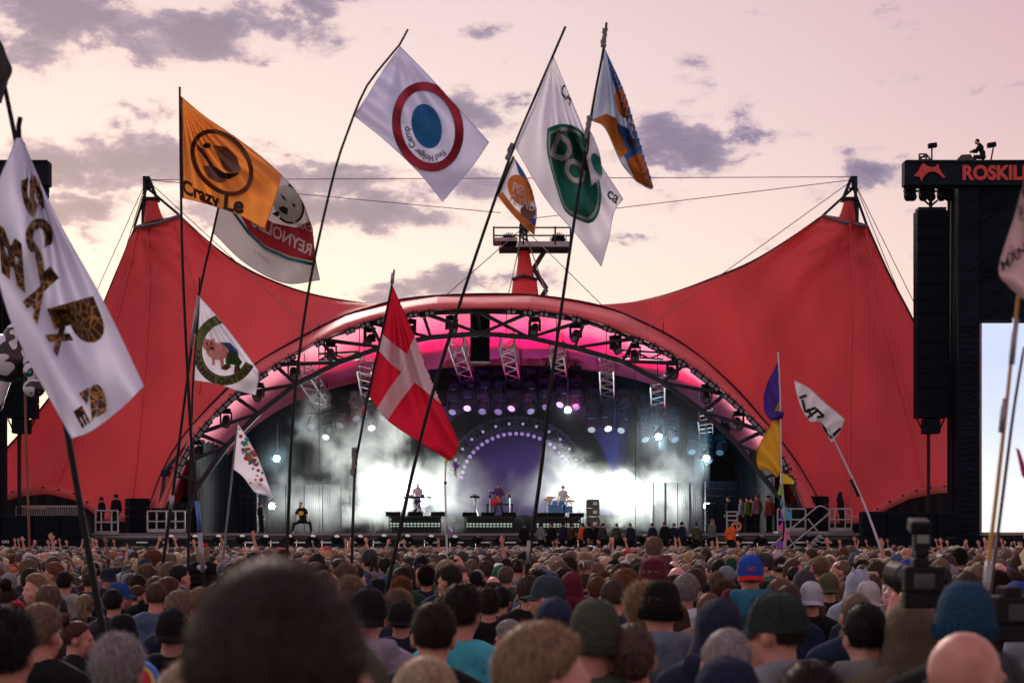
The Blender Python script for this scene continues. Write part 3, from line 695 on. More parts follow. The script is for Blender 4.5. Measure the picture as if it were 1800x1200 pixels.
        bx(1722, 565, 1726, 938, d + .45, .3, 'screen_frame', mat('screen_frame', (.25, .2, .2), .5)); bx(1722, 562, 2062, 567.5, d + .45, .3, 'screen_frame', DARKST); bx(1722, 935.5, 2062, 940, d + .45, .3, 'screen_frame', mat('wood_board', (.30, .22, .14), .7))
        for i in range(6): mb = MB(); mb.bar(P(1716, 600 + i * 60, d + 2), P(1726, 600 + i * 60, d + 2), .05, 5); mb.build('bracket', DARKST, t)
    for x0, y0 in ((1638, 256), (1742, 255)):
        if not right and x0 > 1700: continue
        l = thing('work_light', 'small black floodlight on a stalk above the banner ' + ('logo' if x0 < 1700 else 'lettering') if right else 'small floodlight on the tower behind the giraffe-print flag', 'floodlight', P(mx(x0), 281, d + 1))
        mb = MB(); mb.bar(P(mx(x0), 281, d + 1), P(mx(x0 + (4 if x0 > 1700 else 0)), 260, d + 1), .04, 5); mb.build('stalk', DARKST, l)
        mb = MB(); mb.bbox(P(mx(x0 + 1), y0, d + 1), (S(15, d), .3, S(8, d)), .1, Matrix.Rotation(R_(-8), 3, 'Y')); mb.build('lamp_box', BLACKP, l)
    return t
tower(1); tower(-1)
tb = thing('truss_corner', 'small open truss box standing on the banner beside the logo', 'truss box', P(1625, 281, 92)); mb = MB()
for a, b in (((1616, 281), (1616, 271)), ((1616, 271), (1628, 271)), ((1628, 271), (1636, 281)), ((1616, 281), (1628, 271)), ((1628, 281), (1628, 271)), ((1616, 276), (1632, 276)), ((1616, 281), (1636, 281))):
    for dy in (0, .7): mb.bar(P(*a, 92 + dy), P(*b, 92 + dy), .04, 5)
mb.build('frame', STEEL, tb)
hp = thing('cable_cover', 'low dark hump-shaped cover on top of the banner', 'cover', P(1697, 281, 92)); mb = MB(); mb.prism([P(x, y, 92) for x, y in ((1682, 281), (1690, 272), (1706, 271), (1713, 281))], (0, 0, 0), (0, 1.2, 0)); mb.build('cover', mat('brown_cover', (.07, .05, .045), .7), hp, fix=True)

# ------------------------------------------------------------------ subs, platforms, stairs
def subs(label, x0, x1, y0, cols, rows, d=90.5):
    t = thing('speaker_stack', label, 'speakers', P((x0 + x1) / 2, 0, d).xy.to_3d()); a, b = P(x0, y0, d), P(x1, y0, d); w = (b.x - a.x) / cols; h = a.z / rows
    for i in range(cols):
        for j in range(rows):
            c = Vector((a.x + (i + .5) * w, d, (j + .5) * h)); mb = MB(); mb.bbox(c, (w - .04, 1.0, h - .04), .04); mb.build('cabinet', BLACKP, t)
            mb = MB(); mb.box(c + Vector((0, -.52, 0)), (w * .88, .03, h * .8)); mb.build('grille', mat('speaker_grille'), t)
    return t
s1 = subs('low wall of black subwoofers at the far edge under the cow', -90, 55, 905, 3, 3); subs('low wall of black subwoofers below the tent foot and security guards', 62, 158, 905, 2, 3)
subs('low wall of black subwoofers beside the metal stairs', 1512, 1600, 898, 2, 3); subs('low wall of black subwoofers under the hanging speaker tower', 1602, 1682, 900, 2, 3)
vs, fs = text_poly('GM2', 1); hh = max(v.y for v in vs); mx_ = max(v.x for v in vs); mb = MB(); mb.add([P(3 + v.x / mx_ * 13, 954 - v.y / hh * 5, 89.93) for v in vs], fs); mb.build('lettering', mat('white_print', (.6, .6, .6), .6), s1)
subs('low black wall of stage equipment under the video screen', 1726, 1860, 945, 3, 1, 90)
def mon(label, x0, x1, y0, y1, d):
    t = thing('side_speaker', label, 'speaker', P((x0 + x1) / 2, y1, d)); a, b = P(x0, y0, d), P(x1, y1, d)
    R = Matrix.Rotation(R_(-24 if x0 > 900 else 24), 3, 'Z'); c = Vector(((a.x + b.x) / 2, d + .5, (a.z + b.z) / 2))
    n = 4; h = (a.z - b.z) / n
    for i in range(n):
        cc = Vector((c.x, c.y, b.z + h * (i + .5))); mb = MB(); mb.bbox(cc, ((b.x - a.x) * .9, 1.0, h - .02), .06, R); mb.build('cabinet', BLACKP, t)
        mb = MB(); mb.box(cc + R @ Vector((0, -.52, 0)), ((b.x - a.x) * .8, .03, h * .8), R); mb.build('grille', mat('speaker_grille'), t)
mon('black speaker stack beside the two security guards', 218, 258, 875, 937, 93.6); mon('black speaker stack beside the guard on the stair platform', 1416, 1458, 871, 930, 93.8)
def rail(label, pts, d, y_top, y_bot, mids=1):
    t = thing('guard_railing', label, 'railing', P(pts[0], y_bot, d)); L = len(pts)
    for k in range(mids + 1): y = y_top + (y_bot - y_top) * k / (mids + 1); mb = MB(); mb.bar(P(pts[0], y, d), P(pts[-1], y, d), .04, 6); mb.build('rail', GALV, t)
    for x in pts: mb = MB(); mb.bar(P(x, y_top, d), P(x, y_bot, d), .04, 6); mb.build('post', GALV, t)
    mb = MB(); mb.box(P((pts[0] + pts[-1]) / 2, y_bot - 2, d + .02), (S(pts[-1] - pts[0], d), .05, .16)); mb.build('toe_board', GALV, t)
rail('grey railing in front of the two security guards', [168, 178, 196, 207], 92.3, 897, 938); rail('grey railing beside the black side speaker', [259, 275, 292, 308, 325], 92.35, 898, 934)
rail('grey railing at the top of the metal stairs', [1367, 1390, 1416], 92.3, 894, 932); rail('grey railing round the guard in black on the stair platform', [1458, 1468, 1486, 1497], 92.3, 894, 932)
fr = thing('crowd_fence', 'pale slatted fence behind the subwoofers at the tent foot', 'fence', P(90, 905, 94)); mb = MB(); mb.bar(P(28, 890, 94), P(140, 890, 94), .05, 5); mb.build('top_rail', GALV, fr)
for i in range(29): mb = MB(); mb.bar(P(28 + i * 4, 889, 94), P(28 + i * 4, 912, 94), .03, 4); mb.build('bar', GALV, fr)
mb = MB(); mb.box(P(62, 893, 93.9), (S(34, 94), .05, .1)); mb.build('plank', mat('wood_board'), fr)
plat = thing('side_platform', 'grey metal platform edge under the guard railings beside the stage', 'platform', P(1430, 938, 93)); mb = MB(); a, b = P(1366, 933, 92.6), P(1500, 933, 92.6); mb.box(((a.x + b.x) / 2, 93.3, a.z - .12), (b.x - a.x, 1.6, .22)); mb.build('deck', GALV, plat)
pl2 = thing('side_platform', 'grey metal platform edge below the two security guards', 'platform', P(215, 938, 93)); mb = MB(); a, b = P(166, 938, 92.4), P(330, 938, 92.4); mb.box(((a.x + b.x) / 2, 92.7, a.z - .1), (b.x - a.x, .5, .14)); mb.build('deck', GALV, pl2)
def stairs():
    t = thing('metal_stairs', 'grey metal stairs with looped handrail leading up to the stage side', 'stairs', P(1410, 968, 91.6)); d = 91.6
    for dd in (d, d + 1.1):
        mb = MB(); mb.add([P(1450, 937, dd), P(1441, 937, dd), P(1403, 975, dd), P(1414, 975, dd)] + [P(1450, 937, dd + .08), P(1441, 937, dd + .08), P(1403, 975, dd + .08), P(1414, 975, dd + .08)], [(0, 1, 2, 3), (7, 6, 5, 4), (0, 4, 5, 1), (2, 6, 7, 3), (1, 5, 6, 2), (0, 3, 7, 4)]); mb.build('stringer', GALV, t)
    for i in range(7): x = 1446 - i * 6.2; y = 939 + i * 6; c = P(x, y, d + .55); mb = MB(); mb.box(c, (.34, 1.1, .05)); mb.build('tread', GALV, t)
    for dd in (d - .05, d + 1.25):
        pts = [P(1352, 968, dd), P(1356, 960, dd), P(1432, 894, dd), P(1442, 890, dd), P(1450, 891, dd), P(1456, 897, dd), P(1455, 904, dd), P(1378, 968, dd)]
        mb = MB(); mb.tube(resample(pts, 40), .045, 6); mb.build('handrail', GALV, t, smooth=True)
        mb = MB(); mb.bar(P(1420, 911, dd), P(1440, 937, dd), .04, 6); mb.build('rail_post', GALV, t); mb = MB(); mb.bar(P(1385, 943, dd), P(1402, 966, dd), .04, 6); mb.build('rail_post', GALV, t)
stairs()
# floor lamps along the front edge
fl = mat('floor_lamp_glow', (.6, .6, .6), .25, emit=(1, .95, .78), estr=.16); first = None
for i in range(28):
    x = 300 + i * 41.5
    if first is None:
        e = thing('floor_lamp', 'first round lamp along the stage front edge from the guards end', 'floor lamp', P(x, 947, 92.2), 'round lamps along the stage front')
        mb = MB(); mb.ell((0, 0, 0), (.21, .2, .2), 12, 8); mb.bar((-.25, 0, 0), (.25, 0, 0), .05, 6); mb.build('can', BLACKP, e, smooth=True, local=True)
        mb = MB(); mb.ell((.04, -.07, .13), (.13, .13, .08), 10, 6); mb.build('lens', fl, e, smooth=True, local=True)
        first = e
    else:
        e = copy_tree(first); e.location = P(x, 947 + random.uniform(-1, 1), 92.2); e['label'] = f'{ORD[i]} round lamp along the stage front edge from the guards end'
        if x > 830:
            for c in e.children:
                if c.name.startswith('lens'): c.data = first_off
    if i == 0:
        first_off = None
        for c in e.children:
            if c.name.startswith('lens'): first_off = c.data.copy(); first_off.materials.clear(); first_off.materials.append(mat('dull_lens', (.10, .11, .13), .3))
# risers, mesh panels, cabinets on the stage
RIS = mat('riser_black', (.03, .03, .034), .5); GLOWB = mat('smoke_glow', (.8, .9, .8), .4, emit=(.8, 1, .85), estr=.35)
def riser(label, x0, x1, y0, d):
    t = thing('band_riser', label, 'riser', Vector((P((x0 + x1) / 2, 0, d).x, d, FLOOR_Z))); a, b = P(x0, y0, d), P(x1, y0, d); top = a.z
    mb = MB(); mb.box(((a.x + b.x) / 2, d + 1, top - .05), (b.x - a.x, 2, .1)); mb.build('deck', RIS, t)
    n = int((x1 - x0) / 6)
    for i in range(n + 1): mb = MB(); x = a.x + (b.x - a.x) * i / n; mb.box((x, d - .02, (top + FLOOR_Z) / 2), (.05, .06, top - FLOOR_Z)); mb.build('grid_bar', DARKST, t)
    for k in range(5): mb = MB(); z = FLOOR_Z + (top - FLOOR_Z) * (k + .4) / 5; mb.box(((a.x + b.x) / 2, d - .05, z), (b.x - a.x, .05, .05)); mb.build('grid_bar', DARKST, t)
    mb = MB(); mb.box(((a.x + b.x) / 2, d + .3, FLOOR_Z + (top - FLOOR_Z) * .5), ((b.x - a.x) * .95, .05, (top - FLOOR_Z) * .22)); mb.build('added_glow_strip', GLOWB, t)  # added glowing sheet, stands in for lit smoke behind the grid
    mb = MB(); mb.box(((a.x + b.x) / 2, d + .6, FLOOR_Z + (top - FLOOR_Z) * .5), ((b.x - a.x) * .95, .05, (top - FLOOR_Z) * .9)); mb.build('inner_panel', RIS, t)
    random.seed(int(x0))
    for i in range(3):
        mb = MB(); c = P(x0 + 8 + i * (x1 - x0 - 16) / 2 + random.uniform(-4, 4), y0 - 3, d + .3); mb.bbox(c, (.7, .4, .22), .1); mb.build('control_box', BLACKP, t)
    return t
riser('grid-fronted riser under the keyboard player in white', 684, 775, 906, 96); riser('grid-fronted riser under the guitarist', 818, 902, 907, 96); riser('grid-fronted riser under the drum kit', 942, 1020, 908, 96)
def led_mesh(label, x0, x1, y0, y1, d):
    t = thing('mesh_panel', label, 'mesh screen', Vector((P((x0 + x1) / 2, 0, d).x, d, FLOOR_Z))); a, b = P(x0, y0, d), P(x1, y1, d); m = mat('mesh_metal', (.10, .11, .12), .45, metal=.3)
    nx, ny = int((x1 - x0) / 3.2), int((y1 - y0) / 3.2)
    mb = MB()
    for i in range(nx + 1): x = a.x + (b.x - a.x) * i / nx; mb.box((x, d, (a.z + b.z) / 2), (.035, .03, a.z - b.z))
    tag(mb.build('upright_wires', m, t), kind='stuff'); mb = MB()
    for i in range(ny + 1): z = b.z + (a.z - b.z) * i / ny; mb.box(((a.x + b.x) / 2, d + .035, z), (b.x - a.x, .03, .03))
    tag(mb.build('cross_wires', m, t), kind='stuff')
    for i in range(5): x = a.x + (b.x - a.x) * i / 4; mb = MB(); mb.box((x, d - .06, (a.z + b.z) / 2), (.06, .06, a.z - b.z)); mb.build('frame_post', STEEL, t)
led_mesh('pale wire mesh panel in the smoke beside the crouching singer', 470, 600, 852, 934, 99.5); led_mesh('pale wire mesh panel in the smoke near the side stage people', 1148, 1234, 848, 934, 99.5)
sp_ = thing('stage_amplifier', 'tall olive grey amplifier cabinet standing on the stage', 'amplifier', P(1042, 935, 96.5))
for y0, y1 in ((877, 892), (892, 907), (908, 932)):
    a, b = P(1031, y0, 96.5), P(1054, y1, 96.5); mb = MB(); mb.bbox(((a.x + b.x) / 2, 96.9, (a.z + b.z) / 2), (b.x - a.x, .7, a.z - b.z - .02), .05); mb.build('cabinet', mat('amp_cloth', (.10, .11, .09), .8), sp_)
    mb = MB(); mb.box(((a.x + b.x) / 2 + .1, 96.53, (a.z + b.z) / 2), (.2, .03, .16)); mb.build('handle_plate', ALU, sp_)
# tall side wall of cabinets at stage right and left
for lab, x0, x1 in (('dark rack of cabinets at the far side of the stage behind the onlookers', 1240, 1296), ('dark rack of cabinets at the stage side behind the spotted flag', 418, 452)):
    t = thing('equipment_rack', lab, 'equipment rack', Vector((P((x0 + x1) / 2, 0, 99).x, 99, FLOOR_Z))); 
    for i in range(3):
        for j in range(7): a, b = P(x0 + (x1 - x0) * i / 3, 845 + j * 13, 99), P(x0 + (x1 - x0) * (i + 1) / 3, 858 + j * 13, 99); mb = MB(); mb.bbox(((a.x + b.x) / 2, 99.3, (a.z + b.z) / 2), (b.x - a.x - .03, .6, a.z - b.z - .03), .08); mb.build('cabinet', BLACKP, t)
# spare tyre-like orange ring, ladder rack
lr = thing('lifebuoy', 'orange ring hanging beside the orange-vested worker', 'ring', P(1295, 925, 93.5)); mb = MB()
pts = [P(1295, 925, 93.5) + Vector((.19 * math.cos(a), 0, .19 * math.sin(a))) for a in [2 * math.pi * i / 16 for i in range(17)]]; mb.tube(pts, .06, 8); mb.build('ring', mat('orange_ring', (.6, .14, .05), .6), lr, smooth=True)
lk = thing('step_ladder', 'small grey step rack standing beside the orange ring', 'step ladder', P(1287, 925, 94.3)); mb = MB()
for x in (1278, 1296): mb.bar(P(x, 898, 94.3), P(x, 936, 94.3), .04, 5)
for y in (899, 906, 914, 921): mb.box(P(1287, y, 94.3), (S(18, 94), .1, .07))
mb.build('frame', GALV, lk)
# distant trees behind the towers
def tree(label, px, y0, y1, d, wpx, seed):
    random.seed(seed); b = P(px, 955, d); t = thing('tree', label, 'tree', (b.x, d, 0)); top = P(px, y0, d).z
    mb = MB(); mb.tube([(b.x, d, 0), (b.x + .2, d, top * .5), (b.x, d, top * .95)], [.3, .2, .05], 6); mb.build('trunk', mat('bark', (.06, .045, .035), .9), t)
    mb = MB()
    for i in range(1500):
        h = random.random(); r = S(wpx / 2, d) * (1 - h * .75) * math.sqrt(random.random()); a = random.random() * 6.28; lump = .6 + .4 * math.sin(a * 3 + h * 9)
        c = Vector((b.x + r * math.cos(a) * lump, d + r * math.sin(a), top * (.3 + .7 * h))); q = Euler((random.random() * 3, random.random() * 3, 0)).to_matrix(); s = random.uniform(.12, .3)
        mb.add([c + q @ Vector(v) for v in ((-s, 0, 0), (0, -s * .5, 0), (s, 0, 0), (0, s * .5, 0))], [(0, 1, 2, 3)])
    mb.build('crown', mat('leaf', (.035, .055, .025), .8, .4, .5, transl=.2), t)
tree('dark far tree glimpsed beside the hanging speaker tower', 1668, 612, 0, 150, 40, 4); tree('dark far tree glimpsed beside the video screen edge', 1722, 590, 0, 155, 46, 6); tree('small dark tree peeping over the tent shoulder', 1612, 560, 0, 150, 22, 9)

# ------------------------------------------------------------------ lit stage lamps and smoke
wc = (.86, .95, 1.0)
for x, y, e_ in ((500, 892, 500), (550, 888, 1000), (605, 880, 1500), (655, 866, 2200), (705, 858, 3000), (755, 868, 1500), (985, 866, 1100), (1035, 862, 2600), (1090, 862, 2600), (1145, 876, 1900), (1195, 886, 1100)):
    lamp('stage_flood', 'SPOT', P(x, y, 103.3), P(x, y - 26, 96), e_, (.94, 1.0, .95), .5, 150, .6)
for x, e_ in ((560, 700), (640, 800)): lamp('smoke_light', 'SPOT', P(x, 690, 102.5), P(x + 10, 850, 98.5), e_, (.78, .92, .90), .3, 60, .9)
for x, t_ in ((1241, 700), (480, 900)):
    sx_ = 1 if t_ > x else -1
    lamp('side_beam', 'SPOT', P(x + 9 * sx_, 889, 100.4), P(t_, 890, 100.8), 9000, (.75, .88, 1), .15, 9, .6)
for x, y, dd in ((1157, 770, 98.3), (1241, 808, 98.3), (487, 808, 98.3)): lamp('lamp_glow', 'POINT', P(x, y, dd), (0, 0, 0), 170, (.30, .72, 1.0), .1)  # point lamps added to light the haze round the hung spotlights
lamp('hung_spot', 'SPOT', P(1157, 768, 98.5), P(1180, 950, 92), 900, (.55, .85, 1), .2, 60, .9); lamp('hung_spot', 'SPOT', P(1241, 806, 98.5), P(1250, 960, 92), 900, (.55, .85, 1), .2, 70, .9)
for x, y, tx, ty, e_ in ((1150, 700, 1190, 850, 1000), (1240, 760, 1180, 860, 900), (1100, 690, 1150, 800, 500), (520, 730, 500, 860, 260), (470, 790, 430, 880, 110)): lamp('teal_wash', 'SPOT', P(x, y, 99), P(tx, ty, 107), e_, (.04, .50, .85), .3, 100, .9)
lamp('hung_spot', 'SPOT', P(487, 803, 98.5), P(440, 830, 97), 500, (.6, .9, 1), .1, 30, .5)
for x, e_ in ((620, 420), (700, 1100), (765, 1300), (850, 1700), (925, 1700), (1010, 1500), (1095, 1200), (1165, 450)): lamp('pink_wash', 'SPOT', P(x, 712 + abs(x - 900) * .14, 101.6), P(x + (x - 880) * .10, 600 + abs(x - 900) * .12, 100.6), e_, (1, .010, .34), .25, 76, .8)
for x, y, tx, ty, e_ in ((672, 668, 650, 606, 700), (735, 640, 725, 596, 420), (1105, 690, 1140, 616, 900), (1190, 740, 1222, 664, 700), (590, 720, 570, 650, 700)): lamp('white_wash', 'SPOT', P(x, y, 95.3), P(tx, ty, 97.0), e_, (1, .88, .80), .2, 48, .9)
lamp('violet_wash', 'SPOT', P(1010, 620, 96), P(1010, 565, 95.4), 90, (.7, .2, 1), .2, 120, .9)
for x, e_ in ((830, 260), (985, 260)): lamp('purple_wash', 'SPOT', P(x, 690, 99), P(x, 760, 106), e_, (.42, .16, 1), .4, 85, .9)
for x, e_ in ((815, 1100), (900, 1100), (985, 900), (1068, 600), (650, 400)): lamp('purple_key', 'SPOT', P(x, 800, 98), P(x, 680, 103), e_, (.50, .25, 1), .3, 45, .9)
for k, (x, y, r) in enumerate(((690, 870, .3), (745, 880, .3), (1010, 868, .3), (1075, 880, .3), (650, 884, .25))):
    t = thing('blinder_lamp', ['white flood lamp glaring through the smoke beside the keyboard riser', 'white flood lamp glaring behind the keyboard player', 'white flood lamp glaring behind the drummer', 'white flood lamp glaring behind the tall amplifier', 'white flood lamp glaring at the smoke edge near the crouching singer'][k], 'flood lamp', P(x, y, 102.5))
    mb = MB(); mb.lathe([(r, 0), (r * .8, .35), (.1, .5)], P(x, y, 102.5), Vector((0, 1, 0)).to_track_quat('Z', 'Y'), 16); mb.build('reflector', BLACKP, t)
    mb = MB(); mb.disc(P(x, y, 102.5), r * .95, (0, -1, 0), 16, .04); mb.build('lens', HOT, t)
    mb = MB(); c = P(x, y, 102.6); mb.bar(c, (c.x, c.y, FLOOR_Z), .06, 6); mb.build('stand', DARKST, t)
for k, x in enumerate((1243, 478)):
    t = thing('beam_lamp', 'white beam lamp at the end of the mesh panel ' + ('near the onlookers' if k == 0 else 'beside the man in black'), 'beam lamp', P(x, 889, 100.4)); mb = MB(); mb.ell(P(x, 889, 100.4), (.17, .17, .17), 10, 8); mb.build('lens', HOT, t, smooth=True)
    mb = MB(); c = P(x, 889, 100.6); mb.bar(c, (c.x, c.y, FLOOR_Z), .05, 6); mb.build('stand', DARKST, t)
def smoke():
    a, b = P(440, 690, 97.0), P(1250, 690, 97.0)
    x0, x1, y0, y1, z0, z1 = a.x, b.x, 97.2, 104.4, FLOOR_Z + .02, 9.6
    mb = MB(); mb.box(((x0 + x1) / 2, (y0 + y1) / 2, (z0 + z1) / 2), (x1 - x0, y1 - y0, z1 - z0))
    m = bpy.data.materials.new('stage_smoke'); m.use_nodes = True; t = m.node_tree; t.nodes.clear()
    def n(ty, **k):
        q = t.nodes.new(ty)
        for kk, v in k.items(): setattr(q, kk, v)
        return q
    def mm(op, a_, b_=None):
        q = n('ShaderNodeMath', operation=op)
        for i, v in enumerate((a_, b_)):
            if v is None: continue
            if isinstance(v, (int, float)): q.inputs[i].default_value = v
            else: t.links.new(v, q.inputs[i])
        return q.outputs[0]
    o = n('ShaderNodeOutputMaterial'); pv = n('ShaderNodeVolumePrincipled'); ge = n('ShaderNodeNewGeometry'); sp = n('ShaderNodeSeparateXYZ'); t.links.new(ge.outputs['Position'], sp.inputs[0])
    nz = n('ShaderNodeTexNoise'); nz.inputs['Scale'].default_value = .55; nz.inputs['Detail'].default_value = 6; nz.inputs['Roughness'].default_value = .6; nz.inputs['Distortion'].default_value = .6; t.links.new(ge.outputs['Position'], nz.inputs['Vector'])
    tot = None
    for px, py, rx, rz, s in [(700, 862, 5.0, 3.2, 1.1), (620, 800, 3.6, 3.8, .9), (560, 745, 2.6, 2.6, .70), (690, 768, 2.4, 3.2, .85), (800, 880, 3.6, 1.7, .8), (900, 888, 3.6, 1.5, .7), (1060, 866, 5.4, 2.4, 1.1), (990, 830, 2.8, 2.1, .9), (1180, 862, 3.2, 2.2, .95), (520, 885, 5, 2.2, .9), (1230, 888, 3, 1.2, .8), (640, 900, 6, 1.4, .95), (1130, 905, 6, 1.4, .95)]:
        c = P(px, py, 101)
        dx = mm('MULTIPLY', mm('SUBTRACT', sp.outputs[0], c.x), 1 / rx); dz = mm('MULTIPLY', mm('SUBTRACT', sp.outputs[2], c.z), 1 / rz); dy = mm('MULTIPLY', mm('SUBTRACT', sp.outputs[1], 101), 1 / 3.6)
        r2 = mm('ADD', mm('ADD', mm('MULTIPLY', dx, dx), mm('MULTIPLY', dz, dz)), mm('MULTIPLY', dy, dy)); g = mm('MULTIPLY', mm('EXPONENT', mm('MULTIPLY', r2, -1.0)), s)
        tot = g if tot is None else mm('MAXIMUM', tot, g)
    glow = None  # extra haze added round the hung lamps to give them a halo
    for px, py, dd, r_ in ((1157, 768, 98.6, 1.0), (1241, 806, 98.6, 1.1), (487, 806, 98.6, .7), (998, 720, 101.6, .5)):
        c = P(px, py, dd); q = None
        for ax in range(3): v_ = mm('MULTIPLY', mm('SUBTRACT', sp.outputs[ax], c[ax]), 1 / r_); v_ = mm('MULTIPLY', v_, v_); q = v_ if q is None else mm('ADD', q, v_)
        g = mm('MULTIPLY', mm('EXPONENT', mm('MULTIPLY', q, -1.0)), .05); glow = g if glow is None else mm('ADD', glow, g)
    mr = n('ShaderNodeMapRange', interpolation_type='SMOOTHSTEP'); mr.inputs['From Min'].default_value = .30; mr.inputs['From Max'].default_value = .85
    t.links.new(mm('ADD', mm('MULTIPLY', tot, .55), mm('MULTIPLY', mm('MULTIPLY', mm('SUBTRACT', nz.outputs[0], .5), 1.45), mm('MINIMUM', mm('MULTIPLY', tot, 2.2), 1.0))), mr.inputs['Value'])
    t.links.new(mm('ADD', mm('ADD', mm('MULTIPLY', mr.outputs[0], .21), glow), .0010), pv.inputs['Density'])
    pv.inputs['Color'].default_value = (.95, .97, .95, 1); pv.inputs['Anisotropy'].default_value = .2
    t.links.new(pv.outputs[0], o.inputs['Volume'])
    ob = mb.build('stage_smoke', m); tag(ob, kind='stuff')
smoke()
# ================================================================== people
SKIN = mat('skin', objcol=True, rough=.5, var=.14, nscale=22, spec=.3, bump=.15, bscale=60)
CLOTH = mat('clothing', objcol=True, rough=.95, var=.22, nscale=6, bump=.9, bscale=11, spec=.12)
KNIT = mat('knit', objcol=True, rough=.95, var=.15, nscale=60, bump=1.0, bscale=70, spec=.1)
HAIRM = mat('hair', objcol=True, rough=.55, var=.5, nscale=110, spec=.25, stretch=(1, 1, .14), transl=.38)
DARKM = mat('dark_plain', (.015, .015, .018), .6)
def remesh(mb, voxel, faces, name, mt, smooth=3):
    me = mb.mesh('raw', [DARKM]); o = bpy.data.objects.new('raw', me); COL.objects.link(o)
    r = o.modifiers.new('r', 'REMESH'); r.mode = 'VOXEL'; r.voxel_size = voxel; r.use_smooth_shade = True
    s_ = o.modifiers.new('s', 'SMOOTH'); s_.iterations = smooth; s_.factor = .5
    dg = bpy.context.evaluated_depsgraph_get(); n = len(bpy.data.meshes.new_from_object(o.evaluated_get(dg)).polygons) * 2
    d = o.modifiers.new('d', 'DECIMATE'); d.ratio = min(1, faces / max(n, 1))
    dg = bpy.context.evaluated_depsgraph_get(); out = bpy.data.meshes.new_from_object(o.evaluated_get(dg)); out.name = name
    bpy.data.objects.remove(o); out.materials.clear(); out.materials.append(mt)
    out.polygons.foreach_set('use_smooth', [True] * len(out.polygons)); return out
V = Vector
BASE = dict(ankL=V((-.11, 0, .08)), kneeL=V((-.11, .02, .48)), hipL=V((-.09, 0, .90)), ankR=V((.11, 0, .08)), kneeR=V((.11, .02, .48)), hipR=V((.09, 0, .90)),
            shL=V((-.185, -.01, 1.41)), elL=V((-.25, -.04, 1.12)), wrL=V((-.24, .07, .90)), shR=V((.185, -.01, 1.41)), elR=V((.25, -.04, 1.12)), wrR=V((.24, .07, .90)),
            pel=V((0, 0, .94)), waist=V((0, .0, 1.08)), chest=V((0, .0, 1.28)), neck=V((0, -.02, 1.47)), head=V((0, .0, 1.63)))
def pose(**kw): d = {k: v.copy() for k, v in BASE.items()}; d.update({k: V(v) for k, v in kw.items()}); return d
UP2 = pose(elL=(-.30, .06, 1.66), wrL=(-.22, .10, 1.92), elR=(.30, .06, 1.66), wrR=(.22, .10, 1.92))
UP1 = pose(elR=(.26, .06, 1.68), wrR=(.20, .06, 1.94))
HOLD = pose(elR=(.27, .06, 1.15), wrR=(.08, .30, 1.34), elL=(-.27, .06, 1.13), wrL=(-.04, .30, 1.22))
def hand(mb, w, e, side, spread=1.0):
    d = (w - e).normalized(); p0 = w + d * .05
    u = d.cross(V((0, 1, 0))); u = (u if u.length > .1 else d.cross(V((1, 0, 0)))).normalized(); n_ = d.cross(u)
    mb.ell(w + d * .05, (.036, .036, .036)); mb.ell(w + d * .075, (.038, .03, .038))
    for k, (x, L) in enumerate(((-.033, .060), (-.011, .072), (.011, .068), (.033, .054))):
        b = w + d * .09 + u * x; m = b + d * L * .55 + u * x * .25 * spread; tpp = m + d * L * .45 + n_ * .018 * side
        mb.tube([b - d * .02, b, m, tpp], [.011, .0105, .0095, .008], 6)
    b = w + d * .03 - u * .03; mb.tube([b, b + d * .03 - u * .035, b + d * .065 - u * .045], [.014, .012, .009], 6)
def body_mb(J, facet=True):
    mb = MB(); H = J['head']
    mb.ell(H + V((0, -.012, .035)), (.075, .096, .092), 18, 12); mb.ell(H + V((0, .035, -.03)), (.060, .062, .085), 16, 10); mb.ell(H + V((0, .048, -.075)), (.042, .045, .036), 12, 8)
    mb.tube([H + V((0, .088, .012)), H + V((0, .102, -.012)), H + V((0, .112, -.030))], [.010, .013, .016], 8)           # nose
    mb.tube([H + V((-.045, .078, .022)), H + V((0, .09, .026)), H + V((.045, .078, .022))], .012, 6)                    # brow
    mb.tube([H + V((-.022, .088, -.062)), H + V((0, .096, -.060)), H + V((.022, .088, -.062))], .010, 6)                # lips
    for s in (-1, 1):
        mb.ell(H + V((s * .076, -.012, -.005)), (.011, .020, .032), 10, 8, Matrix.Rotation(R_(s * -12), 3, 'Z')); mb.ell(H + V((s * .082, -.022, .006)), (.008, .012, .018), 8, 6)
        mb.ell(H + V((s * .05, .055, -.028)), (.02, .022, .022), 8, 6)
    n0 = J['neck']; mb.cap_(n0 + V((0, 0, -.04)), H + V((0, -.022, -.06)), .063, .056, 12)
    mb.tube([J['shL'] + V((.02, 0, .02)), n0 + V((0, -.01, .0)), J['shR'] + V((-.02, 0, .02))], [.055, .07, .055], 8)
    mb.ell(J['chest'], (.165, .105, .18), 14, 10); mb.ell(J['waist'], (.145, .10, .15), 12, 8); mb.ell(J['pel'], (.16, .11, .12), 12, 8)
    for s in 'LR':
        mb.cap_(J['sh' + s], J['el' + s], .052, .040); mb.cap_(J['el' + s], J['wr' + s], .040, .027); hand(mb, J['wr' + s], J['el' + s], -1 if s == 'L' else 1)
        mb.cap_(J['hip' + s], J['knee' + s], .085, .056); mb.cap_(J['knee' + s], J['ank' + s], .055, .038); mb.ell(J['ank' + s] + V((0, .06, -.045)), (.042, .12, .036))
    return mb
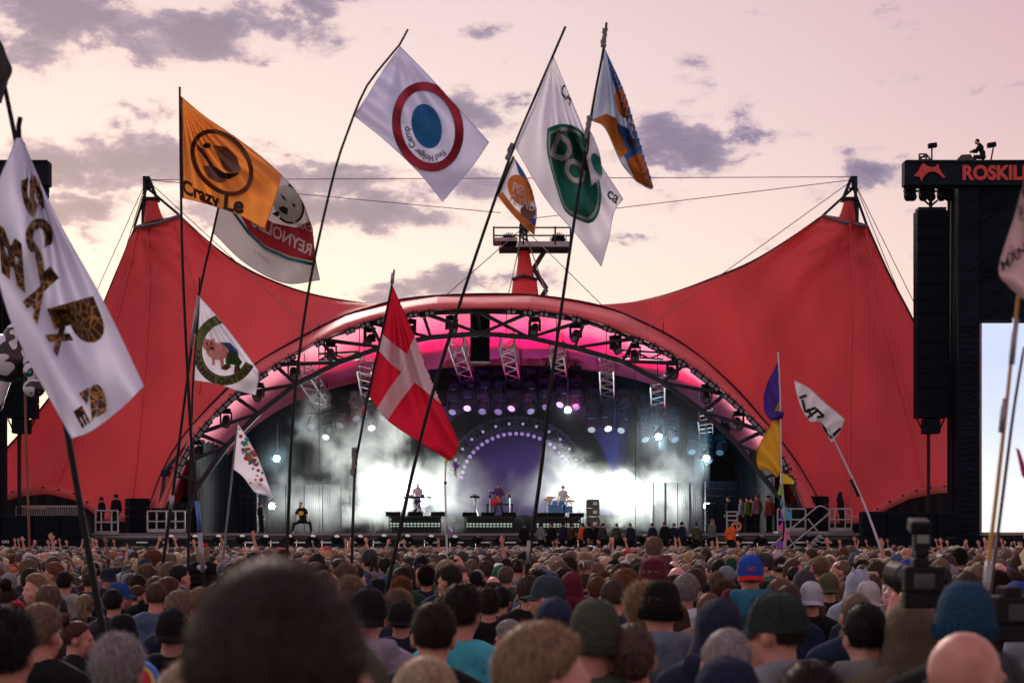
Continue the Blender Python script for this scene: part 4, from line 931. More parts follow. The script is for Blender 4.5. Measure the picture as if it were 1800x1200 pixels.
def jacket_mb(J, hood=False, short=False, loose=1.0, hem=.84):
    mb = MB(); n0 = J['neck']; e = .022 * loose
    mb.ell(J['chest'] + V((0, 0, .01)), (.185 + e, .118 + e, .19), 14, 10); mb.ell(J['waist'], (.165 + e, .115 + e, .17), 12, 8); mb.ell(J['pel'] + V((0, 0, .0)), (.17 + e, .12 + e, .12), 12, 8)
    mb.tube([J['shL'] + V((.0, 0, .0)), n0 + V((-.08, -.01, -.01)), n0 + V((.08, -.01, -.01)), J['shR']], [.062 + e, .066 + e, .066 + e, .062 + e], 10)
    mb.ell(n0 + V((0, -.01, -.05)), (.11, .09, .07))
    pts = [n0 + V((.068 * math.cos(a), .066 * math.sin(a) - .0, .028 + .012 * math.sin(-a))) for a in [2 * math.pi * i / 14 for i in range(15)]]
    mb.tube(pts, .020, 6)                                   # collar
    for s in 'LR':
        if short: mb.cap_(J['sh' + s], J['sh' + s].lerp(J['el' + s], .6), .066 + e * .6, .060 + e * .6)
        else: mb.cap_(J['sh' + s], J['el' + s], .064 + e * .6, .052 + e * .6); mb.cap_(J['el' + s], J['el' + s].lerp(J['wr' + s], .93), .052 + e * .6, .040 + e * .4)
    if hood:
        mb.tube([n0 + V((-.10, .03, .03)), n0 + V((-.115, -.06, .045)), n0 + V((0, -.13, .035)), n0 + V((.115, -.06, .045)), n0 + V((.10, .03, .03))], [.03, .048, .062, .048, .03], 10)
        mb.ell(n0 + V((0, -.12, -.04)), (.10, .05, .10))
    return mb
def trousers_mb(J):
    mb = MB(); mb.ell(J['pel'] + V((0, 0, -.03)), (.175, .125, .12), 12, 8)
    for s in 'LR': mb.cap_(J['hip' + s], J['knee' + s], .100, .072); mb.cap_(J['knee' + s], J['ank' + s] + V((0, 0, .02)), .072, .062)
    return mb
def shoes_mb(J):
    mb = MB()
    for s in 'LR': a = J['ank' + s]; mb.bbox(a + V((0, .06, -.045)), (.10, .28, .075), .4); mb.ell(a + V((0, 0, 0)), (.052, .06, .06), 10, 6)
    return mb
# ---- heads: hair and hats are shells round the skull (centre at BASE head)
HC = BASE['head'] + V((0, -.012, .035)); HR = V((.075, .096, .092))
def shell(name, mt, thick, mask, rough=.004, nu=40, nv=26, seed=0, nscale=30, strands=0, slen=.02, sdown=.5, ext=None, swid=.0012):
    """hair: a skull shell kept where mask(direction)>0; strands are tiny tapering blades standing on it"""
    random.seed(seed); mb = MB(); vs = []; keep = {}
    for i in range(nv + 1):
        th = math.pi * i / nv
        for j in range(nu):
            ph = 2 * math.pi * j / nu; d = V((math.sin(th) * math.cos(ph), math.sin(th) * math.sin(ph), math.cos(th)))
            k = mask(d); f = max(-.004, min(1, k * 5)); t = thick(d) if callable(thick) else thick
            off = (t + rough * .9 * mnoise.noise(d * nscale * .3 + V((seed, 0, 0))) + rough * mnoise.noise(d * nscale)) * f - (.006 if f <= 0 else 0)
            p = HC + V((d.x * (HR.x + off), d.y * (HR.y + off), d.z * (HR.z + off)))
            if ext: p = ext(p, d, k)
            keep[(i, j)] = k > -.04; vs.append(p)
    fs = []
    for i in range(nv):
        for j in range(nu):
            j2 = (j + 1) % nu
            if keep[(i, j)] or keep[(i + 1, j)] or keep[(i, j2)] or keep[(i + 1, j2)]: fs.append((i * nu + j, (i + 1) * nu + j, (i + 1) * nu + j2, i * nu + j2))
    mb.add(vs, fs); c = 0
    while c < strands:
        z = random.uniform(-.8, 1); a = random.random() * 6.283; r = math.sqrt(1 - z * z); d = V((r * math.cos(a), r * math.sin(a), z))
        k = mask(d)
        if k < .02: continue
        t = (thick(d) if callable(thick) else thick) * min(1, k * 5); p = HC + V((d.x * (HR.x + t), d.y * (HR.y + t), d.z * (HR.z + t)))
        if ext: p = ext(p, d, k)
        down = V((0, -.4, -1)) - d * d.dot(V((0, -.4, -1))); down = down.normalized() if down.length > .1 else V((1, 0, 0))
        g = (d * (1 - sdown) + down * sdown + V((random.gauss(0, .35), random.gauss(0, .35), random.gauss(0, .35)))).normalized()
        sd = g.cross(d); sd = sd.normalized() * swid if sd.length > .05 else V((swid, 0, 0)); L = slen * random.uniform(.5, 1.3)
        mb.add([p - d * .003 - sd, p - d * .003 + sd, p + g * L], [(0, 1, 2)]); c += 1
    return mb.mesh(name, mt, True)
def mk_short(d): return min(d.z + .42 + (0.62 if d.y > 0 else 0) * max(0, d.y) * 1.0 - (0 if d.y < .3 else (d.y - .3) * .9), 1.0) - (.28 if abs(d.x) > .78 and d.y > -.25 else 0)
def mk_hair(d):                    # hairline: low at the nape, over the ears, high on the forehead
    line = -.62 if d.y < -.35 else (-.62 + (d.y + .35) / .75 * .82 if d.y < .4 else .20 + (d.y - .4) * .75)
    if abs(d.x) > .72 and -.35 < d.y < .45: line = max(line, -.18)
    return d.z - line
def mk_long(d):
    line = -.95 if d.y < .1 else -.95 + (d.y - .1) / .5 * 1.25
    return d.z - min(line, .55)
def mk_fringe(d): return min(mk_hair(d), .38 - d.z + .06 * mnoise.noise(d * 3))
def mk_recede(d): return min(mk_hair(d), max(.55 - d.z, .1 - d.y))
def e_long(p, d, k):
    if d.z < .0 and d.y < .35: f = -d.z; p = V((p.x * (1 + .25 * f), p.y - .018 * f, p.z - .17 * f ** 1.2))
    return p
HAIR = {}
def build_hairs():
    HAIR['short'] = shell('hair', HAIRM, lambda d: .010 + .012 * max(0, d.z), mk_hair, .003, seed=1, strands=5200, slen=.013, sdown=.7)
    HAIR['buzz'] = shell('hair', HAIRM, .004, mk_hair, .0012, seed=2, strands=4200, slen=.006, sdown=.3)
    HAIR['full'] = shell('hair', HAIRM, lambda d: .016 + .022 * max(0, d.z), mk_hair, .006, seed=3, strands=5200, slen=.024, sdown=.75)
    HAIR['curly'] = shell('hair', HAIRM, lambda d: .014 + .020 * max(0, d.z), mk_hair, .009, seed=4, nscale=46, strands=5600, slen=.028, sdown=.1)
    HAIR['quiff'] = shell('hair', HAIRM, lambda d: .008 + .045 * max(0, d.z) * (1 if d.y > -.2 else .4), mk_hair, .006, seed=5, strands=5200, slen=.036, sdown=.35)
    HAIR['long'] = shell('hair', HAIRM, .014, mk_long, .004, seed=6, nscale=40, strands=2600, slen=.035, sdown=.97, ext=e_long, nv=40)
    HAIR['fringe'] = shell('hair', HAIRM, .007, mk_fringe, .002, seed=7, strands=1600, slen=.010, sdown=.6)
    HAIR['thin'] = shell('hair', HAIRM, .006, mk_recede, .002, seed=8, strands=1800, slen=.010, sdown=.6)
    # tied-back hair with a bun or a tail
    for nm, add in (('bun', 0), ('topbun', 1), ('tail', 2)):
        me = shell('hair', HAIRM, .010, mk_hair, .003, seed=9 + add, nscale=36, strands=1800, slen=.03, sdown=.9); bm = bmesh.new(); bm.from_mesh(me); b2 = MB(); random.seed(add)
        if add < 2:
            c = HC + (V((0, -.118, -.035)) if add == 0 else V((0, -.075, .105)))
            for k in range(7): a = k * .9; b2.ell(c + V((.018 * math.cos(a), .006 * math.sin(a * 2), .018 * math.sin(a))), (.030, .026, .028), 10, 7)
            for k in range(500):
                d = V((random.gauss(0, 1), random.gauss(0, 1), random.gauss(0, 1))).normalized(); t = d.cross(V((0, 1, 0))).normalized(); q = c + d * .046; b2.add([q - d * .002, q + d.cross(t) * .003, q + t * .03 + d * .004], [(0, 1, 2)])
        else:
            for k in range(26):
                a = random.random() * 6.28; r = .02 * math.sqrt(random.random()); o = V((r * math.cos(a), 0, r * math.sin(a))); s = HC + V((0, -.085, .02)) + o * .6
                b2.tube([s, s + V((o.x, -.05, -.02 + o.z)), s + V((o.x * 2, -.065, -.12)), s + V((o.x * 2.4, -.05, -.22 - random.random() * .06))], [.008, .010, .008, .002], 5)
        tmp = b2.mesh('t', HAIRM, True); bm.from_mesh(tmp); bm.to_mesh(me); bm.free(); HAIR[nm] = me
    me = HAIR['buzz'].copy(); bm = bmesh.new(); bm.from_mesh(me); b2 = MB(); random.seed(4)
    for k in range(700):
        y = random.uniform(-.09, .08); x = random.gauss(0, .012); z = math.sqrt(max(0, 1 - (y / .098) ** 2)) * .093; p = HC + V((x, y, z)); L = random.uniform(.02, .05); b2.add([p - V((.002, 0, 0)), p + V((.002, 0, 0)), p + V((random.gauss(0, .008), random.gauss(0, .008) - .005, L))], [(0, 1, 2)])
    bm.from_mesh(b2.mesh('t', HAIRM)); bm.to_mesh(me); bm.free(); HAIR['mohawk'] = me
build_hairs()
def sweep_dome(prof, nu=28, sq=1.0):
    """hat dome from (scale, z) rings round the skull centre, a little longer than wide"""
    vs = []; n = nu
    for r, z in prof:
        for j in range(n): a = 2 * math.pi * j / n; vs.append(HC + V((r * .083 * math.cos(a), r * .104 * math.sin(a), z)))
    fs = [(i * n + j, i * n + (j + 1) % n, (i + 1) * n + (j + 1) % n, (i + 1) * n + j) for i in range(len(prof) - 1) for j in range(n)]
    fs.append(tuple(range(n)))
    return vs, fs
def brim(mb, r0, r1, z, front, drop=.02, wid=1.0):
    """peak of a cap, curved, on the front (+1) or the back (-1)"""
    n = 14; a_ = []; b_ = []; 
    for i in range(n + 1):
        a = R_(-72 + 144 * i / n) ; x = math.sin(a); y = math.cos(a)
        a_.append(HC + V((.084 * x, front * .103 * y, z))); b_.append(HC + V((.088 * x * wid, front * (.103 * y + r1 * (.25 + .75 * y)), z - drop * (1 - .0 * y) - .012 * x * x)))
    up = a_ + b_; lo = [p - V((0, 0, .005)) for p in up]; m = n + 1; N2 = 2 * m
    fs = [(i, i + 1, m + i + 1, m + i) for i in range(n)] + [(N2 + i, N2 + m + i, N2 + m + i + 1, N2 + i + 1) for i in range(n)] + [(m + i, m + i + 1, N2 + m + i + 1, N2 + m + i) for i in range(n)]
    mb.add(up + lo, fs)
HAT = {}
def build_hats():
    # knitted beanie with a turned-up cuff
    mb = MB(); mb.add(*sweep_dome([(.10, .120), (.45, .114), (.75, .097), (.96, .060), (1.06, .01), (1.09, -.03), (1.08, -.05)]))
    mb.add(*sweep_dome([(1.09, -.006), (1.15, -.012), (1.15, -.052), (1.09, -.060)]))
    for k in range(30): a = 2 * math.pi * k / 30; pts = [HC + V((r * .083 * math.cos(a), r * .104 * math.sin(a), z)) for r, z in ((1.155, -.012), (1.155, -.052))]; mb.tube(pts, .004, 4, False)
    HAT['beanie'] = mb.mesh('beanie', KNIT, True)
    def capdome(): mb = MB(); mb.add(*sweep_dome([(.06, .118), (.40, .115), (.72, .098), (.95, .062), (1.06, .02), (1.08, -.012), (1.07, -.020)])); mb.ell(HC + V((0, 0, .119)), (.008, .008, .005), 8, 5); return mb
    def seams(mb):
        for k in range(6): a = 2 * math.pi * (k + .5) / 6; mb.tube([HC + V((r * .0835 * math.cos(a), r * .1045 * math.sin(a), z + .001)) for r, z in ((.08, .118), (.40, .115), (.72, .098), (.95, .062), (1.06, .02), (1.08, -.012))], .0016, 4, False)
    mb = capdome(); seams(mb); HAT['cap'] = mb.mesh('cap', CLOTH, True)
    mb = MB(); brim(mb, 0, .075, -.012, 1); HAT['peak_front'] = mb.mesh('peak', CLOTH, True)
    mb = MB(); brim(mb, 0, .07, -.014, -1, .028); HAT['peak_back'] = mb.mesh('peak', CLOTH, True)
    mb = MB(); mb.tube([HC + V((.088 * math.sin(a), -.110 * math.cos(a), -.006)) for a in [R_(-34 + 68 * i / 8) for i in range(9)]], .007, 4); HAT['strap'] = mb.mesh('strap', CLOTH, True)
    mb = MB(); brim(mb, 0, .075, -.012, 1, .028); 
    mb = MB(); mb.add(*sweep_dome([(.25, .112), (.85, .108), (.98, .08), (1.05, .01), (1.07, -.012), (1.22, -.035), (1.50, -.062), (1.50, -.066), (1.2, -.042)])); HAT['bucket'] = mb.mesh('bucket_hat', CLOTH, True)
    mb = MB(); mb.add(*sweep_dome([(.30, .105), (.62, .125), (.86, .115), (.98, .06), (1.05, .012), (1.3, .004), (1.75, -.006), (1.95, .006), (1.95, .001), (1.3, -.003)])); HAT['straw'] = mb.mesh('straw_hat', KNIT, True)
    # hood worn up: shell open at the face, running into the shoulders
    mb = MB(); rows = []
    for i in range(16):
        th = R_(-8 + 196 * i / 15) * .86; row = []
        for j in range(15):
            ph = R_(-92 + 184 * j / 14); c = math.cos(ph); s_ = math.sin(ph); y = -.115 * c; x = .100 * s_; z = math.cos(th); 
            rr = math.sin(max(th, .02)) if th < math.pi / 2 else 1.0
            yy = .055 - (.055 + .118) * c * (1 if th > .6 else .55 + .45 * th / .6) * max(rr, .35); xx = .102 * s_ * max(rr, .40) * (1.0 if th < 1.9 else 1 + .35 * (th - 1.9)); zz = .118 * z if th < math.pi / 2 else -.17 * (th - math.pi / 2) / 1.3
            row.append(HC + V((xx, yy, zz + (.012 * mnoise.noise(V((xx * 25, yy * 25, zz * 25)))))))
        rows.append(row)
    mb.grid(rows); me = mb.mesh('hood', CLOTH, True); bm = bmesh.new(); bm.from_mesh(me); bmesh.ops.recalc_face_normals(bm, faces=bm.faces); bmesh.ops.solidify(bm, geom=bm.faces[:], thickness=.008); bm.to_mesh(me); bm.free(); HAT['hood'] = me
    mb = MB(); mb.add(*sweep_dome([(1.05, .052), (1.10, .046), (1.10, .016), (1.05, .010)]))
    for s in (-1, 1): mb.tube([HC + V((s * .01, -.118, .03)), HC + V((s * .03, -.135, .0)), HC + V((s * .035, -.13, -.05))], [.012, .010, .003], 6)
    mb.ell(HC + V((0, -.116, .03)), (.016, .012, .014), 8, 6); HAT['bandana'] = mb.mesh('bandana', CLOTH, True)
    mb = MB()
    for s in (-1, 1): mb.add([HC + V(v) for v in ((s * .045 - .022, .0, .100), (s * .045 + .022, 0, .100), (s * .055, 0, .150), (s * .045, -.022, .1))], [(0, 1, 2), (1, 3, 2), (3, 0, 2)])
    HAT['ears'] = mb.mesh('hood_ears', CLOTH)
    mb = MB(); mb.ell(HC + V((0, -.02, -.03)), (.0, .0, .0), 4, 3)
    mb = MB()
    for s in (-1, 1): mb.tube([HC + V((s * .066, .098, -.028)), HC + V((s * .088, .05, -.028)), HC + V((s * .092, -.02, -.030)), HC + V((s * .088, -.045, -.045))], .0045, 5)
    for s in (-1, 1): mb.tube([HC + V((s * .036 + .026 * math.cos(a), .104 - .01 * abs(math.cos(a)), -.038 + .018 * math.sin(a))) for a in [2 * math.pi * i / 12 for i in range(13)]], .003, 4)
    HAT['glasses'] = mb.mesh('glasses', DARKM)
build_hats()
def eyes_mesh():
    mb = MB(); H = BASE['head']
    for s in (-1, 1): mb.ell(H + V((s * .031, .083, .004)), (.013, .007, .006), 8, 6)
    return mb.mesh('eyes', mat('eye_dark', (.03, .025, .02), .3), True)
EYES = eyes_mesh()
def lips_mesh():
    mb = MB(); H = BASE['head']; mb.tube([H + V((-.022, .097, -.062)), H + V((0, .105, -.060)), H + V((.022, .097, -.062))], [.003, .006, .003], 6); return mb.mesh('lips', mat('lip', (.38, .13, .12), .5), True)
LIPS = lips_mesh()
BODY = {}; JACK = {}; TROU = None
def build_bodies():
    global TROU, SHOE
    for nm, J in (('stand', BASE), ('up2', UP2), ('up1', UP1), ('hold', HOLD)):
        BODY[nm] = remesh(body_mb(J), .0085, 5200, 'person', SKIN, 2)
        for kind, kw in (('jacket', {}), ('hoodie', dict(hood=True)), ('tee', dict(short=True, loose=.5))):
            if nm in ('up2', 'up1') and kind == 'hoodie': JACK[(nm, kind)] = JACK[(nm, 'jacket')]; continue
            JACK[(nm, kind)] = remesh(jacket_mb(J, **kw), .016, 1800, kind, CLOTH, 3)
    TROU = remesh(trousers_mb(BASE), .018, 700, 'trousers', CLOTH, 2)
    SHOE = shoes_mb(BASE).mesh('shoes', DARKM, True)
build_bodies()
CLOTHC = dict(black=(.010, .010, .013), navy=(.016, .022, .045), charcoal=(.035, .037, .043), grey=(.16, .17, .19), olive=(.060, .062, .040), brown=(.07, .045, .03), maroon=(.085, .012, .022), teal=(.03, .16, .21), turquoise=(.06, .36, .46),
              blue=(.02, .055, .22), white=(.58, .58, .62), red=(.42, .02, .03), green=(.02, .11, .06), tan=(.26, .19, .12), pink=(.45, .12, .25), orange=(.65, .12, .03), yellow=(.6, .42, .05), denim=(.06, .09, .16), purple=(.10, .04, .18), lightgrey=(.24, .25, .29), beige=(.36, .30, .23))
HAIRC = dict(black=(.012, .010, .011), dark=(.026, .016, .012), brown=(.088, .052, .037), light=(.20, .130, .092), blond=(.28, .19, .115), fair=(.38, .29, .20), grey=(.30, .28, .28), ginger=(.19, .075, .036), auburn=(.10, .036, .022))
SKINC = [(.46, .215, .165), (.50, .25, .20), (.42, .19, .14), (.52, .26, .215), (.20, .11, .075)]
PEOPLE = []
def person(label, x, y, ztop, yaw=0, hair='short', hc='brown', hat=None, hatc='black', top='jacket', tc='black', legs='navy', pos='stand', skin=0, group=None, z0=0.0, face=False, capdir='back', glasses=False, extra=None, width=1.0):
    hat_h = {'beanie': .020, 'cap': .018, 'bucket': .015, 'straw': .025, 'hood': .022}.get(hat, 0); hh = {'short': .020, 'full': .036, 'curly': .046, 'quiff': .05, 'buzz': .006, 'mohawk': .04, 'topbun': .03}.get(hair, .01)
    s = (ztop - z0) / (1.757 + max(hat_h, hh if not hat else 0))
    col = lambda c: CLOTHC[c] if isinstance(c, str) else c
    o = bpy.data.objects.new('person', BODY[pos]); COL.objects.link(o); o.location = (x, y, z0); o.rotation_euler = (R_(random.uniform(-2, 4)), R_(random.uniform(-3, 3)), yaw); _t = o.rotation_euler.to_matrix() @ V((0, 0, ztop - z0)); o.location.x -= _t.x; o.location.y -= _t.y
    o.scale = (s * width, s * width, s); o.color = (*SKINC[skin % 5], 1)
    tag(o, label, 'person', group); WORLD[o.name] = V((x, y, z0))
    j = random.uniform(.85, 1.15); hcol = tuple(c * j for c in HAIRC[hc])
    if hair and hair != 'bald' and hat != 'hood': child('hair', HAIR[hair], o, hcol)
    if top: child({'tee': 'shirt'}.get(top, top), JACK[(pos, top)], o, tuple(c * random.uniform(.9, 1.1) for c in col(tc)))
    child('trousers', TROU, o, col(legs)); child('shoes', SHOE, o)
    if hat == 'cap':
        c = child('cap', HAT['cap'], o, col(hatc)); p = child('peak', HAT['peak_back' if capdir == 'back' else 'peak_front'], c, col(extra if isinstance(extra, str) else hatc))
        if capdir != 'back': child('strap', HAT['strap'], c, col(hatc))
    elif hat: child({'bucket': 'bucket_hat', 'straw': 'straw_hat'}.get(hat, hat), HAT[hat], o, col(hatc))
    if extra == 'ears': child('hood_ear', HAT['ears'], o, col('pink' if hatc == 'charcoal' else hatc))
    if glasses: child('glasses', HAT['glasses'], o)
    if face: child('eyes', EYES, o); child('lips', LIPS, o)
    PEOPLE.append((x, y, s, z0)); return o
BAND = 'people on the stage'
# ================================================================== the crowd, people placed one by one
def at_head(px, ytop, w, zlo=1.56, zhi=2.0):
    d = F_PX * .178 / w; z = CAM_H + (HOR - ytop) / F_PX * d
    if ytop > HOR:
        if z < zlo: d = (CAM_H - zlo) * F_PX / (ytop - HOR); z = zlo
        if z > zhi: d = (CAM_H - zhi) * F_PX / (ytop - HOR) if zhi < CAM_H else d; z = min(z, zhi)
    return (px - 900) / F_PX * d, d, z
HAND = []
def hp(px, ytop, w, label, hair='short', hc='brown', hat=None, hatc='black', top='jacket', tc='black', yaw=0, skin=0, zhi=2.0, **k):
    x, d, z = at_head(px, ytop, w, zhi=zhi); random.seed(px * 7 + ytop)
    o = person(label, x, d, z, R_(yaw), hair, hc, hat, hatc, top, tc, skin=skin, group=None, **k); HAND.append((px, ytop, w, d)); return o
# front rows
hp(484, 969, 322, 'towering dark brown head out of focus, close in front of the lens', 'buzz', 'dark', top='jacket', tc='black', zhi=2.02)
hp(8, 1060, 104, 'man with thick black hair cut off by the picture edge', 'full', 'black', top='jacket', tc='charcoal')
hp(74, 1058, 74, 'man with short light brown hair and black high-collared jacket', 'short', 'light', tc='black', yaw=-16)
hp(138, 1085, 48, 'woman with reddish tied-up hair turning her face sideways', 'topbun', 'auburn', tc='black', yaw=-82, face=True)
hp(206, 1111, 92, 'person with smooth grey hair in front of the rainbow cushion', 'full', 'grey', tc='charcoal', skin=1)
hp(216, 1079, 54, 'person in black cap whose crown is white on top', None, 'dark', 'beanie', 'black', tc='navy')
hp(305, 1070, 62, 'man in black backwards cap beside the huge blurred head', 'short', 'black', 'cap', 'black', tc='black')
hp(275, 1022, 43, 'man with cropped brown hair in blue denim jacket', 'buzz', 'brown', tc='denim')
hp(314, 1035, 50, 'man with round sandy brown crop by the huge blurred head', 'short', 'light', tc='navy')
hp(198, 1033, 39, 'man with glossy black hair behind the black flagpole', 'short', 'black', tc='charcoal')
hp(210, 1023, 35, 'man in bright blue peaked cap looking sideways', 'short', 'brown', 'cap', 'blue', tc='black', yaw=-85, capdir='front', face=True)
hp(244, 1028, 31, 'man with short brown hair facing the man in blue cap', 'short', 'brown', tc='brown', yaw=-60, face=True)
hp(86, 1027, 43, 'person with fuzzy light brown hair behind the rust-brown pole', 'full', 'light', tc='charcoal')
hp(14, 1022, 40, 'girl with long brown hair and high bun at the picture edge', 'topbun', 'dark', tc='brown')
hp(113, 1003, 31, 'man with neat black hair and pale collar beside the flagpole', 'short', 'black', tc='lightgrey')
hp(150, 1043, 32, 'person with wavy blond ponytail beside the black flagpole', 'tail', 'blond', tc='navy')
hp(101, 1049, 42, 'person in dark beanie half hidden behind the light-haired man', None, 'dark', 'beanie', 'charcoal', tc='black')
hp(222, 984, 15, 'person wearing a tan straw hat with wide brim', 'short', 'brown', 'straw', 'tan', top='tee', tc='white')
hp(193, 984, 14, 'person wearing a cream sun hat next to the straw hat', 'short', 'brown', 'bucket', 'beige', tc='grey')
hp(136, 997, 18, 'person in green cap by the black flagpole', 'short', 'brown', 'cap', 'green', tc='navy')
hp(24, 996, 16, 'person in glowing orange cap near the rust-brown pole', 'short', 'brown', 'cap', 'orange', tc='black')
hp(29, 1056, 24, 'person in red woolly hat beside the girl with high bun', None, 'brown', 'beanie', 'red', top='hoodie', tc='white')
hp(190, 998, 27, 'youth in flower-patterned dark cap with face turned half back', 'short', 'dark', 'cap', 'navy', tc='navy', yaw=-150, capdir='front', face=True)
hp(15, 1006, 27, 'person in raised grey hood at the picture edge', None, 'dark', 'hood', 'grey', top='hoodie', tc='grey')
hp(298, 1012, 42, 'woman with auburn pinned-up hair between the tall poles', 'bun', 'auburn', tc='black', yaw=-50)
hp(352, 1031, 42, 'person with pale sandy hair under the girl on shoulders', 'short', 'blond', tc='tan')
hp(616, 1013, 46, 'man with swept-up light brown hair and pink ear', 'quiff', 'light', tc='grey', yaw=-35)
hp(648, 1034, 68, 'man in black snapback with blue strap and pale grey hoodie', 'short', 'dark', 'cap', 'black', top='hoodie', tc='lightgrey')
hp(664, 1017, 30, 'person in black bucket hat with a red label', 'short', 'dark', 'bucket', 'black', tc='charcoal')
hp(706, 1057, 50, 'person in black cap marked with one small red dot', 'short', 'dark', 'cap', 'black', tc='navy')
hp(765, 1056, 82, 'man with close brown hair and both red ears showing', 'short', 'dark', top='tee', tc='black', skin=1)
hp(813, 1024, 66, 'tall man with dark hair in turquoise shirt', 'full', 'dark', top='tee', tc='turquoise', yaw=-14)
hp(700, 1033, 47, 'person with fluffy light brown hair by the snapback wearer', 'curly', 'light', tc='navy')
hp(706, 1012, 33, 'person with curly ginger-brown hair at the black pole foot', 'curly', 'ginger', tc='brown')
hp(710, 995, 31, 'man with dark hair in bottle green jacket', 'short', 'dark', tc=(.02, .045, .03))
hp(751, 994, 29, 'man with upright dark brown hair in a navy coat', 'quiff', 'dark', tc='navy')
hp(789, 992, 38, 'man in brown jacket turning to look sideways', 'short', 'dark', tc='brown', yaw=48)
hp(858, 1032, 44, 'man with dark hair and black backpack collar', 'full', 'dark', tc='black')
hp(880, 1030, 40, 'person with black hair and a white earring', 'short', 'black', tc='black')
hp(745, 1147, 135, 'blurred pale cropped head low in front of the dark-haired man', 'buzz', 'fair', top='hoodie', tc='lightgrey')
hp(868, 1011, 31, 'bald man with shiny pink crown', 'fringe', 'brown', tc='charcoal', skin=3)
hp(835, 1003, 27, 'person in round black hat near the bald pink crown', None, 'dark', 'beanie', 'black', tc='charcoal')
hp(892, 1088, 44, 'man with wavy grey hair behind the blurred blond man', 'short', 'grey', tc='grey', yaw=40)
hp(963, 1011, 50, 'bearded man in navy peaked cap looking down sideways', 'short', 'brown', 'cap', (.03, .045, .065), tc='black', yaw=72, capdir='front', face=True)
hp(930, 1010, 42, 'person with brown hair just behind the navy peaked cap', 'full', 'brown', tc='black')
hp(1006, 1004, 36, 'person in raised maroon hood', None, 'dark', 'hood', 'maroon', top='hoodie', tc='maroon')
hp(1049, 1013, 34, 'person with coppery ginger hair beside the maroon hood', 'full', 'ginger', tc='olive')
hp(1079, 1016, 51, 'man with buzzed brown hair and navy collar', 'buzz', 'brown', tc='navy', yaw=-10)
hp(975, 1050, 66, 'person in dark blue-black raised hood', None, 'dark', 'hood', 'navy', top='hoodie', tc='navy')
hp(1047, 1052, 92, 'person in large dark olive beanie, slightly blurred', None, 'dark', 'beanie', (.05, .055, .038), top='jacket', tc='olive')
hp(955, 1090, 144, 'blurred man with combed blond-brown hair showing his forehead', 'short', 'blond', tc='tan', yaw=-62, skin=3)
hp(1108, 1092, 92, 'woman with brown hair knotted in a low bun', 'bun', 'brown', tc='beige')
hp(1030, 976, 25, 'person with blond hair tied in a white bandana', 'curly', 'fair', 'bandana', 'white', top='tee', tc='olive', yaw=-25)
hp(911, 983, 22, 'man with short dark mohawk', 'mohawk', 'dark', tc='lightgrey')
o = person('blond man in black jacket standing head and shoulders above the crowd', *[at_head(1149, 943, 29, zhi=2.2)[i] for i in (0, 1)], 2.0 + 12 / F_PX * 21.5, 0, 'full', 'light', tc='black', z0=.28); HAND.append((1149, 943, 29, 21.5))
CAPM = hp(1318, 976, 44, 'man in blue backwards cap with red brim and teal hoodie', 'short', 'light', 'cap', (.015, .06, .34), top='hoodie', tc=(.03, .14, .20), extra='red')
hp(1163, 1020, 69, 'man in black knitted beanie and grey-blue hoodie', 'short', 'brown', 'beanie', (.008, .008, .009), top='hoodie', tc=(.10, .13, .17))
OBEY = hp(1372, 980, 25, 'person in black cap lettered OBEY', 'short', 'dark', 'cap', 'black', tc='charcoal', capdir='front', yaw=0)
hp(1363, 1043, 90, 'man in dark greenish peaked cap at the crowd front', 'short', 'dark', 'cap', (.022, .03, .03), top='hoodie', tc='grey', yaw=50, capdir='front')
hp(1277, 1100, 100, 'balding man with thin grey hair, blurred, in front', 'thin', 'grey', tc='charcoal', skin=3)
hp(1278, 1157, 128, 'blurred navy woolly hat at the very bottom', None, 'dark', 'beanie', 'navy', tc='navy')
hp(1268, 1051, 76, 'person in raised dark navy hood near the black beanie', None, 'dark', 'hood', (.014, .017, .035), top='hoodie', tc='navy')
hp(1207, 1040, 38, 'person with tousled sandy blond hair beside the black beanie', 'full', 'blond', tc='white')
hp(1285, 1035, 44, 'person in maroon beanie behind the navy hood', None, 'dark', 'beanie', 'maroon', tc='charcoal')
hp(1247, 1042, 46, 'woman with long ginger hair', 'long', 'ginger', tc='tan')
hp(1207, 1008, 42, 'person with grey-brown round haircut', 'full', 'grey', tc='white')
hp(1190, 994, 40, 'bald man with bent head and orange earplugs', 'fringe', 'dark', tc='black', skin=0)
hp(1185, 984, 26, 'bald man with a ruddy pate', 'bald', 'dark', tc='grey', skin=3)
hp(1271, 1016, 42, 'person with tight curly brown hair below the grey cap', 'curly', 'brown', tc='navy')
hp(1262, 1003, 30, 'person with short curly dark hair under the grey cap wearer', 'curly', 'light', tc='black')
hp(1285, 980, 22, 'person in dark green beanie', None, 'dark', 'beanie', (.015, .06, .035), tc='black')
hp(1275, 995, 30, 'person in bluish grey flat cap beside the blue and red cap', 'short', 'light', 'cap', (.15, .17, .22), tc='black', capdir='front', yaw=30)
hp(1519, 1060, 80, 'man with very dark short hair in grey fleece hoodie', 'short', 'black', top='hoodie', tc=(.13, .12, .14), skin=1)
hp(1505, 1041, 62, 'shaven-headed man behind the man in grey fleece', 'buzz', 'light', tc='navy', skin=3)
hp(1426, 1023, 44, 'person in pale grey cap with a dark button', 'short', 'light', 'cap', (.36, .37, .42), tc='black')
hp(1526, 1022, 46, 'person in pale grey-pink cap near the bare head', 'short', 'light', 'cap', (.38, .34, .36), tc='navy')
hp(1432, 1050, 42, 'woman with greyish brown bob and rusty collar', 'long', 'brown', tc=(.12, .045, .03), top='hoodie')
hp(1386, 1027, 46, 'man with soft brown hair behind the greenish peaked cap', 'short', 'brown', tc='navy')
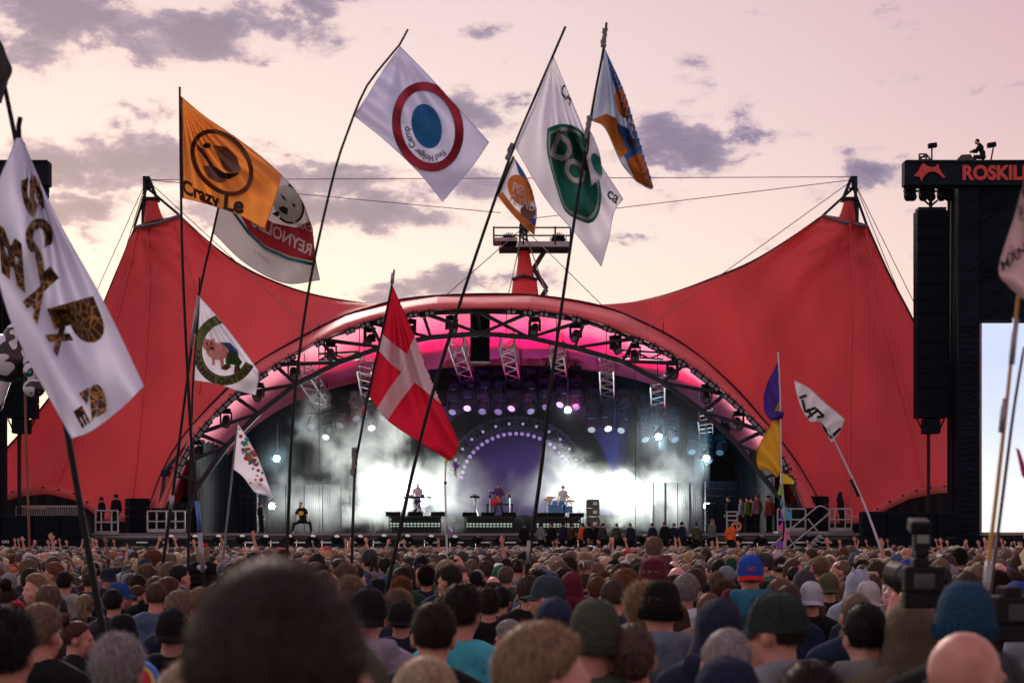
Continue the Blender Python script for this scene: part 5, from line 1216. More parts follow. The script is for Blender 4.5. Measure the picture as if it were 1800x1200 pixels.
hp(1371, 1016, 44, 'person with wide light brown hair below the OBEY cap', 'full', 'light', tc='charcoal')
hp(1416, 1000, 36, 'person in grey animal hood with pink ear lining', None, 'dark', 'hood', 'charcoal', top='hoodie', tc='charcoal', extra='ears')
hp(1456, 1008, 37, 'person in olive green cap next to the animal hood', 'short', 'brown', 'cap', (.07, .072, .04), tc='black')
hp(1510, 1001, 38, 'person in pale blue-grey hood with small ears', None, 'dark', 'hood', (.24, .26, .34), top='hoodie', tc=(.24, .26, .34), extra='ears')
hp(1484, 1022, 30, 'child with curly blond hair among grey caps', 'curly', 'blond', tc='tan', zhi=1.9)
hp(1457, 1020, 36, 'woman with long tawny hair beside the curly child', 'long', 'light', tc='charcoal')
hp(1441, 976, 27, 'person with big fluffy blond hair', 'curly', 'blond', tc='olive')
hp(1424, 1162, 118, 'blurred dark brown head at the very bottom edge', 'full', 'dark', tc='black')
hp(1580, 1006, 44, 'man with slicked brown hair shown in profile', 'quiff', 'brown', tc='denim', yaw=88, face=True, skin=3)
hp(1697, 1023, 98, 'person in big dark blue woolly hat behind the bald man in glasses', None, 'brown', 'beanie', (.015, .05, .095), tc='black')
hp(1704, 1100, 134, 'bald man in dark-framed glasses, turned half aside', 'bald', 'light', tc='black', yaw=-52, skin=0, glasses=True)
hp(1618, 1094, 62, 'woman with messy ginger-brown knot of hair', 'topbun', 'ginger', tc='brown')
hp(1790, 1021, 52, 'person in ribbed blue beanie by the picture edge', None, 'dark', 'beanie', 'blue', tc='black')
hp(1783, 1000, 34, 'person with frizzy brown hair near the blue beanie', 'curly', 'brown', tc='white')
hp(1756, 987, 32, 'bald man with reddish crown below the video screen', 'bald', 'dark', tc='black', skin=3)
hp(1687, 964, 22, 'tall man with upright dark hair under the screen tower', 'quiff', 'dark', tc='charcoal')
hp(1752, 1000, 42, 'person with thick dark wavy hair behind the yellow pole', 'curly', 'dark', tc='black')
hp(1700, 1003, 50, 'person with brown hair just above the blue cap', 'short', 'brown', tc='brown')
hp(1571, 985, 30, 'woman with long straight light hair by the raised camera', 'long', 'light', top='tee', tc='white')
hp(1500, 1092, 60, 'person with bare neck and grey scarf beside grey fleece man', 'short', 'blond', tc='lightgrey')
HAND.append((357, 957, 58, 25.5)); PEOPLE.append(((357 - 900) / F_PX * 25.5, 25.5, 1, 0))
# ---- auto rows
LAND = [(110, 'by the rust-brown pole'), (185, 'by the thick black flagpole'), (290, 'under the two security guards'), (345, 'between two tall flagpoles'), (470, 'near the girl on shoulders'), (600, 'behind the huge blurred head'), (680, "by the red flag's pole"),
        (760, 'at the slanting pole foot'), (860, 'under the purple pennant pole'), (945, 'below the guitarist'), (1080, 'below the drum riser'), (1200, 'round the tall black-jacketed man'), (1300, 'beside the blue and red cap'), (1400, 'by the bunting pole'),
        (1500, 'below the metal stairs'), (1600, 'by the white lettered flag pole'), (1700, 'round the raised camera'), (9999, 'below the video screen')]
HNAME = dict(short='short {} hair', full='thick {} hair', curly='curly {} hair', long='long {} hair', buzz='shaved {} hair', fringe='balding head ringed with {} hair', thin='thinning {} hair', bun='{} hair in a bun', tail='{} ponytail', quiff='swept-up {} hair')
HC_W = [('dark', 5), ('brown', 6), ('light', 4), ('blond', 2.2), ('black', 2), ('grey', 1), ('ginger', .8), ('fair', 1)]
H_W = [('short', 8), ('full', 4), ('curly', 1.4), ('long', 2.4), ('buzz', 2), ('fringe', .7), ('thin', .7), ('bun', 1), ('tail', 1), ('quiff', 1.5)]
HCN = dict(dark='dark brown', brown='brown', light='light brown', blond='blond', black='black', grey='grey', ginger='ginger', fair='pale blond')
T_W = [('black', 6), ('navy', 5), ('charcoal', 4), ('grey', 3), ('olive', 2), ('brown', 1.5), ('maroon', 1), ('denim', 2), ('white', 1.2), ('teal', .6), ('green', .6), ('tan', 1), ('lightgrey', 1.4), ('red', .5)]
def wpick(w): return random.choices([a for a, _ in w], [b for _, b in w])[0]
random.seed(77)
cand = []
yv = 5.2
while yv < 87.5:
    half = .275 * yv + .6; xv = -half + random.random() * .5
    while xv < half:
        x = xv + random.gauss(0, .12); y = yv + random.gauss(0, .16); z = min(1.93, max(1.58, random.gauss(1.755, .065))); px = 900 + x / y * F_PX; py = HOR + (CAM_H - z) / y * F_PX; w = F_PX * .178 / y; xv += .44
        ok = all((x - a) ** 2 + (y - b) ** 2 > .17 for a, b, _, _ in PEOPLE)
        if ok:
            for hx, hy, hw, hd in HAND:
                if y < hd + .1 and abs(px - hx) < hw * .42 + w * .46 and py < hy + hw * 1.15: ok = False; break
        if ok: cand.append((y, x, z, px, py, w, None))
    yv += .45
for (px_, py_, w_, d_) in HAND: cand.append((d_, 0, 0, px_, py_, w_, 'hand'))
cand.sort(key=lambda c: c[0])
NB = 1000; sky_line = np.full(NB, 1300.0); kept = []
def bins(a, b): return max(0, int((a + 100) / 2)), min(NB, int((b + 100) / 2) + 1)
for c in cand:
    y, x, z, px, py, w, hnd = c
    a, b = bins(px - w * .45, px + w * .45)
    if b <= a: continue
    vis = np.clip(sky_line[a:b] - py, 0, w * 1.5).sum() * 2
    if hnd is None:
        if vis < .10 * w * w: continue
        kept.append((vis, c))
    a2, b2 = bins(px - w * .38, px + w * .38); sky_line[a2:b2] = np.minimum(sky_line[a2:b2], py + w * .12)
    a2, b2 = bins(px - w * 1.2, px + w * 1.2); sky_line[a2:b2] = np.minimum(sky_line[a2:b2], py + w * 1.75)
kept.sort(key=lambda k: -k[0])
N_IND = 296 - len(HAND) - 46
used = set(); GRP = 'people standing in the crowd'
for vis, (y, x, z, px, py, w, _) in kept[:N_IND]:
    lm = next(t for lim, t in LAND if px < lim); dep = 'close by' if y < 11 else 'midway in' if y < 19 else 'far in'
    for tr in range(60):
        r = random.random(); hat = None; hatc = 'black'; hair = wpick(H_W); hc = wpick(HC_W); tc = wpick(T_W); top = random.choice(['jacket', 'jacket', 'hoodie', 'tee'])
        if r < .25: hat = random.choice(['beanie', 'beanie', 'cap', 'cap', 'hood']); hatc = random.choice(['black', 'black', 'navy', 'charcoal', 'grey', 'maroon', 'olive', 'denim', 'lightgrey', 'green', 'blue'])
        look = ('raised ' + hatc + ' hood' if hat == 'hood' else (hatc + (' backwards cap' if hat == 'cap' else ' beanie'))) if hat else HNAME[hair].format(HCN[hc])
        look = look.replace('lightgrey', 'pale grey')
        if hat == 'hood': tc = hatc; top = 'hoodie'
        lab = f"person with {look} and {tc.replace('lightgrey', 'pale grey')} {dict(jacket='jacket', hoodie='hoodie', tee='shirt')[top]}, {dep} {lm}"
        if hat == 'cap' and random.random() < .35: capdir = 'front'; lab = lab.replace('backwards', 'peaked')
        else: capdir = 'back'
        if lab not in used and len(lab.split()) <= 16: break
    used.add(lab)
    person(lab, x, y, z, R_(random.gauss(0, 24) if random.random() < .85 else random.choice([-1, 1]) * random.uniform(60, 130)), hair, hc, hat, hatc, top, tc, skin=random.choices([0, 1, 2, 3, 4], [4, 3, 2, 3, .4])[0], group=GRP, capdir=capdir, legs=random.choice(['navy', 'black', 'charcoal', 'denim', 'olive']), width=random.uniform(.96, 1.05))
# ---- everyone too small to pick out: one mass
def lowmesh(me, faces):
    o = bpy.data.objects.new('t', me); COL.objects.link(o); d = o.modifiers.new('d', 'DECIMATE'); d.ratio = min(1, faces / max(1, sum(len(p.vertices) - 2 for p in me.polygons)))
    dg = bpy.context.evaluated_depsgraph_get(); m = bpy.data.meshes.new_from_object(o.evaluated_get(dg)); bpy.data.objects.remove(o)
    m.calc_loop_triangles(); v = np.empty(len(m.vertices) * 3, 'f'); m.vertices.foreach_get('co', v); t = np.empty(len(m.loop_triangles) * 3, 'i'); m.loop_triangles.foreach_get('vertices', t)
    bpy.data.meshes.remove(m); return v.reshape(-1, 3), t.reshape(-1, 3)
LB = {k: lowmesh(BODY[k], n) for k, n in (('stand', 420), ('up1', 700), ('up2', 840))}
LJ = {k: lowmesh(JACK[(k, 'tee' if k != 'stand' else 'jacket')], 170) for k in LB}
LH = {k: lowmesh(shell('t', HAIRM, t_, mk_, r_, nu=16, nv=11, seed=i, ext=e_), 170) for i, (k, t_, mk_, r_, e_) in enumerate((('short', lambda d: .012 + .012 * max(0, d.z), mk_hair, .010, None), ('full', lambda d: .018 + .022 * max(0, d.z), mk_hair, .018, None), ('curly', lambda d: .024 + .026 * max(0, d.z), mk_hair, .024, None), ('long', .016, mk_long, .006, e_long), ('fringe', .007, mk_fringe, .002, None)))}
LHAT = {k: lowmesh(HAT[k], n) for k, n in (('beanie', 200), ('cap', 160), ('bucket', 160), ('straw', 160))}
LPK = lowmesh(HAT['peak_back'], 40)
def mass(items):
    Vs, Ts, Cs = [], [], []; nb = 0
    for vis, (y, x, z, px, py, w, _) in items:
        far = y > 52; r = random.random(); pk = 'stand'
        if far and r < .06: pk = random.choice(['up1', 'up1', 'up2'])
        elif y > 30 and r < .02: pk = 'up1'
        hair = wpick([('short', 6), ('full', 4), ('curly', 2), ('long', 2.5), ('fringe', .8)]); hat = None
        if random.random() < .24: hat = random.choice(['beanie', 'cap', 'cap', 'bucket', 'beanie', 'beanie', 'cap', 'straw'])
        sc = z / 1.78; sc *= random.uniform(.985, 1.015); a = random.gauss(0, .45) if random.random() < .85 else random.uniform(-2.6, 2.6); ca, sa = math.cos(a) * sc, math.sin(a) * sc; Rm = np.array([[ca, -sa, 0], [sa, ca, 0], [0, 0, sc]], 'f').T
        skc = SKINC[random.choices([0, 1, 2, 3, 4], [4, 3, 2, 3, .4])[0]]; tc = CLOTHC[wpick(T_W)]; hcol = [c * random.uniform(.8, 1.2) for c in HAIRC[wpick(HC_W)]]
        hatc = CLOTHC[random.choice(['black', 'black', 'navy', 'charcoal', 'grey', 'maroon', 'denim', 'lightgrey', 'blue', 'red', 'white', 'green', 'orange'])] if hat != 'straw' else CLOTHC['tan']
        parts = [(LB[pk], skc), (LJ[pk], tc), (LH[hair], hcol)]
        if hat: parts.append((LHAT[hat], hatc))
        if hat == 'cap' and random.random() < .6: parts.append((LPK, hatc))
        for (v, t), c in parts:
            Vs.append(v @ Rm + np.array([x, y, 0], 'f')); Ts.append(t + nb); nb += len(v); Cs.append(np.tile(np.array([*c, 1], 'f'), (len(v), 1)))
    if not Vs: return
    v = np.concatenate(Vs); t = np.concatenate(Ts); c = np.concatenate(Cs)
    me = bpy.data.meshes.new('distant_crowd'); me.vertices.add(len(v)); me.vertices.foreach_set('co', v.ravel()); me.loops.add(t.size); me.loops.foreach_set('vertex_index', t.ravel().astype('i')); me.polygons.add(len(t)); me.polygons.foreach_set('loop_start', np.arange(0, t.size, 3, dtype='i')); me.polygons.foreach_set('loop_total', np.full(len(t), 3, 'i')); me.polygons.foreach_set('use_smooth', np.ones(len(t), bool))
    at = me.color_attributes.new('own_colour', 'FLOAT_COLOR', 'POINT'); at.data.foreach_set('color', c.ravel()); me.update(calc_edges=True); me.validate()
    me.materials.append(mat('crowd_mixed', attr='own_colour', rough=.75, var=.15, nscale=14))
    o = bpy.data.objects.new('distant_crowd', me); COL.objects.link(o); tag(o, kind='stuff'); return len(items), len(t)
print('CROWD', len(cand), len(kept), N_IND, mass(kept[N_IND:]))

# ------------------------------------------------------------------ special figures
def special(name_pose, J, tops=('jacket',)):
    BODY[name_pose] = remesh(body_mb(J), .0085, 5200, 'person', SKIN, 2)
    for k in tops: JACK[(name_pose, k)] = remesh(jacket_mb(J, hood=(k == 'hoodie'), short=(k == 'tee'), loose=.6 if k == 'tee' else 1), .016, 1800, k, CLOTH, 3)
    t = remesh(trousers_mb(J), .018, 800, 'trousers', CLOTH, 2); s_ = shoes_mb(J).mesh('shoes', DARKM, True); return t, s_
def sperson(ts, label, x, y, ztop, pos, z0, **k):
    global TROU, SHOE
    a, b = TROU, SHOE; TROU, SHOE = ts; o = person(label, x, y, ztop, pos=pos, z0=z0, **k); TROU, SHOE = a, b; return o
random.seed(5)
def put(label, px, ytop, d, z0, **k):
    z = CAM_H + (HOR - ytop) / F_PX * d; return person(label, (px - 900) / F_PX * d, d, max(z, z0 + 1.5), z0=z0, **k)
# photographer with raised camera
JC = pose(elL=(-.20, .17, 1.40), wrL=(-.05, .25, 1.66), elR=(.21, .16, 1.42), wrR=(.10, .22, 1.70)); tsC = special('camera', JC, ('jacket',))
d = 7.6; sperson(tsC, 'photographer in olive hood holding a camera with flash overhead', (1607 - 900) / F_PX * d, d, CAM_H + (HOR - 1055) / F_PX * d, 'camera', 0, hair=None, hat='hood', hatc=(.085, .07, .045), top='jacket', tc=(.085, .07, .045), legs='black')
def camera_thing(label, px, py, d, flash, rz=0):
    c = P(px, py, d); t = thing('photo_camera', label, 'camera', c, rz=R_(rz)); m = mat('camera_black', (.005, .005, .007), .6, .2, 20, spec=.2)
    mb = MB(); mb.bbox((0, 0, 0), (.145, .075, .10), .15); mb.bbox((.055, -.02, 0), (.035, .07, .10), .3); mb.bbox((0, 0, -.075), (.145, .07, .06), .15); mb.build('body', m, t, local=True)
    mb = MB(); mb.bbox((-.01, 0, .062), (.06, .07, .036), .25); mb.build('viewfinder', m, t, local=True)
    mb = MB(); mb.box((0, -.039, -.005), (.08, .004, .055)); mb.build('rear_screen', mat('lcd', (.03, .035, .04), .15), t, local=True)
    mb = MB(); q = V((-.55, 1, .15)).to_track_quat('Z', 'Y'); mb.lathe([(.036, 0), (.04, .02), (.04, .08), (.045, .085), (.045, .15), (.041, .155), (.041, .15), (.0, .13)], (-.01, .03, .0), q, 18)
    mb.build('lens_barrel', mat('lens_grey', (.028, .028, .032), .45), t, local=True)
    if flash:
        mb = MB(); mb.bbox((-.005, 0, .098), (.05, .06, .035), .3); mb.bbox((-.005, 0, .138), (.060, .052, .066), .15); mb.build('flash_body', m, t, local=True)
        mb = MB(); mb.bbox((-.012, .01, .196), (.074, .09, .048), .2, Matrix.Rotation(R_(12), 3, 'X')); mb.build('flash_head', m, t, local=True)
        mb = MB(); mb.box((-.005, -.0285, .148), (.045, .003, .03)); mb.build('flash_screen', mat('lcd_pale', (.14, .17, .15), .3), t, local=True)
    mb = MB(); mb.tube([(.075, 0, .03), (.10, -.02, -.05), (.11, -.01, -.16), (.09, 0, -.24)], .008, 6); mb.build('strap', m, t, local=True); return t
camera_thing('black camera with tall flash held up above the olive hood', 1622, 1018, 7.3, True); camera_thing('black camera held low by the picture edge under the blue beanie', 1778, 1072, 6.6, False, 20)
# girl sitting on shoulders
JS = pose(kneeL=(-.13, .34, .92), ankL=(-.12, .36, .50), kneeR=(.13, .34, .92), ankR=(.12, .36, .50), elR=(.24, .02, 1.14), wrR=(.02, .30, 1.12), elL=(-.24, .02, 1.14), wrL=(-.05, .30, 1.02)); tsS = special('ride', JS, ('jacket',))
d = 25.5; zt = CAM_H + (HOR - 957) / F_PX * d
g = sperson(tsS, 'girl with long blond hair and black puffer jacket sitting on shoulders', (357 - 900) / F_PX * d, d, zt + .0, 'ride', zt - 1.66, hair='long', hc='blond', top=None, tc='black', legs='denim', skin=3)
mb = jacket_mb(JS, loose=1.3)
for i in range(7): z = .92 + i * .082; mb.ell((0, 0, z), (.225 + .012 * math.sin(i * 1.3), .165, .055), 18, 8)
for s_ in 'LR':
    for i in range(5): mb.ell(JS['sh' + s_].lerp(JS['el' + s_], i / 4), (.092, .092, .05), 12, 6)
    for i in range(4): mb.ell(JS['el' + s_].lerp(JS['wr' + s_], i / 4), (.078, .078, .058), 12, 6)
pj = child('puffer_jacket', remesh(mb, .012, 4200, 'puffer_jacket', CLOTH, 1), g, (.010, .010, .014))
child('hood', MB().tube([(-.10, -.05, 1.47), (0, -.14, 1.44), (.10, -.05, 1.47)], [.03, .055, .03], 8).mesh('hood', CLOTH, True), g, (.45, .45, .5))
child('hair_bow', MB().ell(HC + V((.04, -.05, .10)), (.035, .02, .022), 8, 6).ell(HC + V((.0, -.05, .105)), (.03, .02, .02), 8, 6).mesh('hair_bow', CLOTH, True), g, (.55, .02, .03))
person('man carrying the girl with long blond hair on his shoulders', (357 - 900) / F_PX * d, d - .02, 1.70, 0, 'short', 'light', tc='navy')
# stage and platforms
ST = 'people working round the stage'
put('security guard in black with cap nearest the end of the platform', 178, 873, 92.7, FLOOR_Z, hair='short', hc='dark', hat='cap', hatc='black', capdir='front', tc='black', legs='black', yaw=R_(70), group=ST)
put('security guard in black with white badge beside the side speaker', 204, 868, 92.9, FLOOR_Z, hair='short', hc='dark', hat='cap', hatc='black', capdir='front', tc='black', legs='black', yaw=R_(50), group=ST)
put('guard in black hooded coat at the top of the metal stairs', 1477, 864, 93, FLOOR_Z, hair=None, hat='hood', hatc='black', top='hoodie', tc='black', legs='black', yaw=R_(-80), group=ST)
for px, yt, dd, tc, hc, lab, hair in ((1281, 872, 97, 'black', 'dark', 'onlooker in black among the dark cabinets beside the stage', 'short'), (1303, 874, 96.5, 'lightgrey', 'brown', 'onlooker in pale grey jacket beside the stage', 'short'), (1314, 872, 96.2, (.10, .14, .03), 'dark', 'onlooker in yellow-green collared jacket beside the stage', 'short'), (1331, 868, 96, (.16, .14, .14), 'light', 'onlooker in long grey coat beside the stage', 'full'),
        (1350, 870, 96.4, 'maroon', 'dark', 'onlooker in dark red jacket beside the stage', 'full'), (1353, 874, 95.6, (.20, .05, .04), 'blond', 'blond onlooker in red-brown coat beside the stage', 'long'), (1322, 874, 97, 'olive', 'brown', 'onlooker in olive coat behind the yellow-green jacket', 'short')):
    put(lab, px, yt, dd, FLOOR_Z, hair=hair, hc=hc, tc=tc, yaw=R_(random.uniform(20, 70)), legs='black', group=ST)
pit = thing('pit_platform', 'long low black platform for camera crew in front of the stage', 'platform', P(1090, 955, 91)); mb = MB(); a, b = P(915, 955, 91), P(1300, 955, 91); mb.box(((a.x + b.x) / 2, 91.2, .72), (b.x - a.x, 1.3, 1.44)); mb.build('deck', BLACKP, pit)
pitl = [(925, 922, 'black', 'short', 'dark', 'crew member with dark hair at the start of the pit platform'), (952, 925, 'grey', 'full', 'dark', 'crew member in grey below the drum riser'), (970, 932, 'black', 'buzz', 'brown', 'crouching crew member in black below the drum riser'), (988, 921, 'navy', 'beanie', 'dark', 'crew member in navy with dark woolly hat'), (1005, 922, 'brown', 'full', 'brown', 'crew member in brown coat below the amplifier'),
        (1024, 924, 'orange', 'short', 'dark', 'crew member in orange jacket below the amplifier'), (1033, 919, 'black', 'short', 'dark', 'crew member behind the orange jacket'), (1052, 920, 'black', 'short', 'light', 'light-haired crew member in black below the amplifier'), (1061, 926, 'charcoal', 'short', 'dark', 'crew member in charcoal below the bright smoke'), (1085, 926, 'olive', 'short', 'brown', 'crew member in olive below the bright smoke'),
        (1105, 923, 'navy', 'short', 'dark', 'crew member in navy in front of the bright smoke'), (1145, 926, 'navy', 'short', 'dark', 'stocky crew member before the start of the mesh panel'), (1168, 922, 'black', 'short', 'auburn', 'crew member with auburn hair under the mesh panel'), (1185, 924, 'navy', 'bun', 'black', 'crew member with black bun under the mesh panel'), (1201, 914, 'navy', 'beanie', 'black', 'upright crew member in navy with black beanie under the mesh panel'),
        (1222, 920, 'olive', 'topbun', 'black', 'crew member in olive with black topknot under the mesh panel'), (1252, 914, (.12, .12, .10), 'short', 'blond', 'camera operator in khaki beside the mesh panel end'), (1284, 928, 'orange', 'short', 'dark', 'worker in glowing orange vest beside the orange ring')]
for px, yt, tc, hr, hc, lab in pitl: put(lab, px + random.uniform(-3, 3), yt - 3 + random.uniform(-3, 7), 91.0 + random.uniform(-.35, .35), 1.44, hair='short' if hr == 'beanie' else hr, hc=hc, hat='beanie' if hr == 'beanie' else None, hatc='black', tc=tc, legs='black', yaw=R_(random.uniform(-60, 60)), group=ST)
# performers
JW = pose(pel=(0, -.05, .62), hipL=(-.10, -.05, .60), hipR=(.10, -.05, .60), kneeL=(-.42, .12, .50), ankL=(-.45, .02, .08), kneeR=(.38, .10, .46), ankR=(.52, 0, .08), waist=(0, -.02, .78), chest=(.02, .03, .98), neck=(.03, .05, 1.17), head=(.06, .09, 1.33), shL=(-.16, .04, 1.11), shR=(.21, .04, 1.11), elL=(-.30, .08, .86), wrL=(-.36, .24, .66), elR=(.34, .10, .86), wrR=(.22, .28, .66))
def special2(nm, J, top='tee'):
    t = special(nm, J, (top,)); return t
tsW = special2('wide', JW); d = 94.6
bo = bpy.data.objects.new('person', BODY['wide']); COL.objects.link(bo); bo.location = ((532 - 900) / F_PX * d, d, FLOOR_Z); bo.rotation_euler.z = R_(180 - 15); bo.color = (*SKINC[1], 1); tag(bo, 'singer crouching wide-legged in black shirt with a yellow print', 'person', 'musicians on the stage')
child('shirt', JACK[('wide', 'tee')], bo, (.012, .012, .013)); child('trousers', tsW[0], bo, (.014, .014, .016)); child('shoes', tsW[1], bo); h = child('hair', HAIR['short'], bo, HAIRC['light']); h.location = V((.06, .09, 1.33)) - BASE['head']
child('shirt_print', MB().ell((.02, .165, .96), (.13, .02, .11), 14, 8).mesh('shirt_print', mat('yellow_print', (.65, .48, .02), .7)), bo)
put('man in black standing by the beam lamp, hand at his mouth', 457, 888, 96.2, FLOOR_Z, hair='short', hc='dark', tc='black', legs='black', yaw=R_(-60), group=ST)
rz_ = CAM_H + (HOR - 906) / F_PX * 96
put('keyboard player in white behind the table on the riser', 734, 849, 97.1, rz_, hair='short', hc='light', top='tee', tc='white', legs='purple', yaw=R_(170), group='musicians on the stage')
JG = pose(elL=(-.30, .06, 1.16), wrL=(-.05, .26, 1.06), elR=(.32, .12, 1.22), wrR=(.42, .30, 1.34), ankL=(-.22, 0, .08), kneeL=(-.17, .03, .48), ankR=(.24, 0, .08), kneeR=(.18, .05, .48)); tsG = special('guitar', JG, ('jacket',)); d = 97
sperson(tsG, 'guitarist with long dark hair and purple jacket playing a red guitar', (876 - 900) / F_PX * d, d, CAM_H + (HOR - 850) / F_PX * d, 'guitar', rz_, hair='long', hc='dark', tc=(.09, .05, .16), legs='charcoal', yaw=R_(170), group='musicians on the stage')
gt = thing('electric_guitar', 'red electric guitar held by the long-haired guitarist', 'guitar', P(874, 880, 96.6)); c = P(872, 880, 96.6); mb = MB(); mb.ell(c, (.20, .05, .16), 14, 8); mb.ell(c + V((-.14, 0, -.08)), (.19, .05, .17), 14, 8); mb.build('guitar_body', mat('guitar_red', (.55, .03, .05), .25), gt, smooth=True)
mb = MB(); mb.bar(c, c + V((.72, 0, .42)), .03, 6); mb.build('neck', mat('guitar_neck', (.25, .13, .07), .5), gt); mb = MB(); mb.bbox(c + V((.80, 0, .47)), (.17, .03, .09), .2, Matrix.Rotation(R_(-30), 3, 'Y')); mb.build('headstock', mat('guitar_neck'), gt)
put('drummer with sandy hair sitting behind the drum kit', 990, 853, 97.4, rz_ - .05, hair='full', hc='light', top='tee', tc='white', legs='black', yaw=R_(180), group='musicians on the stage')
def table(label, x0, x1, y, d, items):
    t = thing('keyboard_stand', label, 'keyboard stand', Vector((P((x0 + x1) / 2, 0, d).x, d, rz_))); a, b = P(x0, y, d), P(x1, y, d); mb = MB(); mb.bbox(((a.x + b.x) / 2, d, a.z), (b.x - a.x, .4, .09), .2); mb.build('keyboard', BLACKP, t)
    for s in (-1, 1):
        mb = MB(); cx = (a.x + b.x) / 2; ww = (b.x - a.x) * .3; mb.bar((cx - s * ww, d - .1, a.z), (cx + s * ww, d - .1, rz_), .035, 6); mb.build('leg', ALU, t)
    for i in range(items): mb = MB(); mb.bbox((a.x + (b.x - a.x) * (i + .7) / (items + .4), d, a.z + .09), (.22, .3, .1), .2); mb.build('control_box', mat('violet_box', (.14, .09, .26), .5), t)
table('keyboard on crossed legs in front of the player in white', 708, 757, 874, 96.5, 2); table('small keyboard on crossed legs at the end of the guitarist riser', 826, 843, 873, 96.5, 1)
dk = thing('drum_kit', 'drum kit with blue shells and golden cymbals in front of the drummer', 'drum kit', Vector((P(978, 0, 96.5).x, 96.5, rz_))); blu = mat('drum_blue', (.08, .22, .45), .3); cym = mat('cymbal', (.55, .34, .12), .3, metal=.8)
for px, py, r, hgt, ax in ((981, 898, .28, .42, 1), (968, 893, .2, .34, 0), (975, 884, .15, .2, 0), (988, 884, .15, .2, 0), (1000, 895, .2, .3, 0)):
    mb = MB(); q = V((0, 1, 0)).to_track_quat('Z', 'Y') if ax else None; mb.lathe([(.01, -hgt / 2), (r, -hgt / 2), (r, hgt / 2), (.01, hgt / 2)], P(px, py, 96.6), q, 16); mb.build('drum', blu, dk)
for px, py in ((963, 878), (969, 874), (1003, 880), (998, 872)):
    mb = MB(); c = P(px, py, 96.7); mb.lathe([(.0, .04), (.05, .03), (.24, 0), (.24, -.008), (.0, .0)], c, Matrix.Rotation(R_(14), 3, 'X').to_quaternion(), 16); mb.build('cymbal', cym, dk); mb = MB(); mb.bar(c, (c.x, c.y, rz_), .018, 5); mb.build('cymbal_stand', ALU, dk)
for k, px in enumerate((861, 896)):
    t = thing('microphone_stand', ['slim microphone stand on the near side of the guitarist', 'slim lit microphone stand beyond the red guitar'][k], 'microphone stand', P(px, 908, 96.4)); mb = MB(); mb.bar(P(px, 908, 96.4), P(px, 874, 96.4), .022, 6); mb.build('pole', ALU, t); mb = MB(); mb.ell(P(px, 872, 96.4), (.05, .05, .09), 8, 6); mb.build('microphone', BLACKP, t, smooth=True)
tb2 = thing('equipment_table', 'black open table frame behind the guitarist', 'table', P(878, 907, 97.6)); mb = MB(); a, b = P(855, 886, 97.6), P(902, 886, 97.6); mb.box(((a.x + b.x) / 2, 97.6, a.z), (b.x - a.x, .5, .06)); mb.build('table_top', BLACKP, tb2)
for x in (a.x + .05, b.x - .05): mb = MB(); mb.bar((x, 97.5, a.z), (x, 97.5, rz_), .03, 5); mb.build('leg', BLACKP, tb2)
# technician on the banner
JT = pose(pel=(0, 0, .42), hipL=(-.09, 0, .40), hipR=(.09, 0, .40), kneeL=(-.14, .38, .42), ankL=(-.12, .40, .10), kneeR=(.14, .38, .42), ankR=(.12, .40, .10), waist=(0, .02, .58), chest=(0, .10, .80), neck=(0, .17, .98), head=(0, .27, 1.11), shL=(-.18, .14, .93), shR=(.18, .14, .93), elL=(-.25, .30, .70), wrL=(-.16, .48, .68), elR=(.25, .30, .70), wrR=(.16, .48, .68))
tsT = special('sit', JT, ('jacket',)); bo = bpy.data.objects.new('person', BODY['sit']); COL.objects.link(bo); c = P(1728, 280, 92.4); bo.location = (c.x, c.y, c.z - .3); bo.rotation_euler.z = R_(75); bo.color = (*SKINC[0], 1); tag(bo, 'technician in black hunched on top of the red-lettered banner', 'person', ST)
child('jacket', JACK[('sit', 'jacket')], bo, (.015, .015, .018)); child('trousers', tsT[0], bo, (.015, .015, .02)); child('shoes', tsT[1], bo); h = child('hair', HAIR['short'], bo, HAIRC['dark']); h.location = V((0, .27, 1.11)) - BASE['head']
# hat prints
def hat_text(o, txt, size, front, z, col):
    vs, fs = text_poly(txt, 1); mx_ = max(v.x for v in vs); mn = min(v.x for v in vs); hh = max(v.y for v in vs); mb = MB(); W = size; s = W / (mx_ - mn); out = []
    for v in vs: u = (v.x - (mn + mx_) / 2) * s; a = u / .095; out.append(HC + V((math.sin(a) * .090, -front * 0 - math.cos(a) * .1125, z + v.y * s)))
    mb.add(out, fs); child('cap_lettering', mb.mesh('cap_lettering', mat('cap_print_' + txt, col, .7)), o)
hat_text(OBEY, 'OBEY', .105, -1, .004, (.75, .75, .75)); hat_text(CAPM, 'NY', .055, -1, .012, (.5, .02, .03))
# things held up in the crowd
bb = thing('beach_ball', 'blue and white striped ball held up before the stage', 'ball', P(1041, 966, 60)); r = S(8, 60)
for k in range(6):
    mb = MB(); vs = []; n = 6
    rows = [[P(1041, 966, 60) + Matrix.Rotation(R_(35), 3, 'Y') @ V((r * math.sin(math.pi * i / 8) * math.cos(R_(60 * k + 60 * j / 4)), r * math.sin(math.pi * i / 8) * math.sin(R_(60 * k + 60 * j / 4)), r * math.cos(math.pi * i / 8))) for j in range(5)] for i in range(9)]
    mb.grid(rows); mb.build('ball_panel', mat('ball_blue', (.03, .12, .5), .4) if k % 2 else mat('ball_white', (.75, .75, .8), .4), bb, smooth=True)
person('person reaching up under the blue and white ball', P(1041, 0, 60.2).x, 60.2, 1.80, 0, 'short', 'brown', pos='up1', tc='maroon')
rc = thing('rainbow_cushion', 'round rainbow-edged cushion behind the smooth grey head', 'cushion', P(240, 1184, 7.6))
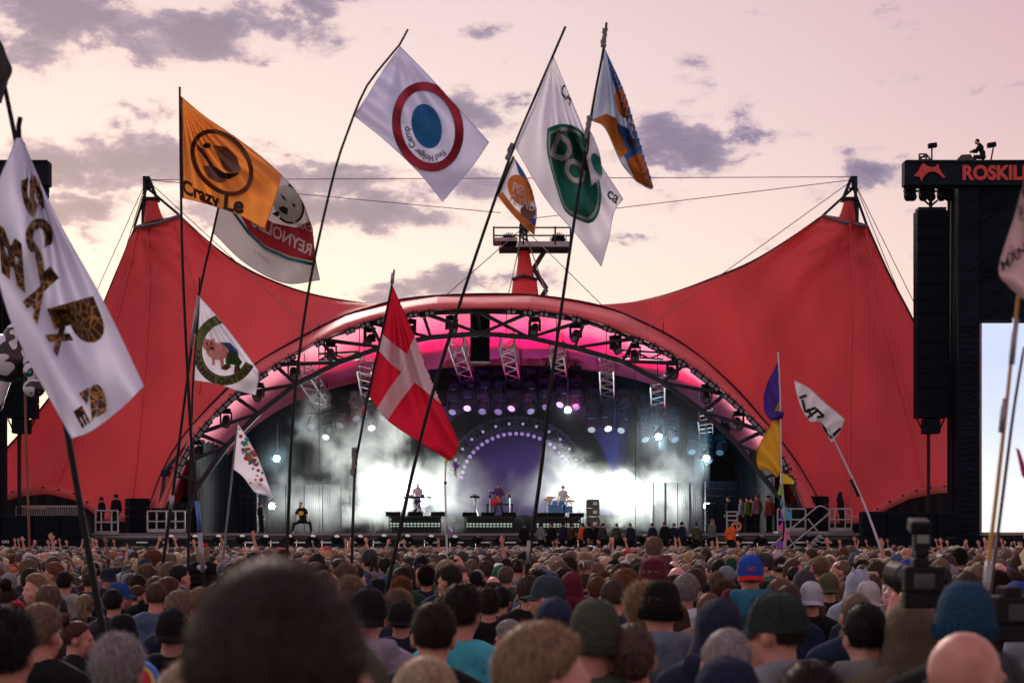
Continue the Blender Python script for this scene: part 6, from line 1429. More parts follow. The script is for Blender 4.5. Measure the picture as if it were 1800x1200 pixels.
for i, (rr, c_) in enumerate(((.100, (.05, .15, .45)), (.084, (.5, .42, .06)), (.068, (.4, .03, .04)))):
    mb = MB(); mb.lathe([(.0, .02 + i * .006), (rr * .8, .015 + i * .006), (rr, 0 + i * .004), (rr * .8, -.02), (0, -.02)], P(238, 1200, 7.6), V((.3, -1, .4)).to_track_quat('Z', 'Y'), 20); mb.build('cushion_ring', mat('rainbow%d' % i, c_, .8), rc, smooth=True)
# ================================================================== flags on poles
def clothmat(name, col, transl=.35): return mat(name, col, .85, .05, 3, bump=.25, bscale=60, transl=transl, spec=.2)
WHITE = clothmat('white_cloth', (.82, .82, .92), .48); POLEM = mat('black_pole', (.005, .005, .007), .55, .15, 8, spec=.2)
def crv(ps, t):
    n = len(ps) - 1; x = min(max(t, 0), 1) * n; i = min(int(x), n - 1); f = x - i
    p0, p1, p2, p3 = ps[max(i - 1, 0)], ps[i], ps[i + 1], ps[min(i + 2, n)]
    if i == 0: p0 = 2 * p1 - p2
    if i + 2 > n: p3 = 2 * p2 - p1
    return .5 * ((2 * p1) + (p2 - p0) * f + (2 * p0 - 5 * p1 + 4 * p2 - p3) * f * f + (3 * p1 - p0 - 3 * p2 + p3) * f ** 3)
class Cloth:
    """a cloth sheet: control rows in photo pixels (+ metres of depth), turned into a sheet in the world at its own distance"""
    def __init__(s, rows, d, folds=(), n=48, rad=None):
        R = [[np.array([p[0], p[1], p[2] if len(p) > 2 else 0.0]) for p in r] for r in rows]; s.d = d; s.n = n
        g = np.zeros((n + 1, n + 1, 3))
        for i in range(n + 1):
            u = i / n; colp = [crv(r, u) for r in R]
            for j in range(n + 1):
                v = j / n; q = crv(colp, v)
                for a, b, amp, ph, e in folds: q[2] += 1.45 * amp * math.sin(6.283 * (a * u + b * v) + ph) * (u ** e if e >= 0 else (1 - u) ** -e)
                if rad: k_, am, ph_ = rad; rr_ = math.hypot(u, v); q[2] += 1.5 * am * min(1, rr_ * 2.2) * max(.25, 1.1 - rr_ * .7) * math.sin(k_ * math.atan2(v, u + 1e-6) + ph_)
                g[i, j] = q
        s.g = g; s.flat = g.reshape(-1, 3)
        b_ = [g[i, 0] for i in range(n + 1)] + [g[n, j] for j in range(n + 1)] + [g[i, n] for i in range(n, -1, -1)] + [g[0, j] for j in range(n, -1, -1)]
        s.outline = [(p[0], p[1]) for p in b_]
    def w(s, px, py, dep): return P(px, py, s.d + dep)
    def build(s, name, m, parent, hem=None):
        mb = MB(); mb.grid([[s.w(*p) for p in row] for row in s.g]); o = mb.build(name, m, parent, smooth=True)
        k = s.n; ed = [s.g[i, 0] for i in range(k + 1)] + [s.g[k, j] for j in range(1, k + 1)] + [s.g[i, k] for i in range(k - 1, -1, -1)]
        hb = MB(); hb.tube([s.w(*p) for p in ed], S(.75, s.d), 5); hb.build(name.replace('cloth', 'stitched') + '_hem', m, parent, smooth=True)
        return o
    def depth(s, px, py):
        D = (s.flat[:, 0] - px) ** 2 + (s.flat[:, 1] - py) ** 2; k = np.argpartition(D, 7)[:7]; A = np.c_[s.flat[k, :2] - (px, py), np.ones(7)]; w = 1 / (D[k] + .3)
        z = np.linalg.lstsq(A * w[:, None], s.flat[k, 2] * w, rcond=None)[0][2]; lo, hi = s.flat[k, 2].min(), s.flat[k, 2].max(); return float(min(max(z, lo), hi))
    def inside(s, px, py):
        c = False; o = s.outline; n = len(o); j = n - 1
        for i in range(n):
            if (o[i][1] > py) != (o[j][1] > py) and px < (o[j][0] - o[i][0]) * (py - o[i][1]) / (o[j][1] - o[i][1] + 1e-12) + o[i][0]: c = not c
            j = i
        return c
    def print_(s, name, m, parent, polys, lift=.02, step=None):
        """flat print on the cloth: polygons in photo pixels cut to the weave of the sheet and laid on it"""
        bm = bmesh.new()
        for li, (vs, fs) in enumerate(polys):
            b = [bm.verts.new((v[0], v[1], li * .0014)) for v in vs]
            for f in fs:
                try: bm.faces.new([b[i] for i in f])
                except ValueError: pass
        xs = [v.co.x for v in bm.verts]; ys = [v.co.y for v in bm.verts]
        st = (step * .7 if step else 0) or max(1.7, max(max(xs) - min(xs), max(ys) - min(ys)) / 56)
        for ax, lo, hi in ((0, min(xs), max(xs)), (1, min(ys), max(ys))):
            x = lo + st * .5
            while x < hi:
                pc = (x, 0, 0) if ax == 0 else (0, x, 0); no = (1, 0, 0) if ax == 0 else (0, 1, 0)
                bmesh.ops.bisect_plane(bm, geom=bm.verts[:] + bm.edges[:] + bm.faces[:], plane_co=pc, plane_no=no); x += st
        kill = [f for f in bm.faces if not s.inside(f.calc_center_median().x, f.calc_center_median().y)]
        bmesh.ops.delete(bm, geom=kill, context='FACES')
        for v in bm.verts: v.co = s.w(v.co.x, v.co.y, s.depth(v.co.x, v.co.y) - lift - .014 - v.co.z)
        off = WORLD[parent.name]
        for v in bm.verts: v.co -= off
        me = bpy.data.meshes.new(name); bm.to_mesh(me); bm.free(); me.materials.append(m); me.polygons.foreach_set('use_smooth', [True] * len(me.polygons))
        o = bpy.data.objects.new(name, me); COL.objects.link(o); o.parent = parent; WORLD[o.name] = off; return o
def poly(*p): return ([(x, y) for x, y in p], [tuple(range(len(p)))])
def ellp(cx, cy, rx, ry, rot=0, n=36):
    c, s_ = math.cos(R_(rot)), math.sin(R_(rot)); return ([(cx + rx * math.cos(a) * c - ry * math.sin(a) * s_, cy + rx * math.cos(a) * s_ + ry * math.sin(a) * c) for a in [6.2832 * i / n for i in range(n)]], [tuple(range(n))])
def ringp(cx, cy, rx, ry, tx, ty=None, rot=0, n=48, a0=0, a1=360):
    ty = tx if ty is None else ty; c, s_ = math.cos(R_(rot)), math.sin(R_(rot)); vs = []
    for i in range(n + 1):
        a = R_(a0 + (a1 - a0) * i / n)
        for q in (0, 1): x, y = (rx - tx * q) * math.cos(a), (ry - ty * q) * math.sin(a); vs.append((cx + x * c - y * s_, cy + x * s_ + y * c))
    return (vs, [(2 * i, 2 * i + 1, 2 * i + 3, 2 * i + 2) for i in range(n)])
def textp(txt, org, ex, ey, thick=0.0):
    """text laid on pixel axes: ex = vector of the whole line, ey = vector of the cap height"""
    vs, fs = text_poly(txt, 1, .018 * thick); mn = min(v.x for v in vs); mx_ = max(v.x for v in vs); hh = max(v.y for v in vs); out = []
    offs = [(0, 0)]
    return [([(org[0] + ox + ex[0] * (v.x - mn) / (mx_ - mn) + ey[0] * v.y / hh, org[1] + oy + ex[1] * (v.x - mn) / (mx_ - mn) + ey[1] * v.y / hh) for v in vs], fs) for ox, oy in offs]
def arctext(txt, cx, cy, rx, ry, a0, a1, h, rot=0, flip=False, thick=0.0):
    """text round an ellipse; angles in degrees, y down; flip mirrors the letters"""
    vs, fs = text_poly(txt, 1, .03 * thick); mn = min(v.x for v in vs); mx_ = max(v.x for v in vs); hh = max(v.y for v in vs); out = []
    c, s_ = math.cos(R_(rot)), math.sin(R_(rot)); res = []
    for oo in [0]:
        pts = []
        for v in vs:
            a = R_(a0 + (a1 - a0) * (v.x - mn) / (mx_ - mn)); k = -(v.y / hh) * h
            x, y = (rx + k) * math.cos(a), (ry + k) * math.sin(a); pts.append((cx + x * c - y * s_ + oo, cy + x * s_ + y * c + oo))
        res.append((pts, fs))
    return res
def flagpole(label, pts, d, r_px, cat='flag', m=None, group=None, base=True, tape=(), wrap=()):
    """pole through photo points at distance d, running on down into its bearer's hands"""
    W = [P(x, y, d) for x, y in pts]
    if base:
        dirn = (W[-1] - W[-2]).normalized(); k = max(0, (W[-1].z - 1.0) / max(-dirn.z, .3)); W.append(W[-1] + dirn * k)
    t = thing('flag', label, cat, W[-1], group)
    R = [S(r_px * (.62 + .38 * i / (len(W) - 1)), d) for i in range(len(W))]
    cp = resample(W, 40) if len(W) > 2 else W; rr = [S(r_px * (.55 + .45 * i / (len(cp) - 1)), d) for i in range(len(cp))]
    mb = MB(); mb.tube(cp, rr, 8); mb.build('pole', m or POLEM, t, smooth=True)
    for (a, b), mm_ in tape:
        mb = MB(); mb.tube([P(*a, d), P(*b, d)], S(r_px * 1.08, d), 8); mb.build('tape_band', mm_, t, smooth=True)
    for a, b in wrap:
        mb = MB(); A, B = P(*a, d), P(*b, d); random.seed(int(a[0])); pts_ = [A.lerp(B, i / 9) + Vector((random.uniform(-1, 1), random.uniform(-1, 1), 0)) * S(1.2, d) for i in range(10)]
        mb.tube(pts_, [S(random.uniform(3.6, 6.0), d) for _ in range(10)], 8); mb.build('knotted_cloth', mat('grey_rag', (.17, .17, .19), .9, .3, 20, bump=.6, bscale=40), t, smooth=True)
    return t
SILV = mat('silver_tape', (.26, .26, .30), .4, .1, 8, metal=.3); BLUE_T = mat('blue_tape', (.05, .16, .42), .4); REDT = mat('red_tape', (.45, .06, .10), .5); INK = mat('black_print', (.014, .013, .014), .8, transl=.15)
# --- orange flag
t = flagpole('orange flag with a ringed face in sunglasses, lettered Crazy Le', [(316, 153), (317, 250), (320, 430), (327, 600), (338, 800), (351, 935), (358, 1016)], 18.6, 3.6, tape=(((352, 905), (354, 945), ), ) and ((((346, 880), (351, 932)), BLUE_T), (((351, 936), (357, 1005)), SILV)))
C = Cloth([[(318, 170), (360, 205, -.05), (415, 243, .05), (495, 308, .15)], [(318, 228), (365, 262, .06), (425, 297, -.08), (489, 330, .10)], [(318, 288), (365, 313, -.04), (420, 336, -.12), (478, 366, -.05)], [(318, 347), (365, 359, .05), (418, 377, -.05), (464, 402, -.18)]], 18.6, [(1.4, .8, .10, .4, 1), (3.1, -1.2, .03, 1.2, 1)], rad=(17, .085, .5))
C.build('cloth', clothmat('orange_cloth', (.80, .31, .07), .5), t); BRN = mat('brown_print', (.10, .045, .02), .8, transl=.35); GRYP = mat('grey_print', (.22, .14, .12), .8, transl=.35)
C.print_('ring_print', BRN, t, [ringp(390, 286, 66, 47, 8, 8, 50)])
C.print_('face_print', GRYP, t, [poly((372, 255), (398, 258), (416, 275), (424, 300), (404, 304), (392, 296), (384, 276)), poly((356, 292), (372, 290), (386, 304), (398, 318), (384, 322), (366, 312))], .024)
C.print_('sunglasses_print', INK, t, [poly((345, 252), (358, 264), (376, 292), (398, 306), (420, 302), (420, 306), (402, 316), (386, 312), (366, 288), (348, 262)), ellp(400, 309, 6, 5), ellp(364, 256, 7, 5)], .028)
C.print_('lettering', mat('brown_letter', (.045, .022, .012), .8, transl=.2), t, textp('Crazy', (321, 338), (66, 28), (-2, -25), 2.2) + textp('Le', (392, 369), (36, 6), (3, -29), 2.6), .022)
C.print_('hoist_sleeve', mat('brown_sleeve', (.20, .07, .025), .8), t, [poly((316, 166), (321, 170), (323, 348), (316, 347))], .03)
# --- camp flag behind it
t = flagpole('dirty white flag with a red shield and mirrored lettering REYNOLDS', [(410, 238), (395, 315), (374, 410), (348, 530), (325, 700), (306, 850), (284, 1006)], 22, 3.3, tape=((((345, 545), (336, 610)), SILV), (((303, 870), (300, 895)), SILV)))
C = Cloth([[(412, 240), (470, 285), (523, 340), (549, 400)], [(398, 300), (456, 342, -.08), (515, 392), (552, 432)], [(386, 355), (440, 402), (506, 443, .1), (556, 464)], [(376, 410), (432, 463), (500, 497), (562, 492)]], 22.2, [(1.2, 1.1, .12, 0, 1), (2.7, -.7, .05, 1, 1)])
C.build('cloth', clothmat('dirty_white_cloth', (.52, .50, .50), .3), t)
RD = mat('shield_red', (.34, .02, .03), .8, transl=.25)
C.print_('shield_print', RD, t, [poly((416, 368), (450, 372), (480, 392), (520, 400), (546, 388), (551, 400), (553, 460), (510, 450), (468, 433), (438, 406))])
C.print_('shield_border', mat('petrol_print', (.02, .10, .13), .8), t, [poly((408, 374), (414, 374), (440, 408), (468, 434), (508, 452), (553, 462), (553, 468), (506, 457), (464, 438), (434, 410))], .022)
C.print_('lettering', mat('pale_print', (.60, .58, .55), .8, transl=.3), t, [p for p in textp('REYNOLDS', (546, 450), (-104, -54), (3, -20), 1.2)] + textp('CAMP', (550, 408), (-34, -10), (-1, -10), .8), .028)
C.print_('portrait_ground', mat('portrait_pale', (.42, .45, .40), .8, transl=.3), t, [ellp(506, 358, 25, 34, -22)], .022); C.print_('portrait_outline', INK, t, [ringp(506, 358, 28, 37, 4, 4, -22, a0=-60, a1=150)], .026)
C.print_('portrait_marks', INK, t, [poly((489, 366), (497, 362), (506, 366), (505, 378), (497, 374)), poly((492, 340), (500, 346), (504, 354), (498, 350)), poly((511, 356), (520, 360), (518, 365)), poly((486, 372), (492, 372), (488, 382), (478, 376))], .028)
C.print_('small_lettering', mat('faded_red', (.35, .18, .16), .8), t, textp('WONDER 12', (472, 462), (-27, -20), (1, -5)), .022)
# --- round emblem flag
t = flagpole('large white flag with red ring round a blue disc, mirrored lettering', [(717, 52), (708, 70), (697, 86), (668, 120), (640, 160), (610, 235), (586, 310), (548, 480), (524, 640), (512, 780), (505, 960)], 14, 3.4)
C = Cloth([[(703, 82), (752, 132), (805, 190), (859, 250)], [(672, 125), (725, 172, -.03), (780, 226), (834, 287)], [(646, 167), (696, 214), (754, 268, .05), (807, 320)], [(622, 203), (676, 246), (736, 303, -.06), (778, 354)]], 14, [(.9, .7, .06, .5, .5), (0.4, 3.2, .035, 0, -1.2), (2.2, .5, .02, 0, 1)], rad=(11, .045, .4))
C.build('cloth', clothmat('shade_tinted_white', (.64, .66, .88), .4), t)  # white cloth with the bluish cast of shade put into its colour
ER = mat('emblem_red', (.50, .035, .07), .8, transl=.3)
C.print_('emblem_outline', INK, t, [ringp(752, 223, 62, 80, 15.5, 15.5, -14), ], .014); C.print_('emblem_ring', ER, t, [ringp(752, 223, 61, 79, 13.5, 13.5, -14)], .018)
C.print_('emblem_disc', mat('emblem_blue', (.03, .20, .42), .8, transl=.3), t, [ellp(750, 222, 26, 40, -14)], .016)
C.print_('lettering', mat('blue_black_print', (.03, .035, .06), .8, transl=.2), t, arctext('Find Holger Camp', 752, 223, 33, 51, 62, 190, -11, -14, thick=.8), .02)
# --- pole with the green lettered flag and the small orange pennant
t = flagpole('long white flag with a leaning green badge lettered DO', [(994, 47), (972, 98), (940, 172), (905, 255), (872, 345), (800, 560), (740, 768), (683, 1022)], 16, 4.0, wrap=(((900, 252), (892, 282)),))
C = Cloth([[(972, 98), (1006, 180), (1044, 268), (1095, 350)], [(950, 154), (990, 235, -.08), (1036, 316, .1), (1079, 373)], [(926, 208), (976, 290, .08), (1022, 362, -.06), (1070, 420)], [(905, 258), (960, 350), (1010, 408, .06), (1057, 468)]], 16, [(1.6, .9, .07, .8, .7)], rad=(15, .08, 0))
C.build('cloth', WHITE, t); GRN = mat('badge_green', (.015, .20, .14), .8, transl=.3)
badge = [(962, 226), (984, 218), (1010, 222), (1030, 240), (1042, 280), (1056, 330), (1054, 370), (1040, 392), (1020, 388), (994, 372), (978, 330), (962, 270)]
badge = [(q.x, q.y) for q in resample(badge + badge[:1], 48)[:-1]]; cxb, cyb = 1008, 308; sc_ = lambda k: [(cxb + (x - cxb) * k, cyb + (y - cyb) * k) for x, y in badge]
C.print_('badge_edge', GRN, t, [poly(*sc_(1.0))], .016); C.print_('badge_line', mat('pale_cloth_print', (.6, .62, .64), .8, transl=.3), t, [poly(*sc_(.93))], .022); C.print_('badge_ground', GRN, t, [poly(*sc_(.87))], .028)
C.print_('letter_shadow', mat('olive_shadow', (.10, .10, .04), .8), t, textp('D', (965, 272), (34, 20), (14, -42), 3) + textp('O', (988, 308), (38, 24), (8, -38), 3), .034)
C.print_('lettering', mat('white_letter', (.66, .66, .70), .8, transl=.3), t, textp('D', (966, 271), (32, 18), (14, -39), 2) + textp('O', (989, 306), (36, 22), (8, -35), 2), .04)
C.print_('small_lettering', INK, t, textp('CA', (984, 162), (18, 24), (9, -18), 1) + textp('ca', (1066, 345), (18, 14), (5, -12), 1), .022)
t2 = flagpole('small orange and white pennant lettered PØL FLYND', [(903, 275), (873, 344)], 15.9, 3.5, base=False)
C = Cloth([[(902, 275), (920, 302), (934, 332), (943, 368)], [(893, 297), (912, 326), (930, 354, .03), (943, 382)], [(884, 320), (903, 348), (922, 376, -.03), (941, 397)], [(874, 342), (893, 367), (915, 391), (939, 413)]], 15.9, [(1.5, .6, .05, 0, 1)])
C.build('cloth', WHITE, t2); ORG = mat('print_orange', (.62, .20, .04), .8, transl=.35); BLU = mat('print_blue', (.03, .12, .34), .8, transl=.3)
C.print_('blue_print', BLU, t2, [poly((904, 278), (922, 305), (942, 345), (943, 372), (930, 330), (912, 305)), poly((908, 378), (943, 384), (941, 396), (914, 392))], .016); C.print_('orange_print', ORG, t2, [ellp(915, 335, 20, 30, -30), poly((874, 342), (884, 338), (905, 366), (930, 388), (940, 396), (940, 414), (915, 392), (893, 368))], .02)
C.print_('fish_print', mat('print_brown', (.14, .06, .03), .8), t2, [ellp(928, 372, 14, 12, 30)], .024); C.print_('lettering', mat('white_letter'), t2, textp('PØL', (900, 336), (28, 14), (3, -17), .8) + textp('FLYND', (895, 356), (44, 16), (4, -15), .8), .03)
# --- blue and orange flag on its own pole
t = flagpole('narrow blue, white and orange flag at the top of a tall black pole', [(1066, 40), (1062, 80), (1046, 165), (1033, 240), (1016, 345), (990, 520), (968, 680), (950, 835), (926, 1006)], 15.4, 4.2, wrap=(((1064, 50), (1060, 84)), ((1037, 205), (1031, 245))), tape=((((931, 950), (928, 990)), SILV),))
C = Cloth([[(1063, 86), (1096, 160), (1121, 240), (1148, 328)], [(1056, 128), (1086, 188, -.05), (1114, 262), (1146, 332)], [(1048, 170), (1074, 206), (1104, 272, .06), (1138, 330)], [(1040, 212), (1064, 226), (1092, 286), (1118, 318)]], 15.4, [(1.6, .8, .07, .3, 1)], rad=(13, .07, 1))
C.build('cloth', clothmat('pale_blue_cloth', (.50, .58, .74), .35), t)
C.print_('blue_print', BLU, t, [poly((1064, 88), (1098, 160), (1124, 240), (1147, 320), (1136, 310), (1110, 232), (1090, 180), (1076, 140)), poly((1084, 216), (1104, 226), (1124, 262), (1108, 290), (1094, 270))], .016)
C.print_('orange_print', ORG, t, [poly((1042, 210), (1066, 200), (1084, 208), (1088, 232), (1104, 268), (1090, 278), (1064, 226)), ellp(1094, 180, 12, 28, -12), poly((1100, 282), (1126, 268), (1140, 296), (1148, 330), (1130, 328), (1116, 316))], .02)
C.print_('lettering', mat('white_letter'), t, textp('FL', (1100, 226), (14, 18), (6, -18), .8), .026); C.print_('dark_print', mat('print_brown'), t, [poly((1100, 240), (1116, 248), (1120, 262), (1106, 260))], .024)
t3 = flagpole('scrap of white and green cloth knotted to the tall pole below the blue flag', [(1036, 232), (1029, 300)], 15.3, 3.0, base=False)
C = Cloth([[(1036, 228), (1045, 246), (1054, 272), (1059, 305)], [(1033, 246), (1040, 268), (1048, 288), (1056, 312)], [(1030, 262), (1034, 288), (1038, 306), (1040, 326)]], 15.3, [(1.5, .5, .04, 0, 1)], 20); C.build('cloth', WHITE, t3); C.print_('green_print', GRN, t3, [ellp(1050, 288, 9, 20, -22)], .016)
# --- red flag with white cross
t = flagpole('red flag with a white cross hanging on a slender black pole', [(693, 474), (688, 505), (668, 600), (648, 690), (634, 765), (624, 830), (618, 1000)], 20, 3.2, wrap=(((624, 787), (620, 835)),), tape=((((640, 712), (637, 730)), REDT), (((691, 480), (689, 498)), SILV)))
C = Cloth([[(690, 503), (728, 590), (764, 684), (806, 776)], [(676, 562), (714, 642, -.08), (756, 716), (804, 790)], [(661, 630), (698, 692), (748, 754, .1), (799, 801)], [(646, 692), (682, 738), (736, 775), (790, 809)]], 20, [(.8, .6, .12, 0, 1), (2.4, .3, .03, 1, 1)], rad=(12, .07, .7))
C.build('cloth', clothmat('flag_red', (.55, .014, .04), .35), t)
C.print_('white_cross', clothmat('flag_white', (.84, .80, .86), .45), t, [poly((668, 583), (688, 601), (715, 622), (705, 653), (688, 640), (666, 616), (664, 606)), poly((729, 591), (744, 630), (746, 641), (706, 653), (715, 622)), poly((746, 641), (781, 714), (729, 672), (706, 653)), poly((706, 653), (729, 672), (705, 703), (681, 738), (672, 733), (660, 722), (684, 683))], .018)
# --- farmer flag
t = flagpole('white flag with green oval badge, pig and lettering FARMER DATING', [(351, 488), (348, 560), (340, 660), (336, 760), (333, 880), (330, 1032)], 20.5, 3.0, tape=((((349, 520), (341, 585)), SILV), (((336, 770), (335, 790)), SILV)))
C = Cloth([[(351, 522), (386, 562), (421, 606), (453, 650)], [(348, 570), (385, 600, -.05), (421, 636), (454, 664)], [(344, 620), (382, 643), (418, 663, .04), (452, 676)], [(341, 668), (380, 674), (415, 685), (449, 694)]], 20.5, [(1.2, .6, .06, 0, 1)], rad=(12, .05, .3))
C.build('cloth', WHITE, t); FG = mat('badge_olive', (.13, .19, .05), .8, transl=.3); FB = mat('badge_brown', (.05, .02, .02), .8)
C.print_('badge_ring', FG, t, [ringp(396, 614, 56, 62, 15, 15, 8, 60, 20, 275)], .018); C.print_('badge_line', FB, t, [ringp(396, 614, 57, 63, 1.4, 1.4, 8, 60, 20, 275), ringp(396, 614, 42, 48, 1.4, 1.4, 8, 60, 20, 275)], .022)
C.print_('lettering', FB, t, arctext('FARMER DATING', 396, 614, 55, 61, 172, 22, -10.5 * -1, 8, thick=.9) + textp('EST.', (343, 604), (11, -1), (0, -4)), .026)
PIG = mat('pig_pink', (.72, .34, .31), .8, transl=.3)
C.print_('pig_print', PIG, t, [ellp(382, 617, 20, 15, 12), ellp(367, 606, 11, 10), poly((360, 602), (359, 593), (366, 598)), poly((370, 598), (377, 594), (378, 603)), poly((372, 628), (378, 629), (378, 642), (373, 642)), poly((386, 630), (393, 630), (394, 644), (388, 644))], .022)
C.print_('eye_print', INK, t, [ellp(364, 604, 1.6, 2), ellp(371, 603, 1.6, 2), ellp(373, 612, 4, 2, 20)], .027)
C.print_('overalls_print', mat('overall_green', (.06, .14, .04), .8), t, [poly((402, 616), (416, 622), (426, 636), (420, 645), (408, 640), (398, 643), (396, 632))], .026); C.print_('shirt_print', mat('shirt_blue', (.03, .09, .26), .8), t, [poly((386, 601), (404, 602), (418, 616), (420, 626), (408, 624), (398, 610))], .024)
C.print_('boot_print', mat('boot_brown', (.14, .06, .03), .8), t, [poly((390, 642), (402, 638), (406, 645), (398, 651), (388, 648)), poly((412, 643), (421, 643), (424, 653), (411, 655))], .024)
# --- dotted flag
t = flagpole('small white flag sprinkled with coloured dots', [(417, 744), (409, 825), (402, 890), (393, 972)], 26, 2.6, m=mat('grey_pole', (.12, .13, .14), .4))
C = Cloth([[(418, 745), (438, 776), (458, 816), (479, 873)], [(415, 772), (434, 799), (455, 836), (476, 875)], [(412, 800), (431, 820), (450, 848), (470, 870)], [(410, 823), (428, 838), (446, 862), (456, 868)]], 26, [(1.3, .8, .07, 0, 1)]); C.build('cloth', WHITE, t)
random.seed(21); cols = [('dot_red', (.55, .06, .06)), ('dot_orange', (.65, .22, .03)), ('dot_yellow', (.65, .50, .05)), ('dot_green', (.06, .30, .06)), ('dot_blue', (.05, .30, .52)), ('dot_pink', (.55, .08, .26))]
dots = {c: [] for c, _ in cols}
for i in range(64):
    u = random.gauss(0, 1); v = random.gauss(0, 1); dots[cols[i % 6][0]].append(ellp(440 + u * 6 + v * 7, 803 + v * 19 - u * 2, *([random.uniform(1.2, 4.2)] * 2), n=12))
for c, k in cols: C.print_('dot_print', mat(c, k, .8, transl=.3), t, dots[c], .018 + .003 * [q for q, _ in cols].index(c), 6)
# --- thin pole with violet pennants
t = flagpole('slim silver pole with two tiny violet pennants under the red flag', [(783, 806), (783, 850), (784, 905), (786, 985)], 42, 2.4, m=mat('silver_pole', (.42, .42, .46), .35, metal=.5), tape=((((783, 846), (783, 851)), INK),))
for nm, col, pl in (('pennant', (.16, .05, .36), ((794, 807), (808, 818), (800, 827))), ('pennant', (.45, .40, .06), ((778, 808), (790, 808), (786, 815))), ('ribbon', (.22, .16, .3), ((783, 918), (796, 940), (790, 946), (784, 936)))):
    mb = MB(); mb.prism([P(x, y, 41.9) for x, y in pl], (0, 0, 0), (0, .02, 0)); mb.build(nm, mat('pennant_%d' % int(col[0] * 100), col, .8), t, fix=True)
mb = MB(); mb.tube([P(783, 806, 41.9), P(795, 808, 41.9), P(802, 836, 41.9)], .012, 4); mb.build('string', SILV, t)
# --- giraffe print flag (near, left)
t = flagpole('big white flag with giraffe-patterned letters on a thick black pole', [(4, 132), (16, 190), (36, 290), (62, 440), (100, 660), (122, 780), (152, 950), (182, 1112)], 9, 7.2)
C = Cloth([[(36, 238), (96, 375), (182, 530), (253, 678)], [(34, 240), (72, 392, -.12), (136, 582, .06), (214, 716)], [(31, 242), (40, 412, .10), (92, 600, -.05), (162, 756)], [(28, 244), (-16, 382), (20, 566), (126, 770)]], 8.8, [(1.0, 1.3, .07, 0, .8)], rad=(13, .075, .2))
C.build('cloth', clothmat('net_white_cloth', (.68, .69, .86), .45), t)
def giraffe():
    m = bpy.data.materials.new('giraffe_print'); m.use_nodes = True; n_ = m.node_tree; b = n_.nodes['Principled BSDF']; b.inputs['Roughness'].default_value = .8
    tc = n_.nodes.new('ShaderNodeTexCoord'); vo = n_.nodes.new('ShaderNodeTexVoronoi'); vo.feature = 'DISTANCE_TO_EDGE'; vo.inputs['Scale'].default_value = 21; n_.links.new(tc.outputs['Object'], vo.inputs['Vector'])
    rp = n_.nodes.new('ShaderNodeValToRGB'); e = rp.color_ramp.elements; e[0].position = .03; e[0].color = (.50, .26, .05, 1); e[1].position = .06; e[1].color = (.055, .020, .012, 1); n_.links.new(vo.outputs['Distance'], rp.inputs[0]); n_.links.new(rp.outputs[0], b.inputs['Base Color'])
    return m
GIR = giraffe()
C.print_('lettering', GIR, t, textp('S', (36, 318), (16, 66), (30, -16), 4) + textp('C', (44, 392), (10, 52), (42, -16), 4) + textp('M', (2, 470), (42, 36), (-6, -78), 5) + textp('A', (42, 525), (26, 42), (20, -40), 5) + textp('V', (52, 470), (46, 62), (6, -44), 5) + textp('P', (92, 540), (30, 74), (72, -20), 6) + textp('X', (82, 585), (22, 40), (26, -26), 5) + textp('S', (138, 690), (14, 56), (40, -22), 5) + textp('E', (130, 722), (16, 30), (14, -10), 4), .02)
mb = MB(); mb.tube([P(36, 206, 8.8), P(33, 222, 8.8), P(34, 242, 8.8)], .012, 5); mb.build('tie_cord', BLACKP, t)
t = flagpole('dark grey flag cut off by the picture edge', [(-14, 60), (-2, 120), (8, 150)], 9.05, 6.5, base=False)
C = Cloth([[(-60, 20), (-30, 40), (0, 72), (12, 100)], [(-60, 60), (-30, 80), (2, 106), (21, 124)], [(-60, 120), (-30, 126), (0, 140), (12, 147)], [(-60, 170), (-34, 172), (-8, 178), (2, 182)]], 8.9, [(1.3, .6, .04, 0, 1)], 20); C.build('cloth', clothmat('dark_flag_cloth', (.045, .045, .048), .3), t)
# --- inflatable cow on a thin rust pole
t = thing('inflatable_cow', 'spotted black and white inflatable cow on a thin rust-brown pole', 'inflatable', P(48, 1060, 34)); d = 34
CWM = bpy.data.materials.new('cow_vinyl'); CWM.use_nodes = True; n_ = CWM.node_tree; b = n_.nodes['Principled BSDF']; b.inputs['Roughness'].default_value = .3
tc = n_.nodes.new('ShaderNodeTexCoord'); nz = n_.nodes.new('ShaderNodeTexNoise'); nz.inputs['Scale'].default_value = 4.6; nz.inputs['Detail'].default_value = 0; n_.links.new(tc.outputs['Object'], nz.inputs['Vector']); rp = n_.nodes.new('ShaderNodeValToRGB'); e = rp.color_ramp.elements; e[0].position = .475; e[0].color = (.56, .58, .64, 1); e[1].position = .487; e[1].color = (.012, .012, .015, 1); n_.links.new(nz.outputs[0], rp.inputs[0]); n_.links.new(rp.outputs[0], b.inputs['Base Color'])
VIN = mat('white_vinyl', (.62, .64, .70), .3, .04, 4)
mb = MB(); mb.ell(P(8, 630, d), (.46, .36, .42), 18, 12); mb.ell(P(-30, 640, d), (.5, .36, .44), 16, 10); mb.ell(P(30, 600, d), (.26, .24, .32), 14, 10); mb.cap_(P(8, 650, d), P(-6, 715, d), .17, .10); mb.cap_(P(36, 625, d), P(52, 650, d), .22, .16); mb.build('body', remesh and CWM, t, smooth=True)
mb = MB(); mb.ell(P(56, 655, d - .25), (.16, .2, .22), 14, 10); mb.ell(P(60, 682, d - .35), (.19, .2, .16), 14, 10); mb.build('head', CWM, t, smooth=True)
for s, x in ((-1, 44), (1, 76)): mb = MB(); mb.ell(P(x + 6, 636, d - .2), (.10, .05, .12), 10, 8); mb.build('ear', VIN, t, smooth=True)
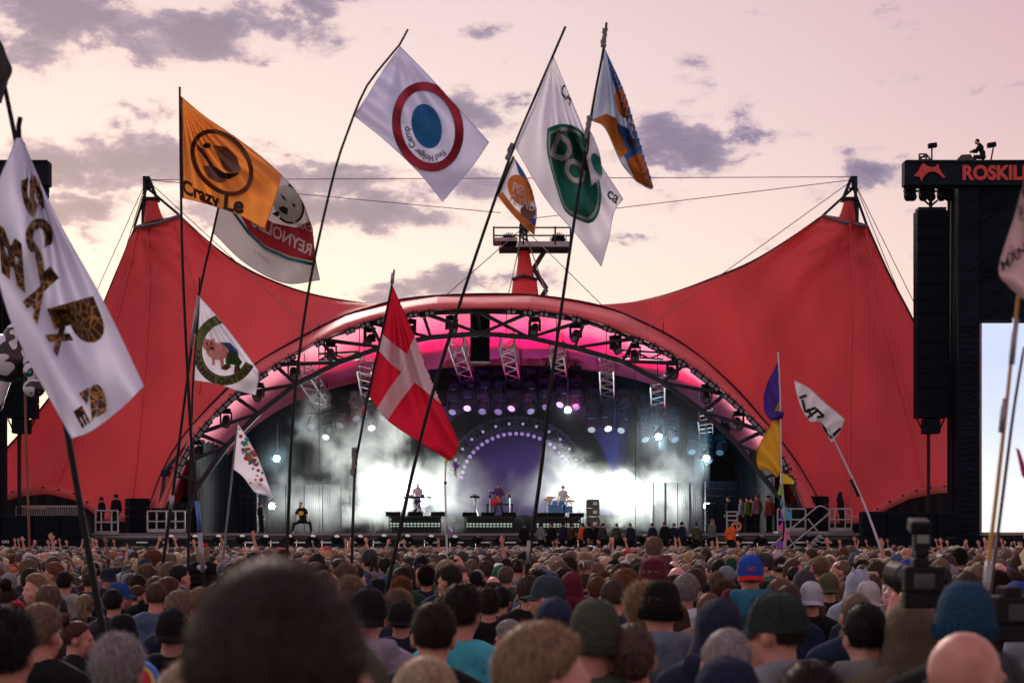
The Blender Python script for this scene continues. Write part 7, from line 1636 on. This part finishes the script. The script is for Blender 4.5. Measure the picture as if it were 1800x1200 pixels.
for x in (50, 66): mb = MB(); mb.ell(P(x + 2, 655, d - .46), (.035, .02, .04), 8, 6); mb.build('eye', mat('cow_eye', (.02, .16, .20), .3), t, smooth=True)
for x, y in ((47, 660), (75, 662)): mb = MB(); mb.ell(P(x, y, d - .36), (.05, .08, .12), 10, 8); mb.build('face_patch', mat('cow_black', (.012, .012, .015), .3), t, smooth=True)
for x in (54, 68): mb = MB(); mb.ell(P(x, 690, d - .54), (.018, .015, .014), 6, 5); mb.build('nostril', mat('cow_black'), t)
mb = MB(); mb.tube([P(43, 640, d + .1), P(46, 780, d), P(51, 930, d), P(55, 1062, d), Vector((P(56, 0, d).x, d, 1.0))], .022, 6); mb.build('pole', mat('rust_pole', (.16, .06, .035), .6), t)
mb = MB(); mb.prism([P(x, y, d + .2) for x, y in ((32, 596), (56, 612), (54, 626), (34, 622))], (0, 0, 0), (0, .03, 0)); mb.build('pink_ribbon', mat('pink_cloth', (.5, .16, .34), .8), t, fix=True)
# --- bunting pole
t = flagpole('slim pole strung with violet, yellow and many-coloured pennants', [(1368, 619), (1371, 700), (1373, 820), (1376, 900), (1381, 990)], 46, 2.6, m=mat('silver_pole'), tape=((((1371, 860), (1373, 895)), INK), (((1377, 915), (1379, 950)), INK)))
C = Cloth([[(1369, 634), (1360, 652), (1350, 672), (1343, 694)], [(1369, 660), (1361, 682), (1353, 700), (1344, 722)], [(1370, 682), (1366, 705), (1364, 722), (1356, 738)], [(1370, 700), (1374, 722), (1378, 726), (1370, 745)]], 46, [(1.4, .8, .12, 0, 1)], 24); C.build('violet_flag', clothmat('violet_cloth', (.055, .025, .22), .25), t)
C = Cloth([[(1369, 703), (1362, 725), (1352, 752), (1338, 775)], [(1370, 740), (1364, 762), (1352, 785), (1330, 800)], [(1371, 780), (1365, 795), (1352, 806), (1334, 822)], [(1373, 818), (1372, 826), (1366, 838), (1352, 826)]], 46, [(1.7, 1.1, .14, 0, 1)], 24); C.build('yellow_flag', clothmat('mustard_cloth', (.55, .30, .03), .3), t)
for col, pl in (((.7, .52, .02), ((1373, 829), (1397, 845), (1394, 850), (1374, 850))), ((.25, .45, .05), ((1372, 850), (1378, 868), (1377, 872), (1367, 868))), ((.05, .32, .38), ((1372, 878), (1379, 882), (1378, 890), (1372, 888))), ((.06, .36, .60), ((1380, 888), (1393, 908), (1390, 912), (1381, 914))), ((.16, .05, .34), ((1372, 892), (1378, 912), (1373, 916))), ((.60, .06, .30), ((1366, 928), (1376, 918), (1376, 932))), ((.60, .12, .36), ((1380, 925), (1390, 946), (1378, 952))), ((.22, .07, .42), ((1358, 955), (1374, 949), (1376, 963), (1368, 964))), ((.24, .08, .44), ((1379, 958), (1388, 972), (1381, 974)))):
    mb = MB(); mb.prism([P(x, y, 45.9) for x, y in pl], (0, 0, 0), (0, .03, 0)); mb.build('pennant', mat('bunting_%03d' % int(col[0] * 1000 + col[2] * 77), col, .8), t, fix=True)
mb = MB(); mb.tube([P(1374, 828, 45.85), P(1378, 880, 45.85), P(1381, 930, 45.85), P(1378, 975, 45.85)], .012, 4); mb.build('string', SILV, t)
# --- white lettered flag on a leaning pole
t = flagpole('white flag with bold black strokes on a leaning white pole', [(1456, 752), (1484, 810), (1520, 888), (1552, 975)], 38, 2.7, m=mat('white_pole', (.5, .5, .55), .4), tape=((((1495, 842), (1510, 872)), INK),))
C = Cloth([[(1396, 668), (1424, 684), (1454, 711), (1485, 737)], [(1401, 694), (1428, 711, -.05), (1455, 730), (1481, 748)], [(1410, 720), (1432, 732), (1455, 748, .05), (1475, 760)], [(1424, 741), (1440, 742), (1450, 757), (1462, 777)]], 38, [(1.8, .9, .12, 0, 0)]); C.build('cloth', clothmat('plain_white_cloth', (.60, .58, .64), .3), t)
def stroke(*p, w=4.6):
    out = []
    for a, b in zip(p, p[1:]):
        dx, dy = b[0] - a[0], b[1] - a[1]; L = math.hypot(dx, dy); nx, ny = -dy / L * w / 2, dx / L * w / 2; out.append(poly((a[0] + nx, a[1] + ny), (b[0] + nx, b[1] + ny), (b[0] - nx, b[1] - ny), (a[0] - nx, a[1] - ny)))
    return out
C.print_('painted_strokes', INK, t, stroke((1405, 699), (1418, 694)) + stroke((1410, 702), (1416, 724), (1434, 716)) + stroke((1418, 735), (1436, 722)) + stroke((1427, 732), (1420, 718)) + stroke((1434, 718), (1448, 731), (1436, 733)) + stroke((1440, 742), (1449, 752), (1456, 766)) + stroke((1459, 769), (1478, 752)), .03, 3)
# --- far right: patched flag and yellow pole, close to the lens
t = flagpole('pale patched flag on a yellow pole taped in silver at the picture edge', [(1818, 330), (1800, 440), (1779, 620), (1764, 760), (1748, 900), (1732, 1030)], 6.3, 5.0, m=mat('yellow_pole', (.42, .22, .03), .45), tape=((((1786, 560), (1778, 640)), SILV), (((1766, 700), (1760, 760)), SILV), (((1738, 985), (1729, 1060)), SILV)))
C = Cloth([[(1830, 250), (1822, 260), (1815, 275), (1808, 290)], [(1850, 340), (1826, 350, .03), (1804, 360), (1786, 372)], [(1850, 440), (1822, 450), (1790, 465, -.04), (1756, 472)], [(1850, 540), (1830, 538), (1806, 530), (1774, 505)]], 6.2, [(.6, 1.6, .03, 0, 0)], 24)
PM = bpy.data.materials.new('patched_cloth'); PM.use_nodes = True; n_ = PM.node_tree; b = n_.nodes['Principled BSDF']; b.inputs['Roughness'].default_value = .85
tc = n_.nodes.new('ShaderNodeTexCoord'); nz = n_.nodes.new('ShaderNodeTexNoise'); nz.inputs['Scale'].default_value = 14; nz.inputs['Detail'].default_value = 3; nz.inputs['Distortion'].default_value = 1; n_.links.new(tc.outputs['Object'], nz.inputs['Vector']); rp = n_.nodes.new('ShaderNodeValToRGB'); e = rp.color_ramp.elements; e[0].position = .45; e[0].color = (.50, .34, .34, 1); e[1].position = .6; e[1].color = (.12, .06, .10, 1); n_.links.new(nz.outputs[0], rp.inputs[0]); n_.links.new(rp.outputs[0], b.inputs['Base Color'])
C.build('cloth', clothmat('pinkish_cloth', (.50, .36, .38), .35), t); C.print_('patch_print', PM, t, [poly((1800, 300), (1830, 300), (1840, 420), (1806, 440), (1770, 450), (1786, 372))], .012)
C.print_('lettering', INK, t, textp('MAN', (1762, 478), (44, -34), (-4, -18), 1), .016)
t = flagpole('dark pole leaning behind the yellow taped pole', [(1800, 610), (1782, 720), (1764, 860), (1746, 1000)], 6.9, 4.6, m=mat('plum_pole', (.05, .02, .035), .35))
mb = MB(); mb.prism([P(x, y, 6.85) for x, y in ((1787, 787), (1792, 790), (1806, 830), (1806, 845), (1797, 835))], (0, 0, 0), (0, .01, 0)); mb.build('pink_ribbon', mat('dark_pink', (.35, .02, .12), .7), t, fix=True)
sg = thing('paper_sign', 'small cream paper held up at the picture edge', 'sign', P(1798, 985, 14)); mb = MB(); mb.prism([P(x, y, 14) for x, y in ((1792, 975), (1806, 958), (1812, 990), (1800, 998))], (0, 0, 0), (0, .01, 0)); mb.build('paper', mat('cream_paper', (.62, .56, .36), .7), sg, fix=True)
